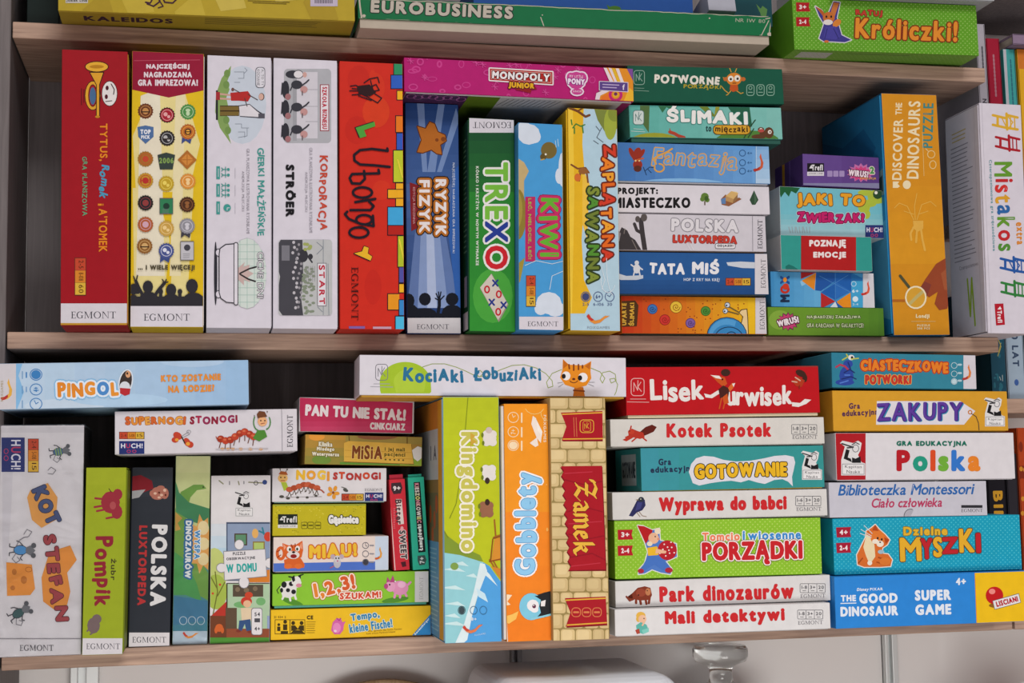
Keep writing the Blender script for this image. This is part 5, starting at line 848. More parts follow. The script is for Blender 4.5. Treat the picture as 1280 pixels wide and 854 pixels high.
@art
def p_miau(a):
    a.bg('#ddd0c8'); a.P([(338, 704.5), (472, 702), (472, 720), (338, 722)], '#4c6fc2'); a.P([(469, 666), (490, 666), (490, 718), (469, 718)], '#c2d0e0')
    o = '#d06028'; a.O(351, 692, 4.4, 7, 4, o); a.Ls([[(346, 690), (350, 688)], [(347, 697), (351, 694)]], 1.2, '#8c3414'); a.P([(355, 700), (362, 698), (376, 698), (381, 706), (380, 710), (356, 711)], o); a.P([(354, 690), (353, 679), (361, 682), (370, 681), (378, 676), (379, 688), (377, 697), (367, 701), (358, 698)], o); a.P([(354, 680), (358, 684), (355, 688)], '#e09878'); a.P([(377, 678), (374, 684), (378, 687)], '#e09878'); a.E(366.5, 694, 8, 5, '#ddd4d0'); a.E(367, 695.5, 4, 2.6, '#8a1c1c'); a.E(367, 690.5, 2, 1.4, '#2a1a18'); a.Es([(361.5, 686.5, 3, 3.6), (372, 686, 3, 3.6)], '#e4e0da'); a.Es([(362.4, 687, 1.4, 2), (371.5, 686.6, 1.4, 2)], '#2a3a24'); a.Ls([[(364, 681), (366, 685)], [(369, 680), (369, 684)]], 1.2, '#8c3414'); a.Es([(360, 708, 5, 3.4), (373, 708, 5, 3.4)], '#d86c30')
    a.T('MIAU!', 416, 688.5, 60, 18, '#e4b836', rot=-3, b=2.8, jit=.6, o=[('#c8682c', 1.4)]); a.E(421.5, 704, 4.6, 6.4, '#b4b4bc'); a.Es([(416, 696, 3, 3), (427, 696, 3, 3)], '#b4a4ac'); a.E(421.5, 699, 4, 4.4, '#c4c4ca'); a.Es([(420, 698, .9, 1.2), (423.5, 698, .9, 1.2)], '#222222'); a.E(422, 701.5, 1.2, .9, '#b0507c'); a.L([(417, 708), (413, 710)], 1.4, '#a8607c')
    for y in (682, 692.5, 703): a.O(457, y, 3.8, 3.8, .7, '#6a6a74'); a.L([(462.5, y), (467, y)], 1.4, '#8a8a94')
    a.E(457, 703, 3.2, 3.2, '#3c3c46'); a.Ls([[(457, 682), (457, 679)], [(457, 682), (459, 683)]], .6, '#6a6a74'); a.swoosh(475, 693, 6, '#cc5a28', '#dc9a3c', rot=-70)
@art
def p_gas(a):
    a.bg('#b9ae20'); rnd = random.Random(4); a.Es([(rnd.uniform(342, 456), rnd.uniform(632, 668), .9, .8) for i in range(60)], '#ccc040', n=6); a.Es([(rnd.uniform(342, 456), rnd.uniform(632, 668), .8, .7) for i in range(40)], '#8e8a18', n=6); a.L([(341, 631.5), (458, 631)], 2, '#8c9a3c')
    a.R(347.5, 643, 372, 656, '#1c241c'); a.T('Trefl', 362, 649.5, 18, 8, '#d8d8d4', b=.8); a.P([(349.5, 650.5), (352, 646.5), (354.5, 650.5)], '#d8d8d4'); a.R(347.5, 656, 372, 660.2, '#d4d4d0'); a.T('JOKER LINE', 359.7, 658.1, 20, 2.3, '#3a3a34')
    for x in (380, 388, 397): a.RO(x - 3, 653, x + 4, 661, 1, .7, '#55560f'); a.L([(x - 1.5, 657), (x + 2.5, 657)], 1.6, '#55560f')
    a.T('Gąsienice', 429.5, 650.5, 38, 14, '#dededa', rot=-1, b=2, jit=.4, o=[('#3c3c14', 1.1)])
@art
def p_nogi(a):
    a.bg('#d3d1d4'); a.E(353.5, 598, 6.2, 5.6, '#dcb06a'); a.P([(348, 593), (351, 589), (358, 590), (360, 594)], '#a85a2c'); a.Ls([[(351, 590), (350, 586)], [(357, 590), (359, 587)]], .7, '#55402c'); a.Es([(350, 586, 1, 1), (359, 587, 1, 1), (351, 597, .9, 1), (356, 597, .9, 1)], '#33241c'); a.L([(351, 601), (356, 601)], .9, '#8c2c24'); a.P([(351, 603), (358, 603), (361, 611), (355, 614)], '#a4b83c')
    for i, (x, y) in enumerate([(362, 612), (368, 610), (374, 608), (380, 606), (385, 606), (390, 608), (396, 610)]): a.E(x, y, 4.6, 3.4, '#a4482c' if i % 2 else '#b8583a'); a.Ls([[(x, y + 3), (x - 2, y + 8), (x - 4, y + 9)], [(x, y + 3), (x + 2, y + 9)]], .9, '#55483c')
    a.L([(396, 611), (402, 613), (405, 616)], 1.6, '#a4482c'); a.L([(350, 622), (402, 621)], .8, '#a8a4a6'); a.Es([(352, 621, 3, 1.8), (360, 623, 2.6, 1.6), (372, 622, 2, 1.4), (384, 622, 2, 1.4), (395, 620, 2, 1.4)], '#4c4a44')
    a.T('NOGI', 391, 594.5, 42, 13.5, '#dca034', rot=1, b=2.6, jit=.8, cols=['#dcae34', '#dc9a34', '#e0b844', '#d8903a']); a.T('STONOGI', 446, 595.5, 60, 10.5, '#b43c2c', rot=1, b=2, jit=.8, cols=['#b03a34', '#c4482c', '#a83434'])
    a.Es([(413, 612, 2.4, 3.6, -30), (419, 611, 2.4, 3.6, 20), (421, 617, 2.2, 3.6, 90), (417.5, 621, 2.4, 3.4, 0), (412, 618, 2.2, 3.6, 70)], '#d89434', n=10); a.E(416.5, 616, 1.6, 1.6, '#8c4a1c'); a.E(432, 613, 3.4, 1.8, '#4a4c48', rot=20); a.L([(427, 609), (433, 611)], 1, '#6a6c66'); a.age(427.5, 618, 454, 625.5); a.huch(456, 616, 479, 628); a.EG(467, 612.5, 22, 3, col='#77757a')
@art
def p_misia(a):
    a.bg('#a4833c'); a.grad(378, 540, 432, 590, '#c08a3a', '#77803a', 5, 1); a.P([(432, 540), (530, 546), (530, 556), (432, 552)], '#9c8a44'); a.P([(425, 578), (470, 576), (530, 582), (530, 590), (425, 590)], '#5c8c34'); a.E(472, 546, 25, 4, '#8c5a3c'); a.P([(500, 580), (514, 566), (530, 556), (530, 590), (500, 590)], '#8aa83a'); a.E(396, 546, 10, 5, '#dc963a'); a.E(402, 575, 12, 6, '#6a8a38'); a.L([(436, 542), (437, 553)], 1.4, '#6c5224'); a.L([(509, 546), (509, 558)], 1.4, '#6c5224')
    q = [(430, 554), (436, 551.5), (514, 555), (515, 566), (517, 580), (430, 577)]; a.P([(x + .6, y + 1) for x, y in q], '#7c5c24'); a.P(q, '#d6ab48'); a.Ls([[(431, 563), (514, 566)], [(431, 571), (515, 574)]], .6, '#b88c34'); a.P([(515, 563), (522, 558), (528, 560), (528, 572), (522, 577), (517, 573)], '#d8d6d0')
    a.T('MiSiA', 459, 565.5, 38, 18, '#7a4020', rot=1.5, b=1.6, jit=.4, o=[('#e0c070', .6)]); a.T('i jej mali', 493.5, 562.5, 25, 6, '#5c5424', rot=2, b=.6); a.T('pacjenci', 493.5, 569, 26, 6, '#5c5424', rot=2, b=.6); a.Es([(482 + i * 5.5, 574.6 + i * .2, 1.3, 1.1) for i in range(5)], '#5c5424', n=8)
    for t, y, l in (('Klinika', 555.5, 17), ('Młodego', 562, 22), ('Weterynarza', 568.5, 34)): a.T(t, 407, y, l, 6, '#ddd8c4', rot=2, b=.8, o=[('#6c6438', .5)])
@art
def p_pan(a):
    a.bg('#c2c0c2'); a.P([(374, 497), (516, 503.4), (515, 545), (375.5, 539.5)], '#b42c52'); a.grad(376, 520, 514, 540, '#b42c52', '#c04468', 3, 1)
    a.T('PAN TU NIE STAŁ!', 444.5, 515.8, 126, 14.5, '#dcd4d6', rot=3, b=2.6, gap=.06); a.T('CINKCIARZ', 484.5, 533.2, 44, 9, '#dcd4d6', rot=2, b=1.3)
@art
def p_bitter(a):
    a.bg('#c42c3a'); a.P([(489, 604), (501, 603), (503, 610), (501, 617), (492, 618), (489, 612)], '#3a2a30'); a.T('9+', 496, 610.5, 9, 6, '#dcd4d4', rot=-4, b=.9); a.L([(485.5, 601), (494, 713)], 1, '#d8c8c4'); a.P([(495, 624), (502, 624), (505, 655), (498, 656)], '#d6cac4'); a.T('Bitter', 498.5, 640, 31, 8, '#4c3438', rot=87, b=.9); a.T('SWEET', 504, 681, 36, 8, '#4c4448', rot=86, b=1.5, o=[('#d8ccc8', .9)]); a.E(502.5, 661, 2, 3, '#e0a0a4'); a.P([(501, 703), (507, 702), (508, 708), (503, 709)], '#4a1a24'); a.lines(492, 636, 494, 12, 2.2, .5, '#dc9098')
@art
def p_teal(a):
    a.bg('#2fae90'); a.P([(517, 603), (525, 602.5), (532, 690), (523, 691)], '#161c1e'); a.T('KIESZONKOWIEC', 522.5, 629, 50, 5.4, '#cfd8d4', rot=86, b=.7, cols=['#d08a98', '#d8a8a8', '#d4ccc8', '#d8d8d0', '#d4d8b8', '#ccd07c']); a.T('Łamigłówki', 525.8, 672, 33, 6.4, '#dfe6e2', rot=-94, b=1); a.P([(522, 695), (531, 694), (533, 700), (531, 706), (524, 707), (522, 701)], '#3c5450'); a.T('7+', 527.5, 700.5, 8, 6, '#d0d8d4', rot=-94, b=.8)
@art
def p_king(a):
    a.bg('#b6c020'); a.grad(548, 496, 630, 560, '#b0bc24', '#b9c422', 4, 1)
    for q, c in (([(548, 655), (556, 665), (566, 682), (576, 696), (548, 694)], '#8e7a34'), ([(548, 660), (562, 672), (578, 684), (600, 694), (604, 702), (580, 700), (548, 694)], '#7d9430'), ([(548, 690), (575, 694), (604, 703), (614, 712), (604, 730), (592, 760), (584, 790), (578, 810), (548, 810)], '#8fcad2'), ([(604, 703), (612, 708), (622, 722), (632, 735), (632, 810), (576, 810), (590, 770), (602, 730)], '#4f9fdc')): a.P(q, c)
    for x, y, l in ((560, 712, 22), (570, 705, 16), (556, 735, 26), (562, 755, 20), (558, 780, 26), (586, 720, 12), (560, 770, 16)): a.P([(x - l / 3, y), (x + l / 2, y - 3), (x + l, y + 3), (x + l / 2, y + 2)], '#c4e2e4')
    a.P([(600, 704), (606, 705), (609, 714), (597, 745), (590, 770), (584, 800), (577, 806), (568, 806), (580, 780), (592, 740)], '#d4e6ea'); a.P([(604, 710), (612, 718), (622, 733), (610, 722), (605, 718)], '#d4e6ea'); a.P([(595, 735), (606, 742), (610, 753), (598, 746)], '#c4e2f0'); a.E(568, 708, 5, 4.6, '#7c9c4c')
    a.Ls([[(618, 650), (622, 700)], [(612, 702), (628, 698)], [(617, 672), (628, 668)], [(616, 700), (628, 722)], [(612, 700), (626, 722)], [(628, 640), (626, 690)]], 2, '#9c6024'); a.P([(618, 674), (630, 670), (630, 700), (614, 702)], '#cf8c30'); a.Ls([[(612, 702), (630, 698)], [(617, 673), (630, 669)], [(616, 674), (613, 702)]], 1.6, '#8a4c1c'); a.P([(614, 708), (630, 712), (630, 730)], '#cc8430')
    a.Ls([[(585, 496), (583, 520), (581, 545)], [(575, 600), (570, 630), (562, 648)], [(553, 660), (560, 672)]], .9, '#7c8a1c')
    for x, y, c, h in ((612, 548, '#dcd6d0', None), (611, 591, '#dedad6', '#3a2c26'), (608, 637, '#94644a', '#3a2620')):
        a.Es([(x, y, 8.5, 9), (x - 4, y + 5, 5, 5), (x + 4, y - 5, 5, 5), (x + 4, y + 5, 5, 5), (x - 4, y - 5, 5, 5)], c); a.Es([(x - 8, y + 6, 1.6, 3), (x - 9, y - 4, 1.6, 3)], '#6c7a24')
        if h: a.E(x - (2 if y < 600 else -1), y + (10 if y < 600 else -9), 3, 4, h)
        else: a.E(x - 1, y - 10, 4, 4, '#c8b8b0')
    a.T('Kingdomino', 583.5, 615, 150, 27, '#c2be58', rot=90, b=3, o=[('#eae8d8', 2.2)]); a.P([(588, 541), (594, 545), (590, 549), (596, 552), (590, 556), (588, 560)], '#c8a23c')
    for x in (577, 592, 604): a.O(x, 763, 4.4, 5, .7, '#3a6a8c' if x > 580 else '#3a4a50')
    a.E(577, 763, 3.6, 4.2, '#3a4a50'); a.T('8+', 592, 774, 7, 4, '#dce8f0', b=.3); a.swoosh(591, 787, 9, '#c44434', '#d87a4c', rot=-8); a.T('FOXGAMES', 600, 793, 14, 2, '#c4dcec', rot=-10)
@art
def l_king(a):
    w, h = a.w * 1000, a.h * 1000; a.bg('#a8c4d8'); a.R(0, 0, w, 30, '#d08c34'); a.R(0, 30, w, 84, '#bccad4'); a.T('1 A', w - 58, 55, 40, 16, '#40506c', b=2); a.R(0, 84, w, 98, '#8a7444'); a.R(0, 98, w, 150, '#6c6a4c'); a.Es([(w - 40 - i * 14, 110 + (i * 17) % 40, 8, 10) for i in range(6)], '#b0582c'); a.R(0, 150, w, h, '#5f9ecf'); a.lines(w - 90, 158, w - 30, 18, 5, 1.6, '#8cc0e0')
    a.R(w - 26, 0, w, h, '#dba228'); a.R(w - 4, 0, w, h, '#e0b850')
@art
def p_gobb(a):
    a.bg('#ea9424'); a.grad(624, 640, 692, 810, '#ec8a26', '#ea7c20', 5, 1); a.R(624, 500, 629.5, 700, '#cfc6c0'); a.P([(625, 700), (630, 700), (635, 804), (629, 804)], '#d8d2cc')
    for y in (522, 540, 557): a.O(641.5, y, 6.6, 6.4, .9, '#f0d6b0')
    a.E(641.5, 557, 5.4, 5, '#f0d6b0'); a.T('7+', 641.5, 540, 6, 6, '#f0d6b0', rot=-90, b=.4); a.Ls([[(641.5, 522), (644, 520)], [(641.5, 522), (640, 518)]], .8, '#f0d6b0'); a.Ls([[(652, y - 5), (652, y + 6)] for y in (522, 540, 557)], 2, '#f0d6b0')
    a.P([(666, 520), (670, 523), (672, 534), (677, 545), (676, 554), (671, 548), (667, 538), (664, 530)], '#eadfd4'); a.P([(670, 524), (678, 540), (677, 546), (672, 538)], '#f2e8de'); a.P([(662, 554), (671, 547), (673, 557), (669, 559)], '#eadfd4'); a.T('FOXGAMES', 681, 536, 34, 3.4, '#f2dcc0', rot=90, b=.3); a.Ls([arc(668, 508, 12, 10, 20, 160, 6), arc(684, 516, 8, 10, 60, 180, 6)], .8, '#f2c878')
    a.T('Gobblety', 660, 655, 128, 34, '#8cc6ea', rot=-90, b=3.6, jit=.35, o=[('#4a90c4', .8), ('#eef0ee', 2.8)]); a.Es([(684, 502 + 160, 1.4, 2.4), (683, 606, 1, 1)], '#f2b058')
    a.P([(626, 772), (640, 768), (648, 764), (645, 774), (636, 780), (632, 778)], '#f0bc5c'); a.P([(626, 742), (640, 744), (634, 752), (638, 756), (628, 758)], '#f0dcbc')
    a.P([(693, 738), (680, 741), (668, 745), (660, 750), (666, 772), (680, 772), (693, 768)], '#232428'); a.E(664, 758.5, 15, 17, '#7cc4dc'); a.P([(668, 745), (676, 750), (674, 758), (676, 766), (671, 772), (692, 766), (692, 744)], '#232428'); a.P([(676, 752), (682, 750), (681, 758), (676, 758)], '#e6e2e2'); a.Es([(666, 757, 7.6, 7.4), (668, 762, 5, 4)], '#e8e6e8'); a.Es([(667.5, 758, 2.4, 2.6)], '#5c2440'); a.E(667, 757, .8, .8, '#e8e6e8'); a.L([(664, 774), (678, 771), (690, 768)], 2.4, '#8accdc')
@art
def p_zamek(a):
    a.bg('#94814e'); rnd = random.Random(6); y = 494; j = 0
    while y < 806:
        h = rnd.uniform(13, 19); x = 684 - (8 if j % 2 else 0)
        while x < 770:
            w = rnd.uniform(15, 29); t = rnd.uniform(-10, 8); c = '#%02x%02x%02x' % (int(203 + t), int(179 + t), int(128 + t * .8)); a._emit([a.rr(x + .8, y + .8, x + w - .6, y + h - .6, 3.2)], c); a._emit([a.rr(x + 2.5, y + 2, x + w - 4, y + h - 4, 3)], '#%02x%02x%02x' % (int(212 + t), int(190 + t), int(140 + t)), a.k + 1); x += w
        y += h; j += 1
    a.k += 2
    r = '#a31724'; d = '#7a0f1c'; g = '#d8a83a'
    a.P([(702, 517), (752, 514), (753.5, 552), (703, 552), (708, 534)], d); a.P([(701, 516), (753, 514), (753.5, 550), (702, 551), (708, 533)], r); a.Ls([[(703, 518), (753, 516)], [(704, 549), (753, 548.5)]], 1.4, g); a.RO(725, 525, 742, 541, 4, .9, g); a.nk(733.5, 533, .8, g); a.Ls([[(717, 522), (718, 546)], [(720, 522), (721, 546)]], .7, '#d07a4a')
    e = [(701 + (3.6 if i % 2 else 0) + i * .45, 583 + i * 130 / 22) for i in range(23)]; q = [(752.5, 582.5)] + [(754, 640), (757, 712)]
    a.P([(x - 1, y + 1.4) for x, y in e[::1]] + [(758, 714), (753, 584)], d); a.P(e + q[::-1], r)
    a.Ls([[(706, 600), (730, 606), (752, 602)], [(709, 640), (730, 634), (753, 640)], [(711, 668), (735, 674), (755, 670)], [(712, 697), (740, 692), (756, 700)]], 1.6, '#8e1220'); a.Ls([[(706, 592), (740, 590)], [(711, 655), (752, 652)], [(714, 708), (750, 704)]], 1.2, '#b83040')
    # black-letter word drawn with a broad pen, reading downwards
    T = lambda pts: [(748 - py, 601 + px) for px, py in pts]
    gl = [[(2, 6), (9, 3), (17, 6), (21, 4)], [(19, 5), (12, 16), (7, 27)], [(4, 15), (18, 15)], [(4, 28), (11, 24), (19, 29), (24, 24)], [(1, 5), (0, 10)],
          [(27, 16), (32, 14), (36, 18), (36, 29), (39, 30)], [(35, 20), (29, 23), (29, 28), (33, 30), (36, 26)],
          [(43, 15), (43, 30)], [(43, 18), (48, 14), (50, 18), (50, 30)], [(50, 18), (55, 14), (57.5, 18), (57.5, 29), (60, 30)],
          [(65, 22), (71, 20), (70, 15), (65, 16), (64, 26), (68, 30), (73, 27)], [(79, 6), (79, 30)], [(79, 20), (85, 15), (88, 17), (86, 21), (80, 22)], [(83, 22), (88, 30), (92, 29)]]
    a.nib([T(l) for l in gl], 6.4, '#4a0a12', ang=45); a.nib([T(l) for l in gl], 5, '#e0b040', ang=45)
    a.P([(706, 749), (757, 746), (759, 782), (708, 785), (713, 766)], d); a.P([(706, 748), (757, 746), (758.5, 780.5), (707, 783.5), (713, 766)], r); a.Ls([[(707, 750.5), (757, 748)], [(709, 781.5), (758, 778.5)]], 1.6, g)
    for x in (720, 733, 746): a.RO(x - 5.4, 760, x + 5.4, 771, 4, 1, '#cf7a48'); a.L([(x - 2.6, 765.5), (x + 2.6, 765.5)], 2.4, '#cf7a48')
@art
def p_kociaki(a):
    a.bg('#d0ced6'); a.P(arc(506.5, 478, 32, 25.5, 180, 360, 20) + [(539, 490), (537, 492), (476, 492), (475, 488)], '#9dbb2e'); a.P(arc(512, 478, 20, 17, 180, 360, 16) + [(530, 490), (495, 491)], '#a8c43c'); a.nk(477, 465.5, 1.25, '#77777e'); a.Ls([[(467, 480), (487, 480)], [(463, 483.5), (491, 484)]], .8, '#9a9aa2')
    l = [(528, 459), (540, 455), (556, 455), (570, 459), (582, 464), (592, 469), (600, 471), (604, 467), (600, 463), (595, 465), (598, 471), (610, 470), (624, 463), (640, 457), (655, 456), (670, 460), (682, 467), (690, 476), (691, 483), (685, 485), (683, 478), (690, 467), (702, 462)]
    a.L(l, .9, '#8a9a4a'); a.L([(738, 460), (750, 465), (756, 473), (753, 479), (750, 474), (753, 466), (762, 464), (769, 468), (770, 476), (764, 479), (762, 474), (768, 473), (772, 481), (770, 490), (768, 494)], .9, '#8a9a4a')
    a.T('KociAki', 541.5, 469, 76, 20, '#2b6d92', rot=.3, b=2.4, jit=.8); a.T('ŁobuziAki', 634, 468, 85, 19, '#2b6d92', rot=.3, b=2.2, jit=.8)
    o = '#d9861f'; a.P([(718, 484), (729, 484), (731, 496), (716, 496)], '#b8641a'); a.Ls([[(717, 488), (730, 489)]], 2, '#7c3c14'); a.P([(703, 462), (703.5, 449), (711, 456), (729, 457), (739, 451.5), (738, 464), (739, 473), (733, 482), (720, 485.5), (706, 481), (700, 472)], o); a.P([(704, 450), (710, 456), (704, 461)], '#b8641a'); a.P([(738, 452.5), (731, 458), (737, 462)], '#b8641a'); a.Ls([[(711, 456), (711.5, 461)], [(717, 456), (717, 463)], [(723, 456), (723, 462)], [(728, 457), (728, 460)]], 2, '#7c3c14')
    a.Es([(707.5, 470, 5.4, 5.6), (728.5, 472, 6, 6)], '#e2e0e0'); a.Es([(704.5, 470.5, 2.6, 3.2), (724.8, 472.6, 2.8, 3.4)], '#1c1a1c'); a.E(717, 474, 2, 1.4, '#5c2c18'); a.L(arc(717, 475, 5, 3.6, 20, 160, 6), .9, '#5c2c18'); a.Ls([[(697, 479), (703, 478)], [(698, 484), (704, 480)], [(736, 478), (743, 478)], [(735, 480), (742, 483)]], .6, '#8a8a90')
# ================================================= lower shelf, right half
@art
def p_lisek(a):
    a.bg('#b3141c'); a.R(770, 456, 1026, 459, '#8c3a30'); a.nk(797, 484, 1.35, '#d8a8a4'); a.Ls([[(788, 499), (807, 499)], [(784, 502.5), (811, 503)]], .9, '#d09894')
    w = '#dcd8d4'
    def slab(t, cx, cy, L, H, rot): a.T(t, cx, cy, L, H, w, rot=rot, b=2.6, jit=.45, gap=.06)
    slab('Lisek', 846, 488.5, 68, 29, 0); slab('urwisek', 949, 495, 82, 27, 0)
    a.P([(880, 492), (888, 494), (896, 489), (902, 486), (905, 489), (898, 493), (890, 498), (882, 497)], w); a.P([(990, 503), (1000, 504), (1006, 499), (1014, 500), (1008, 505), (998, 509), (990, 508)], w)
    o = '#c2521f'; a.P([(888, 469), (898, 470), (906, 472), (909, 480), (904, 484), (897, 478)], o); a.P([(888, 469), (899, 470), (902, 474), (895, 473)], '#e0dcd6'); a.Es([(907, 466, 6, 4.6)], '#3c241c'); a.Es([(903, 474.5, 1.2, 1.2)], '#241412'); a.P([(898, 487), (904, 482), (912, 486), (910, 498), (900, 498)], '#46201c'); a.Ls([[(902, 498), (899, 511)], [(907, 498), (904, 511)]], 1.6, o); a.P([(903, 497), (909, 492), (911, 504), (905, 506)], o); a.P([(910, 485), (915, 479), (919, 479), (916, 486), (912, 490)], '#d0642a'); a.P([(915, 480), (919, 479), (917, 484)], w)
    a.Es([(1001, 467, 7, 4, 25), (1006, 473, 3, 5)], '#3c241c', n=12); a.P([(990, 477), (998, 471), (1006, 476), (1002, 484), (995, 483)], '#a8371c'); a.Ls([[(994, 472), (1000, 476)], [(990, 477), (996, 478)]], 1.6, '#c8a08c'); a.Ls([[(999, 482), (999, 486)]], 1.2, '#7c2818')
@art
def p_kotek(a):
    a.bg('#cdcbc5'); a.P([(800, 540), (807, 534), (815, 531), (821, 534), (817, 540), (808, 544), (800, 547)], '#5c1e16'); a.P([(785, 540), (790, 536), (797, 539), (804, 541), (806, 547), (800, 549), (792, 547), (783, 552), (778, 550), (786, 546)], '#b03424'); a.Ls([[(789, 544), (782, 547)], [(803, 547), (808, 551)], [(788, 537), (789, 533)], [(796, 547), (790, 552)]], 1.8, '#b03424'); a.E(789, 540, 4, 3, '#bc3e28'); a.E(787, 539, .8, .8, '#1c1412')
    a.T('Kotek Psotek', 898.5, 538, 131, 18, '#c2282c', rot=-.5, b=3.4); a.ico3(989.5, 531, 1021, 543); a.EG(1006, 546.5, 31, 4.4, rot=-.5, col='#77757a')
@art
def p_goto(a):
    a.bg('#348f8e'); a.grad(798, 556, 900, 616, '#3d8fa0', '#348f8c', 4, 0); a.T('Gra', 831, 577.5, 16, 8.5, '#22304c', rot=-2, b=1.1); a.T('edukacyjna', 840.5, 587.5, 55, 10, '#22304c', rot=-2.5, b=1.1)
    b = [(861, 590), (864, 580), (870, 573), (880, 570), (892, 571), (905, 575), (920, 577), (938, 576), (955, 573), (968, 570), (982, 569), (992, 571), (994, 578), (992, 588), (990, 596), (991, 608), (985, 602), (978, 599), (968, 600), (956, 605), (946, 603), (936, 600), (926, 603), (914, 601), (902, 602), (888, 604), (874, 607), (866, 604)]
    a.P(b, '#d3d3da'); a.T('GOTOWANIE', 926, 588, 116, 20, '#dfb024', rot=-2, b=3, jit=.4, o=[('#3a2c1c', 1.1)]); a.captain(1012.5, 581, 1.25)
@art
def l_goto(a):
    a.bg('#2f8a8c'); w, h = a.w * 1000, a.h * 1000; a.R(w - 74, 6, w - 18, h - 6, '#a9b8be'); a.T('GOTOWANIE', w - 46, h / 2, 50, h * .4, '#2a3440', b=1.2)
@art
def p_babci(a):
    a.bg('#cfcecb'); d = '#2a2c58'; a.P([(786, 645), (792, 634), (796, 626), (801, 622), (806, 625), (807, 632), (803, 638), (796, 641), (791, 646)], d); a.E(801.5, 624.5, 3.6, 3.2, '#2c3440'); a.P([(798, 624), (794, 625), (798, 626)], '#7a6a4c'); a.Ls([[(799, 640), (803, 645), (808, 646)], [(796, 641), (800, 646)]], 1, '#8c7a6c'); a.P([(797, 628), (803, 628), (801, 636), (794, 639)], '#3c3f78'); a.E(801, 624, .7, .7, '#d8d8c0')
    a.T('Wyprawa do babci', 903.5, 632, 160, 23, '#c2282c', rot=-1, b=3.2); a.ico3(994.5, 620.5, 1026, 632.5, t=('1-6', '3+', '20')); a.EG(1011, 636.5, 31, 4.4, rot=-.8, col='#77757a')
@art
def p_porz(a):
    a.bg('#88bc30'); a.dots(764, 648, 1030, 728, 6.1, 3.1, .95, '#aed05e', -.025)
    for y, t in ((668.5, '3+'), (688.5, '2-4')): a.P([(772, y - 6), (791, y - 6.4), (789.5, y), (791.5, y + 6), (772.5, y + 6.6)], '#b01c28'); a.T(t, 781.5, y, 10, 6.4, '#e4d8d6', b=1)
    w = '#d8dcd0'; body = [(797, 657), (804, 658), (815, 663), (824, 661), (825, 676), (845, 680), (846, 696), (832, 702), (840, 712), (838, 718), (826, 716), (815, 712), (806, 717), (798, 718), (799, 712), (806, 704), (810, 690), (806, 678)]
    a.L(body, 2.4, w, True); a.P(body, '#4d78c0'); a.P([(796.5, 657), (805, 658), (816, 663), (813, 671), (807, 680), (803, 671)], '#b01c20'); a.E(817, 673, 6.6, 7, '#dfb08e'); a.Es([(822, 664, 4, 4), (812, 680, 3.6, 3)], '#dfd2b8'); a.E(823, 674, 1.6, 1.4, '#cf8a70'); a.Es([(819, 671, .8, 1)], '#2c2c30'); a.P([(809, 685), (821, 683), (825, 692), (818, 697), (810, 695)], '#e0b22c'); a.P([(810, 695), (824, 694), (834, 706), (838, 712), (828, 713), (818, 706), (806, 713), (802, 710)], '#4470bc'); a.Es([(801, 714, 4, 3), (836, 713, 5, 3.4)], '#a82838')
    a.E(834, 688, 12, 12.4, '#b01e2a'); rnd = random.Random(1); a.Es([(834 + math.cos(t) * r, 688 + math.sin(t) * r, 1, 1) for t, r in [(i * 2.4, 2 + i * .9) for i in range(11)]], '#e8dcd8', n=8); a.P([(820, 686), (833, 689), (832, 692), (819, 692)], '#dfb08e')
    a.T('Tomcio', 901, 671, 47, 11, '#e27e5e', rot=-1.2, b=1.4, o=[('#ece6da', 1)]); a.T('i', 929.5, 669.5, 3, 11, '#3c86c8', b=1.4, o=[('#e6ece8', 1)]); a.T('wiosenne', 968, 669.5, 66, 11, '#3c86c8', rot=-1, b=1.4, o=[('#e6ece8', 1)])
    a.T('PORZĄDKI', 940, 691, 126, 31, '#c0222a', rot=-1.2, b=3.6, gap=.1, o=[('#ece4e0', 1.4), ('#5a2a1c', 2)])
@art
def p_park(a):
    a.bg('#d2d1d0'); b = '#7c3422'; a.P([(783, 747), (787, 752), (791, 750), (790, 742), (797, 735), (806, 733), (813, 735), (815, 744), (812, 750), (800, 751), (792, 749)], b); a.Ls([[(795, 749), (795, 754)], [(800, 750), (801, 755)], [(807, 750), (808, 755)], [(812, 747), (811, 754)]], 3, b); a.E(801, 741, 6, 5, '#944430'); a.E(810, 740, 3.4, 4.6, '#b87850'); a.Es([(809, 738.5, .8, .8), (798, 744, 1, 1)], '#2a1814'); a.L([(783, 746), (787, 751), (792, 749)], 2.4, b)
    a.T('Park dinozaurów', 908, 741, 168, 20, '#c2282c', rot=-1.6, b=3.4); a.ico3(1000, 729.8, 1031.5, 741); a.EG(1016, 745, 31, 4.4, rot=-1.6, col='#77757a')
@art
def p_mali(a):
    a.bg('#d6d6d6'); a.Es([(801, 770, 6, 5), (798, 774, 3, 4)], '#dcae4a'); a.E(803, 774, 5, 5, '#e4b898'); a.P([(795, 782), (801, 778), (808, 781), (811, 788), (804, 793), (796, 790)], '#5cb0a4'); a.P([(794, 788), (799, 786), (800, 792), (796, 793)], '#a84434'); a.L([(803, 782), (806, 777)], 2, '#e4b898'); a.E(805, 773.5, .8, .8, '#2c2c30'); a.P([(802, 788), (811, 785), (811, 790), (804, 793)], '#7cc4b8')
    a.T('Mali detektywi', 906, 772.5, 150, 21, '#c2282c', rot=-1.8, b=3.4); a.ico3(997, 763, 1028.5, 774.2); a.EG(1013, 778.5, 31, 4.4, rot=-1.8, col='#77757a')
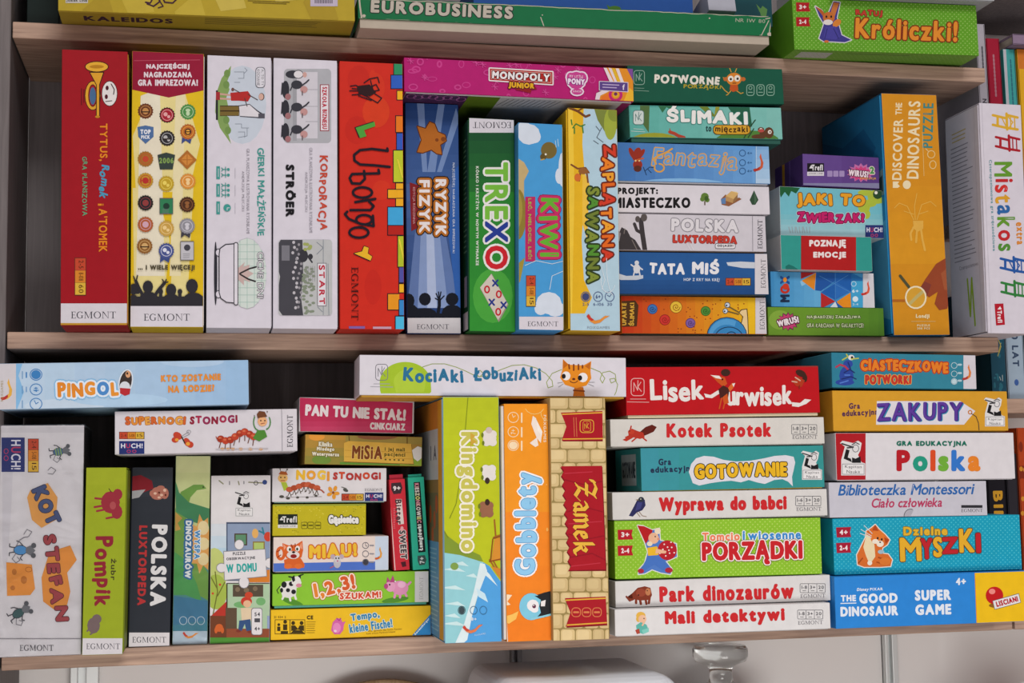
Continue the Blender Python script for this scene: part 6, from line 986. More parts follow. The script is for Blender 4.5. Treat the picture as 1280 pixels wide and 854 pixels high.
@art
def p_good(a):
    a.bg('#2c83d2'); a.P([(1218, 700), (1296, 700), (1296, 790), (1221, 790)], '#e5ba1c'); a.L([(1218.5, 714), (1221, 782)], .8, '#d88a1c'); w = '#dbe4ee'
    a.T('Disney', 1078.5, 737.5, 15, 5, w, rot=-1.6, b=.4, sh=.2); a.T('PIXAR', 1095.5, 736.5, 16, 3.4, w, rot=-1.6, b=.3); a.T('THE', 1060.5, 748, 19, 8, w, rot=-1.4, b=1.4); a.L([(1051, 754.5), (1070, 754)], 1.2, w); a.T('GOOD', 1098, 748, 48, 12.5, w, rot=-1.4, b=2.4); a.T('DINOSAUR', 1086.5, 764, 72, 12.5, w, rot=-1.4, b=2.4)
    a.T('SUPER', 1166, 744, 45, 13.5, w, rot=-1.2, b=2.4); a.T('GAME', 1166.5, 762, 45, 13.5, w, rot=-1.2, b=2.4); a.T('4+', 1201, 727, 12.5, 9, w, b=1.6)
    a.E(1246, 757, 10, 3, '#8c5c1c'); a.E(1243, 744.5, 11, 11, '#bc1c20'); a.E(1240, 739.5, 4, 3.4, '#e48880'); q = [(1241, 751.5), (1273, 742.5), (1275.5, 753), (1243.5, 761.5)]; a.L(q, 1.2, '#5a5a60', True); a.P(q, '#dcdcdc'); a.T('LISCIANI', 1258.5, 752, 28, 7, '#b01c28', rot=-15, b=1)
@art
def p_mysz(a):
    a.bg('#1b9ab6'); a.dots(1038, 640, 1282, 724, 5.6, 2.85, .85, '#4cbccc', -.025)
    for y, t in ((665.5, '4+'), (685, '2-4')): a.P([(1045, y - 6), (1064, y - 6.6), (1062.5, y), (1064, y + 6), (1046, y + 6.6)], '#a01c34'); a.T(t, 1054.5, y, 10, 6.4, '#e4d8d8', b=1)
    o = '#cf6a2c'; body = [(1072, 706), (1071, 694), (1076, 684), (1082, 672), (1083, 664), (1088, 661), (1094, 656), (1099, 662), (1106, 668), (1112, 675), (1109, 681), (1103, 685), (1102, 692), (1110, 693), (1115, 700), (1113, 708), (1100, 709), (1080, 709)]
    a.L(body, 2.2, '#e0dcd2', True); a.P(body, o); a.P([(1083, 668), (1090, 672), (1093, 682), (1094, 696), (1087, 706), (1082, 694), (1079, 684)], '#dfd0a8'); a.E(1097, 672, 9, 9, '#d6762f'); a.P([(1090, 663), (1094, 656), (1098, 664)], '#a8441c'); a.P([(1105, 672), (1112, 675), (1107, 680)], '#a8441c'); a.Es([(1100, 680, 4.6, 4), (1094, 677, 4, 3)], '#e4dccc'); a.Es([(1097, 673, 1.2, 1.6), (1102, 674.5, 1.2, 1.6)], '#24201c'); a.E(1100, 678, 1.2, .9, '#3c1c1c'); a.Ls([[(1090, 667), (1080, 657)], [(1089, 670), (1076, 662)], [(1089, 672), (1075, 667)]], .8, '#d4dcdc'); a.Ls([[(1078, 698), (1073, 704)], [(1098, 697), (1109, 701)], [(1096, 703), (1108, 706)]], 1.6, '#a04a1c'); a.E(1106, 702, 7, 5, '#d6762f'); a.E(1087, 704, 3, 3, '#e4dccc'); a.E(1101, 690, 4, 2.6, '#9cb4c0')
    a.T('Dzielne', 1156.5, 664, 55, 11, '#d8ac30', rot=-.6, b=2, o=[('#7a641c', .7)])
    for t, x, y, l, h, c in (('M', 1138, 687, 27, 30, '#dca82c'), ('Y', 1158, 686, 15, 26, '#b8242c'), ('S', 1172, 684, 12, 26, '#dca82c'), ('Z', 1187, 682, 20, 21, '#b8242c'), ('K', 1208, 676, 19, 30, '#dca82c'), ('I', 1222.5, 679, 6, 25, '#b8242c')): a.T(t, x, y, l, h, c, rot=-2, b=3, o=[('#5c3420', .9)])
@art
def p_mont(a):
    a.bg('#bebec8'); a.T('Biblioteczka Montessori', 1133, 612, 171, 14, '#2d62a4', rot=-.6, b=.9, sh=.22, gap=.03); a.T('Ciało człowieka', 1133.5, 628.5, 88, 12, '#ae3c5e', rot=-.8, b=.8, sh=.22, gap=.03); a.R(1201.5, 631.5, 1228, 635, '#2e2e34'); a.EG(1215, 638.2, 27, 4, rot=-.6); a.P(arc(1138, 645.5, 8, 9, 180, 300, 8) + [(1138, 646)], '#a6a6b0'); a.L(arc(1138, 645.5, 8, 9, 180, 290, 8), .8, '#55555c')
@art
def p_polska(a):
    a.bg('#d2d0d4'); a.R(1040, 536, 1082, 606, '#a81b24'); a.captain(1063.5, 572, 1.5); a.T('GRA EDUKACYJNA', 1164.5, 555.3, 88, 8, '#1d6a58', b=2, gap=.12)
    a.T('Polska', 1173, 576, 105, 27, '#b8202a', b=5, cols=['#ae1c26', '#23937a', '#cf4a24', '#6ca83a', '#3273c4', '#dc7f2a'])
@art
def p_zak(a):
    a.bg('#cb962c'); a.T('Gra', 1068, 507.5, 14, 7.5, '#54304c', b=1, rot=-1); a.T('edukacyjna', 1075, 517, 45, 9.5, '#54304c', b=1, rot=-3)
    a.P([(1096, 501.5), (1200, 501.5), (1219, 514), (1205, 531), (1095, 531)], '#d3d1d8'); a.T('ZAKUPY', 1151, 515.5, 108, 25, '#2f86a8', rot=-.8, b=4.4, jit=.4); a.T('ZAKUPY', 1150, 514.8, 108, 25, '#41297a', rot=-.8, b=3, jit=.4); a.T('ZAKUPY', 1149.6, 514.4, 107, 24, '#5a3a94', rot=-.8, b=.6, jit=.4)
    a.O(1212.5, 515.5, 2.2, 2.2, 1.4, '#c07a3c'); a.L([(1214, 517), (1220, 521), (1223, 529), (1224, 541)], 1, '#4a3c30'); a.captain(1241, 514.5, 1.25)
@art
def p_cias(a):
    a.bg('#2f7c92'); a.grad(1038, 440, 1206, 490, '#2c7a92', '#357f94', 4, 0)
    b = '#2c4698'; a.Es([(1058, 470, 9, 12), (1060, 455, 6, 5), (1056, 478, 12, 4)], b); a.Es([(1064, 447, 4, 3.4)], '#dcd8d4'); a.E(1065, 447, 1.6, 1.6, '#1a1a22'); a.Ls([[(1053, 450), (1060, 446), (1058, 443)], [(1064, 449), (1073, 448)]], 1.6, '#b0b84c'); a.L([(1045, 459), (1050, 456), (1056, 458), (1060, 462)], 2.4, '#a83a54'); a.Ls([[(1055, 466), (1062, 462), (1068, 466)], [(1052, 474), (1064, 471), (1070, 474)], [(1060, 453), (1063, 461)]], 1.4, '#1c2c64'); a.Ls([[(1050, 479), (1060, 476)], [(1056, 469), (1062, 469)]], 1.6, '#4f78c8')
    a.T('CIASTECZKOWE', 1130.5, 457.5, 110, 16.5, '#d87a26', rot=1.5, b=3, jit=.7, o=[('#a8341c', 1.2)]); a.T('POTWORKI', 1110, 474.5, 58, 13, '#b8342c', rot=0, b=2, jit=.7, o=[('#d8a440', .7)])
    for y in (457, 467.5, 477): a.O(1192.5, y, 3.6, 3.6, .7, '#b4ccd4'); a.L([(1198, y - 1), (1201, y - 1)], 2.6, '#a4c0ca')
    a.E(1192.5, 477, 3, 3, '#b4ccd4'); a.R(1204, 440, 1226, 492, '#c9c6cc'); a.swoosh(1210.5, 467, 7.5, '#a83434', '#cf7a3c', rot=-70)
# ================================================= the setting
WOOD = wood('shelf_wood', (0.24, 0.15, 0.108), (0.48, 0.325, 0.238))
PANEL = wood('panel_wood', (0.09, 0.078, 0.078), (0.15, 0.13, 0.13), 1.0, 2)
BACK = wood('back_panel_wood', (0.145, 0.128, 0.129), (0.205, 0.18, 0.182), .7, 2)
def board(name, x0, y0, z0, x1, y1, z1, m=WOOD, kind='structure', label=None):
    mb = MB(); mb.bm(bevel_box(0, 0, 0, x1 - x0, y1 - y0, z1 - z0, .0012), m); o = mb.build(name); o.location = (x0, y0, z0)
    return tag(o, label, kind=kind)
def plaster(name, c):
    m = bpy.data.materials.new(name); m.use_nodes = True; nt = m.node_tree; b = nt.nodes['Principled BSDF']
    n = nt.nodes.new('ShaderNodeTexNoise'); n.inputs['Scale'].default_value = 40; n.inputs['Detail'].default_value = 6; bp = nt.nodes.new('ShaderNodeBump'); bp.inputs['Strength'].default_value = .08; bp.inputs['Distance'].default_value = .003
    nt.links.new(n.outputs['Fac'], bp.inputs['Height']); nt.links.new(bp.outputs[0], b.inputs['Normal']); b.inputs['Base Color'].default_value = (*c, 1); b.inputs['Roughness'].default_value = .8; return m
WALL = plaster('wall_paint', (.74, .725, .715))
board('wall_back', -.6, .178, -1.15, 1.9, .26, 1.3, WALL)
board('floor', -.6, -2.4, -1.19, 1.9, .26, -1.15, wood('floor_wood', (.2, .14, .1), (.34, .25, .18), .3))
board('trim_1', -.001, .17, -.3473, 1.1365, .1775, 1.0, BACK, label='dark back panel of the shelving')
SX = 1.1365; TH = .018; ZB = -.3293; ZT = .3322
board('trim_2', 0, 0, ZT - TH, SX, .1695, ZT, WOOD, label='top shelf board')
board('trim_3', 0, 0, -TH, SX, .1695, 0, WOOD, label='middle shelf board')
board('trim_4', 0, 0, ZB - TH, SX, .1695, ZB, WOOD, label='bottom shelf board')
board('trim_5', -.0195, 0, -1.15, -.0015, .1695, 1.0, PANEL, label='left side panel of the shelving')
# neighbouring bookcase on the right
B2 = 1.1395
board('trim_6', B2, 0, ZB - TH, 1.6, .1695, ZB, WOOD, label='bottom board of the neighbouring bookcase')
board('trim_7', 1.152, .035, -.09, 1.6, .1695, -.072, WOOD, label='lower middle board of the neighbouring bookcase')
board('trim_8', 1.157, .045, .145, 1.6, .1695, .163, WOOD, label='upper middle board of the neighbouring bookcase')
board('trim_9', 1.152, .02, .432, 1.6, .1695, .45, PANEL, label='top board of the neighbouring bookcase')
board('trim_10', -.3, -.12, -.685, 1.6, .1695, -.667, WOOD, label='low shelf below the games')
METAL = simple('white_metal', (.62, .65, .65), .35, Metallic=.2)
for i, (x, w, c) in enumerate(((.054, .031, 1), (.566, .013, .45), (1.054, .017, 1))):
    m = METAL if c == 1 else simple('grey_metal', (.3, .3, .31), .4, Metallic=.4)
    mb = MB(); e = w * .26
    mb.bm(bevel_box(0, 0, 0, e, .012, .74, .0008), m); mb.bm(bevel_box(w - e * 1.7, 0, 0, w, .012, .74, .0008), m); mb.bm(bevel_box(0, .0085, 0, w, .012, .74, .0005), m)
    o = mb.build('trim_%d' % (11 + i)); o.location = (x, .1655, -1.09 + .0); tag(o, 'vertical metal rail on the wall', kind='structure')

# ================================================= the boxes
FILM = bpy.data.materials.new('clear_film'); FILM.use_nodes = True
nt = FILM.node_tree; nt.nodes.clear(); out = nt.nodes.new('ShaderNodeOutputMaterial'); mix = nt.nodes.new('ShaderNodeMixShader'); tr = nt.nodes.new('ShaderNodeBsdfTransparent'); gl = nt.nodes.new('ShaderNodeBsdfGlossy'); fr = nt.nodes.new('ShaderNodeFresnel'); nz = nt.nodes.new('ShaderNodeTexNoise'); bp = nt.nodes.new('ShaderNodeBump')
gl.inputs['Roughness'].default_value = .16; fr.inputs['IOR'].default_value = 1.45; nz.inputs['Scale'].default_value = 18; nz.inputs['Detail'].default_value = 3; nz.inputs['Distortion'].default_value = 1.2; bp.inputs['Strength'].default_value = .34; bp.inputs['Distance'].default_value = .006
tc = nt.nodes.new('ShaderNodeTexCoord'); nt.links.new(tc.outputs['Object'], nz.inputs['Vector'])
nt.links.new(nz.outputs['Fac'], bp.inputs['Height']); nt.links.new(bp.outputs[0], gl.inputs['Normal']); nt.links.new(bp.outputs[0], fr.inputs['Normal']); nt.links.new(fr.outputs[0], mix.inputs[0]); nt.links.new(tr.outputs[0], mix.inputs[1]); nt.links.new(gl.outputs[0], mix.inputs[2]); nt.links.new(mix.outputs[0], out.inputs[0])

def game(key, name, col, tray, depth, label, group, cat='board game', film=False, dim=None, fn=None):
    """a boxed game. tray = (colour, open side, how far it stands out of the lid) or None for a one-piece carton"""
    x, yf, z, w, h, yaw, lean, quad = dim or DIM[key]
    d = min(depth, .1665 - yf - .012 * (abs(yaw) > .01)); f = reach(z + h / 2); body = ink(col, f)
    rot = (0, lean, yaw); mb = MB()
    face = dict(origin=(0, 0, 0), w=w, h=h, quad=quad)
    if tray:
        tc_, side, p = tray
        root = thing(name, (x, yf, z), rot, label, cat, group)
        lw, lh, ox, oz = w, h, 0, 0
        lerp = lambda a, b, t: (a[0] + (b[0] - a[0]) * t, a[1] + (b[1] - a[1]) * t)
        if side == 'z-':
            lh = h - p; oz = p
            if quad: quad = [quad[0], quad[1], lerp(quad[2], quad[1], p / h), lerp(quad[3], quad[0], p / h)]
        if side == 'x+':
            lw = w - p
            if quad: quad = [quad[0], lerp(quad[1], quad[0], p / w), lerp(quad[2], quad[3], p / w), quad[3]]
        if side == 'x-':
            lw = w - p; ox = p
            if quad: quad = [lerp(quad[0], quad[1], p / w), quad[1], quad[2], lerp(quad[3], quad[2], p / w)]
        bm = shell_box(lw, d, lh, side); bmesh.ops.translate(bm, vec=(ox, 0, oz), verts=bm.verts[:]); mb.bm(bm, body)
        face = dict(origin=(ox, 0, oz), w=lw, h=lh, quad=quad)
        t = .0021; tb = MB(); tm = ink(tc_, f)
        if side == 'z-': b = (t, t, 0, w - t, d - t, h - t - .0002)
        elif side == 'x+': b = (t, t, t, w, d - t, h - t)
        elif side == 'x-': b = (0, t, t, w - t, d - t, h - t)
        else: b = (t, t, t, w - t, d, h - t)
        tb.bm(bevel_box(*b, .0006), tm)
        if ('b_' + key) in ART2 and side == 'z-': ART2['b_' + key](Art(tb, (t, d - t, 0), (1, 0, 0), (0, -1, 0), w - 2 * t, d - 2 * t, f))
        if ('l_' + key) in ART2 and side == 'x-': ART2['l_' + key](Art(tb, (0, d - t, t), (0, -1, 0), (0, 0, 1), d - 2 * t, h - 2 * t, f))
        tray_o = tb.build('tray', root)
        if tc_ != col: tray_o['label'] = 'inner tray showing below the lid' if side == 'z-' else 'inner tray of the box'
    else:
        root = None; mb.bm(bevel_box(0, 0, 0, w, d, h, .0006), body)
    A = Art(mb, face['origin'], (1, 0, 0), (0, 0, 1), face['w'], face['h'], f, face['quad'])
    if fn: fn(A)
    elif key in ART: ART[key](A)
    if ('l_' + key) in ART2 and tray and tray[1] == 'x-': pass
    elif ('l_' + key) in ART2: ART2['l_' + key](Art(mb, (face['origin'][0], d, face['origin'][2]), (0, -1, 0), (0, 0, 1), d, face['h'], f))
    if ('b_' + key) in ART2 and not (tray and tray[1] == 'z-'): ART2['b_' + key](Art(mb, (0, d, 0), (1, 0, 0), (0, -1, 0), w, d, f))
    if root: mb.build('lid', root)
    else:
        root = mb.build(name); root.location = (x, yf, z); root.rotation_euler = rot; tag(root, label, cat, group)
    if film:
        fb = MB(); fb.bm(bevel_box(-.0007, -.0012, .0001, w + .0003, d, h + .0009, .0012), FILM); tag(fb.build('plastic_wrap', root), 'clear shrink wrap')
    return root
ART2 = {fn: g for fn, g in list(globals().items()) if fn[:2] in ('l_', 'b_') and callable(g)}
G1 = 'games standing on the middle shelf'; G2 = 'games stacked flat on the middle shelf'; G3 = 'games standing on the bottom shelf'; G4 = 'games stacked flat on the bottom shelf'; G5 = 'small games stacked on the bottom shelf'; G0 = 'games on the top shelf'; GR = 'games stacked at the right of the bottom shelf'; GS = 'small games stacked beside the orange puzzle box'
N = 'board_game_box'
# --- middle shelf, standing
game('tytus', N, '#97141f', ('#b58a2c', 'x+', .0006), .21, 'red game box with a yellow trumpet, leftmost on the middle shelf', G1)
game('medals', N, '#c8aa20', ('#cfccd4', 'x+', .0006), .21, 'yellow game box covered in award medals under a crimson top', G1)
game('gierki', N, '#cecbd5', ('#bdbac4', 'x+', .0006), .21, 'white game box with a bathtub drawing near its foot', G1)
game('stroer', N, '#cfccd6', ('#bdbac4', 'x+', .0006), .21, 'white game box with black and red lettering and crowd cartoons', G1)
game('ubongo', N, '#c42a1c', ('#a82418', 'x-', .0006), .21, 'bright red game box with coloured puzzle blocks down its right edge', G1)
game('fizyk', N, '#223f78', ('#1c2c50', 'x-', .0006), .165, 'dark blue game box with an orange wooden figure and light beams', G1)
game('trexo', N, '#1f682a', ('#15402a', 'x-', .0012), .185, 'green game box with noughts and crosses, upside-down white band on top', G1)
game('kiwi', N, '#4494cc', ('#9a8a50', 'x+', .0012), .2, 'sky blue game box with clouds and a brown bird', G1)
game('sawanna', N, '#d8b030', ('#d9ac20', 'x-', .0016), .2, 'pale blue and yellow savanna game box with jagged orange lettering', G1)
game('pony', N, '#ae1a6c', ('#b9b6b8', 'z-', .0012), .19, 'magenta pink game box lying across the tops of the standing games', G2)
# --- middle shelf, flat stack
game('snail', N, '#c86a1c', ('#2a3a30', 'z-', .0008), .17, 'orange game box with a blue-shelled snail, lowest of its stack', G2)
game('bear', N, '#25558f', ('#3a4a50', 'z-', .001), .18, 'blue game box with white ice floes and white lettering', G2)
game('lux', N, '#c4c1c8', ('#6a5a50', 'z-', .001), .18, 'pale grey game box with a dark cactus and horse', G2)
game('town', N, '#d0cdd3', ('#a8a5ac', 'z-', .0008), .18, 'white game box with black lettering and a little house', G2)
game('fant', N, '#4f86c2', ('#c8ced6', 'z-', .001), .18, 'light blue game box with golden fantasy lettering', G2)
game('slim', N, '#4fa098', ('#2c5a50', 'z-', .0052), .185, 'turquoise game box with big white lettering and slugs in grass', G2)
game('potw', N, '#155440', ('#123a30', 'z-', .0006), .18, 'dark green game box with an orange monster, topmost of its stack', G2)
# --- small stack and the tall boxes on the right
game('virus', 'card_game_box', '#5c8628', None, .12, 'flat olive green card game box under the blue triangle box', GS)
game('mox', N, '#3f8abc', None, .12, 'blue box with red, orange and navy triangles', GS)
game('emo', 'card_game_box', '#bcc0c0', None, .11, 'teal carton with a red middle panel and white lettering', GS)
game('zwier', N, '#b8c4c8', None, .11, 'aqua carton with orange and magenta lettering and a green crocodile', GS)
game('trefl', 'card_game_box', '#5e4284', None, .085, 'purple card game box on top of the aqua carton', GS)
game('disco', 'puzzle_box', '#2478a8', ('#2c84b4', 'x-', .0014), .17, 'tall orange puzzle box with a magnifying glass and blue side', G1, 'puzzle')
game('mist', N, '#cdc9d3', ('#c0bcc6', 'x-', .0012), .082, 'white game box with coloured chairs, rightmost on the middle shelf', G1)
# --- top shelf
game('kalei', N, '#b39c2e', None, .06, 'yellow game box with its barcoded back to the front, on the top shelf', G0)
game('euro', N, '#146a40', ('#b5aa9a', 'z-', .0098), .2, 'worn green game box with a dirty white tray, on the top shelf', G0)
game('kroli', N, '#5f9c28', None, .16, 'lime green dotted game box with a rabbit in a blue robe', G0)
# --- bottom shelf, standing
game('kot', N, '#cfcdd1', ('#4a484c', 'x+', .0006), .1, 'shrink-wrapped white game box with mice and cheese, leftmost on the bottom shelf', G3, film=True)  # dark tray colour stands in for shade on the right side of the box
game('pompik', N, '#90a022', ('#6c7a1a', 'x+', .0012), .2, 'olive green game box with a dark red bison', G3)
game('plux', N, '#2c3038', ('#1c2026', 'x-', .0012), .155, 'black game box with large white and red lettering', G3)
game('dino', 'card_game_box', '#8aaa78', None, .14, 'narrow green box with a long-necked dinosaur in glossy wrap', G3, film=True)
game('domu', 'puzzle_box', '#d6d4d6', None, .15, 'white puzzle box with a jigsaw piece over a house picture', G3, 'puzzle')
# --- bottom shelf, small stack
game('tempo', N, '#e6ba22', ('#c89a20', 'z-', .0008), .155, 'yellow game box with a pink fish and blue corner, lowest of the small stack', G5)
game('cow', N, '#86c034', ('#5cb0a0', 'z-', .0026), .15, 'lime green game box with a cow and a pink pig', G5)
game('miau', N, '#ddd0c8', ('#b8b0b0', 'z-', .0008), .15, 'pink and blue game box with a grinning orange cat', G5)
game('gas', 'card_game_box', '#b9ae20', None, .12, 'mustard yellow card game box between two pale boxes', G5)
game('nogi', N, '#d3d1d4', ('#8ab0a8', 'z-', .001), .15, 'small white game box with a caterpillar, above the mustard box', G5)
game('misia', 'card_game_box', '#a4833c', None, .12, 'tilted green and brown carton with a yellow wooden signboard', G5)
game('pan', 'card_game_box', '#c2c0c2', None, .12, 'tilted raspberry red card game box with white block lettering', G5)
bt = game('bitter', 'card_game_box', '#c42c3a', None, .085, 'slim red card box standing on the lime green box', G5)
tl = game('teal', 'card_game_box', '#2fae90', None, .085, 'slim teal card box standing beside the slim red one', G5)
for root, col in ((bt, '#a8283a'), (tl, '#2a9a84')):
    mb = MB(); bm = bevel_box(.001, .004, .0985 if root is bt else .1005, .016, .0055, .104, .0003); mb.bm(bm, ink(col, reach(-.15))); mb.build('tuck_flap', root)
# --- bottom shelf, tall trio and what lies on top
game('king', N, '#7fb0d0', ('#8ab0c8', 'x-', .0008), .21, 'green and blue game box with sheep above a waterfall', G3)
game('gobb', N, '#ea9424', ('#d8d2cc', 'x-', .0026), .21, 'orange game box with pale blue lettering and a big-eyed blue creature', G3)
game('zamek', N, '#b8a068', ('#8a7444', 'x+', .0012), .21, 'game box printed as a stone wall with red banners', G3)
game('kociaki', N, '#d0ced6', ('#c89a3a', 'z-', .002), .078, 'white game box with an orange cat lying across the standing trio', G4)
game('supernogi', N, '#cdcad0', ('#b8b5bc', 'z-', .0008), .17, 'white game box with a butterfly and red caterpillar, under the pale blue box', G4)
game('pingolo', N, '#a4c3de', ('#2a2628', 'x+', .0022), .17, 'pale blue game box with a penguin, uppermost at the left end', G4)
# --- bottom shelf, big stack
game('mali', N, '#d6d6d6', ('#c4c4c4', 'z-', .0008), .2, 'white game box with a kneeling blond child, lowest of its stack', G4)
game('park', N, '#d2d1d0', ('#c4c4c4', 'z-', .0008), .2, 'white game box with a brown dinosaur', G4)
game('porz', N, '#88bc30', ('#6a9a28', 'z-', .0008), .19, 'lime dotted game box with a running gnome carrying a red ball', G4)
game('babci', N, '#cfcecb', ('#c0bfbc', 'z-', .0008), .2, 'white game box with a dark blue bird', G4)
game('goto', N, '#348f8e', ('#d0b040', 'z-', .0008), .098, 'teal game box with yellow lettering in a white bubble', G4)
game('kotek', N, '#cdcbc5', ('#b8b6b0', 'z-', .0008), .2, 'white game box with a leaping red squirrel', G4)
game('lisek', N, '#b3141c', ('#cfc4a4', 'z-', .0032), .19, 'red game box with foxes and white lettering, topmost of its stack', G4)
# --- bottom shelf, right stack
game('good', N, '#2c83d2', None, .2, 'blue game box with a yellow end and red ball emblem', GR)
game('mysz', N, '#1b9ab6', ('#1a7c94', 'z-', .0008), .19, 'turquoise dotted game box with a sitting ginger cat', GR)
game('mont', N, '#bebec8', None, .19, 'grey-white box with thin cursive lettering and a thumb notch', GR)
game('polska', N, '#d2d0d4', ('#c0bec2', 'z-', .0008), .19, 'white game box with a red left panel and multicoloured lettering', GR)
game('zak', N, '#cb962c', ('#a87a24', 'z-', .0008), .19, 'mustard game box with purple lettering on a white price tag', GR)
game('cias', N, '#2f7c92', ('#235e70', 'z-', .0008), .19, 'petrol blue game box with a blue monster, topmost of the right stack', GR)

# --- things seen only in part on the top shelf
def plain(name, col, tray, x, y, z, w, d, h, lean, label, fn=None, cat='board game'):
    return game('-', name, col, tray, d, label, G0, cat, dim=(x, y, z, w, h, 0, lean, None), fn=fn)
plain(N, '#1b2624', ('#141a1a', 'x+', .001), .012, .02, ZT, .034, .14, .2, 0, 'almost black game box in the left corner of the top shelf')
et = ZT + .0336
def f_blue(a): a.bg('#2a5aa8'); a.E(168, 30, 7, 3, '#4c7c2c'); a.P([(158, 26), (166, 31), (160, 33)], '#4c7c2c')
plain(N, '#2a5aa8', ('#17191d', 'z-', .0055), .50, .004, et + .0015, .2635, .16, .045, -.0078, 'blue game box lying on the worn green box', f_blue)
def f_teal(a): a.bg('#1c4a52'); a.P([(34, 22), (38, 16), (44, 20), (42, 30), (39, 36), (36, 30)], '#5c8a4c'); a.P([(30, 14), (36, 20), (34, 24)], '#5c8a4c')
plain(N, '#1c4a52', ('#14343a', 'z-', .0008), .812, .002, et + .0037, .05, .15, .042, -.0078, 'dark teal game box with a green leaf on the worn green box', f_teal)
def f_white(a): a.bg('#a9abb6')
o = plain('card_game_box', '#a9abb6', None, .7735, -.022, et + .0128, .034, .05, .028, -.0078, 'small pale carton tilted up on the worn green box', f_white); o.rotation_euler[0] = -.22
plain(N, '#b4b8bc', ('#a2a6aa', 'z-', .0008), .918, -.05, .3956, .206, .17, .05, -.0147, 'white game box lying on the lime dotted rabbit box')

# ================================================= books in the neighbouring bookcase
PAPER = simple('book_paper', (.62, .57, .48), .9)
def book(x, y, z, w, d, h, col, label, fn=None, lean=0, rot=None, group='books in the neighbouring bookcase'):
    f = reach(z + h / 2); root = thing('book', (x, y, z), rot or (0, lean, 0), label, 'book', group)
    mb = MB(); m = ink(col, f); t = .0018
    mb.bm(bevel_box(0, 0, 0, w, t * 1.4, h, .0007), m); mb.bm(bevel_box(0, 0, 0, t, d, h, .0005), m); mb.bm(bevel_box(w - t, 0, 0, w, d, h, .0005), m)
    A = Art(mb, (0, 0, 0), (1, 0, 0), (0, 0, 1), w, h, f)
    if fn: fn(A)
    mb.build('cover', root); pb = MB(); pb.bm(bevel_box(t, t * 1.4, .003, w - t, d - .004, h - .003, 0), PAPER); pb.build('pages', root); return root
Y2 = .05; ZU = .163
def s_grey(a): w, h = a.w * 1000, a.h * 1000; a.Ls([[(w * .6, 30 + i * 5), (w * .6, 33 + i * 5)] for i in range(9)], 2.4, '#5a5860'); a.T('NA DU', w * .55, 112, 30, 6, '#3a3840', rot=90, b=.6)
def s_red(a): w, h = a.w * 1000, a.h * 1000; a.Ls([[(w * .5, 22 + i * 5), (w * .5, 24.6 + i * 5)] for i in range(11)], 2.6, '#a8707c'); a.T('MO', w / 2, 101, 28, 9, '#d8ccd0', rot=90, b=2)
def s_aqua(a): w, h = a.w * 1000, a.h * 1000; a.R(0, 0, 4.4, h, '#b4b4bc'); a.Ls([[(w * .6, 14 + i * 6), (w * .6, 18 + i * 6)] for i in range(11)], 2, '#2f6a78')
def s_yel(a): w, h = a.w * 1000, a.h * 1000; a.R(0, 0, w, 26, '#c8742a'); a.Ls([[(w * .55, 40 + i * 6), (w * .55, 44 + i * 6)] for i in range(10)], 2, '#b08220'); a.R(0, 130, w, h, '#b0702c')
book(1.1575, Y2, ZU, .0128, .115, .242, '#a9a5ae', 'thin grey book at the left end of the upper right row', s_grey, -.008)
book(1.1725, Y2, ZU, .0185, .115, .224, '#9c1c34', 'dark red book with white lettering on its spine', s_red, -.014)
book(1.1945, Y2, ZU, .0165, .115, .211, '#3f9a98', 'aqua book with a white edge, right of the dark red one', s_aqua, -.01)
book(1.2135, Y2, ZU, .019, .115, .212, '#d8a424', 'yellow and orange book right of the aqua one', s_yel, -.006)
book(1.2345, Y2, ZU, .02, .115, .2, '#5a4c70', 'violet book at the right end of the upper right row', None)
mb_ = book(1.305, Y2 - .012, ZU + .2135, .014, .11, .105, '#8c7890', 'mauve book lying flat on the yellow and violet books', None, rot=(0, -math.pi / 2, 0))
def s_dteal(a):
    w, h = a.w * 1000, a.h * 1000; a.bg('#204a5c'); r = random.Random(3); a.Es([(r.uniform(3, w - 3), r.uniform(6, h), r.uniform(1, 2.4), r.uniform(1, 4)) for i in range(26)], '#2c6878'); a.Ls([[(w * .6, 66), (w * .75, 74), (w * .6, 82)], [(w * .75, 70), (w * .5, 86)]], 1, '#a89a4c'); a.Ls([[(w * .55, 112), (w * .62, 116)], [(w * .75, 110), (w * .75, 117)]], 1, '#9aa8a8')
def s_lb(a): w, h = a.w * 1000, a.h * 1000; a.T('100 LAT', w * .52, 78, 52, 9, '#34445c', rot=90, b=1.2, gap=.14); a.E(w * .5, 124, 3, 4, '#3c5a94')
book(1.1545, Y2, -.072, .0195, .115, .14, '#204a5c', 'dark teal book just right of the middle shelf end', s_dteal)
book(1.176, Y2, -.072, .024, .115, .145, '#93a5b5', 'light blue-grey book with dark capital lettering', s_lb)
book(1.202, Y2, -.072, .022, .115, .14, '#7c8a94', 'grey book right of the light blue-grey one')
def s_black(a): w, h = a.w * 1000, a.h * 1000; a.T('BIBLIA', w * .55, 96, 82, 13, '#c8942a', rot=90, b=2.4); a.Es([(w * .55, 20, 5, 6), (w * .55, 33, 5, 4)], '#b8641c')
def s_or(a):
    w, h = a.w * 1000, a.h * 1000; r = random.Random(5); a.Es([(r.uniform(2, w - 2), r.uniform(10, h - 5), r.uniform(2, 5), r.uniform(3, 9)) for i in range(18)], '#7c2c18'); a.Es([(r.uniform(2, w - 2), r.uniform(20, 110), 2.4, 3) for i in range(7)], '#c8862c')
book(1.1415, Y2, ZB, .0245, .115, .2, '#1c1a20', 'black book with yellow capital lettering down its spine', s_black)
book(1.168, Y2, ZB, .0145, .115, .19, '#2c2a30', 'thin charcoal book between the black and the orange one')
book(1.1845, Y2, ZB, .024, .115, .222, '#a8401c', 'rusty orange patterned book at the right edge', s_or)

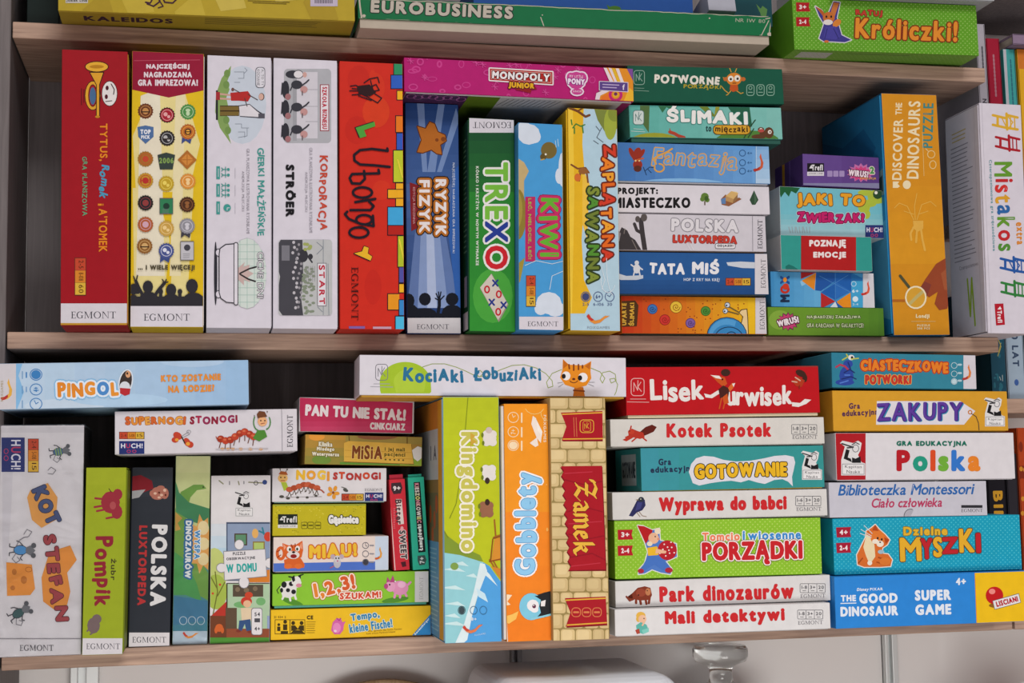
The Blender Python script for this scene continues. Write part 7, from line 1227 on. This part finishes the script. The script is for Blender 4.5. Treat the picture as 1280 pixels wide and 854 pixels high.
# ================================================= things below the bottom shelf
LOW = -.667
GLASS = simple('clear_glass', (.86, .89, .89), .03, Transmission_Weight=1.0, IOR=1.45)
r = thing('glass_jar', (.815, .12, LOW), (0, 0, 0), 'glass jar with a knobbed glass lid under the big stack', 'jar')
mb = MB(); mb.bm(lathe([(.001, .004), (.05, .004), (.058, .012), (.058, .2), (.052, .215), (.05, .225), (.047, .225), (.048, .214), (.0545, .199), (.0545, .013), (.05, .0085), (.001, .0085)]), GLASS); mb.build('jar_body', r)
mb = MB(); mb.bm(lathe([(.001, .226), (.056, .2262), (.057, .231), (.05, .242), (.03, .252), (.016, .2575), (.001, .258)]), GLASS); j = mb.build('lid', r)
mb = MB(); mb.bm(lathe([(.001, .2582), (.0155, .2584), (.0135, .266), (.014, .274), (.019, .279), (.031, .2835), (.0335, .289), (.0335, .298), (.031, .3015), (.001, .302)]), GLASS); mb.build('knob', j)
PLAST = simple('milky_plastic', (.82, .85, .9), .28, Transmission_Weight=.25, IOR=1.2)
def frustum(x0, x1, y0, y1, z0, a, b, c, d, z1, bev):
    bm = bmesh.new(); v = [bm.verts.new(p) for p in ((x0, y0, z0), (x1, y0, z0), (x1, y1, z0), (x0, y1, z0), (a, c, z1), (b, c, z1), (b, d, z1), (a, d, z1))]
    for q in ((3, 2, 1, 0), (4, 5, 6, 7), (0, 1, 5, 4), (1, 2, 6, 5), (2, 3, 7, 6), (3, 0, 4, 7)): bm.faces.new([v[i] for i in q])
    bmesh.ops.bevel(bm, geom=bm.edges[:], offset=bev, segments=4, profile=.5, affect='EDGES'); return bm
r = thing('storage_container', (.602, -.01, LOW - .004), (0, 0, 0), 'milky plastic food container under the middle of the shelf', 'container')
mb = MB(); mb.bm(frustum(-.1, .1, -.1, .1, 0, -.115, .118, -.11, .11, .22, .012), PLAST); mb.build('tub', r)
mb = MB(); mb.bm(frustum(-.122, .148, -.115, .115, .2205, -.098, .088, -.05, .11, .3, .014), PLAST); mb.bm(frustum(-.124, .15, -.117, .117, .2203, -.124, .15, -.117, .117, .232, .003), PLAST); mb.build('lid', r)
mb = MB(); bm = bmesh.new(); bmesh.ops.create_cone(bm, cap_ends=True, segments=64, radius1=.14, radius2=.14, depth=.016)
bmesh.ops.bevel(bm, geom=[e for e in bm.edges if e.calc_face_angle(0) > 1], offset=.003, segments=2, profile=.5, affect='EDGES')
bmesh.ops.rotate(bm, matrix=__import__('mathutils').Matrix.Rotation(math.pi / 2, 3, 'X'), verts=bm.verts[:]); bmesh.ops.translate(bm, vec=(0, 0, .14), verts=bm.verts[:])
mb.bm(bm, wood('board_wood', (.22, .13, .06), (.42, .29, .16), 1.2, 2)); o = mb.build('cutting_board'); o.location = (.408, .135, LOW - .004); o.rotation_euler = (-.06, 0, 0); tag(o, 'round wooden board standing upright under the small stack', 'board')
CER = simple('white_ceramic', (.75, .75, .76), .25)
r = thing('sugar_bowl', (1.16, .02, LOW), (0, 0, 0), 'white rounded bowl under the right end of the shelf', 'bowl')
mb = MB(); mb.bm(lathe([(.001, 0), (.04, 0), (.06, .03), (.07, .08), (.066, .15), (.062, .17), (.001, .17)]), CER); mb.build('bowl', r)
mb = MB(); mb.bm(lathe([(.001, .1705), (.064, .171), (.064, .178), (.045, .205), (.02, .222), (.012, .2265), (.001, .227)]), CER); j = mb.build('lid', r)
mb = MB(); mb.bm(lathe([(.001, .2272), (.011, .2275), (.016, .24), (.012, .252), (.001, .256)]), CER); mb.build('knob', j)
for ob in bpy.data.objects:
    if ob.type == 'MESH' and ob.data.materials and ob.data.materials[0] in (GLASS, CER):
        for p in ob.data.polygons: p.use_smooth = True
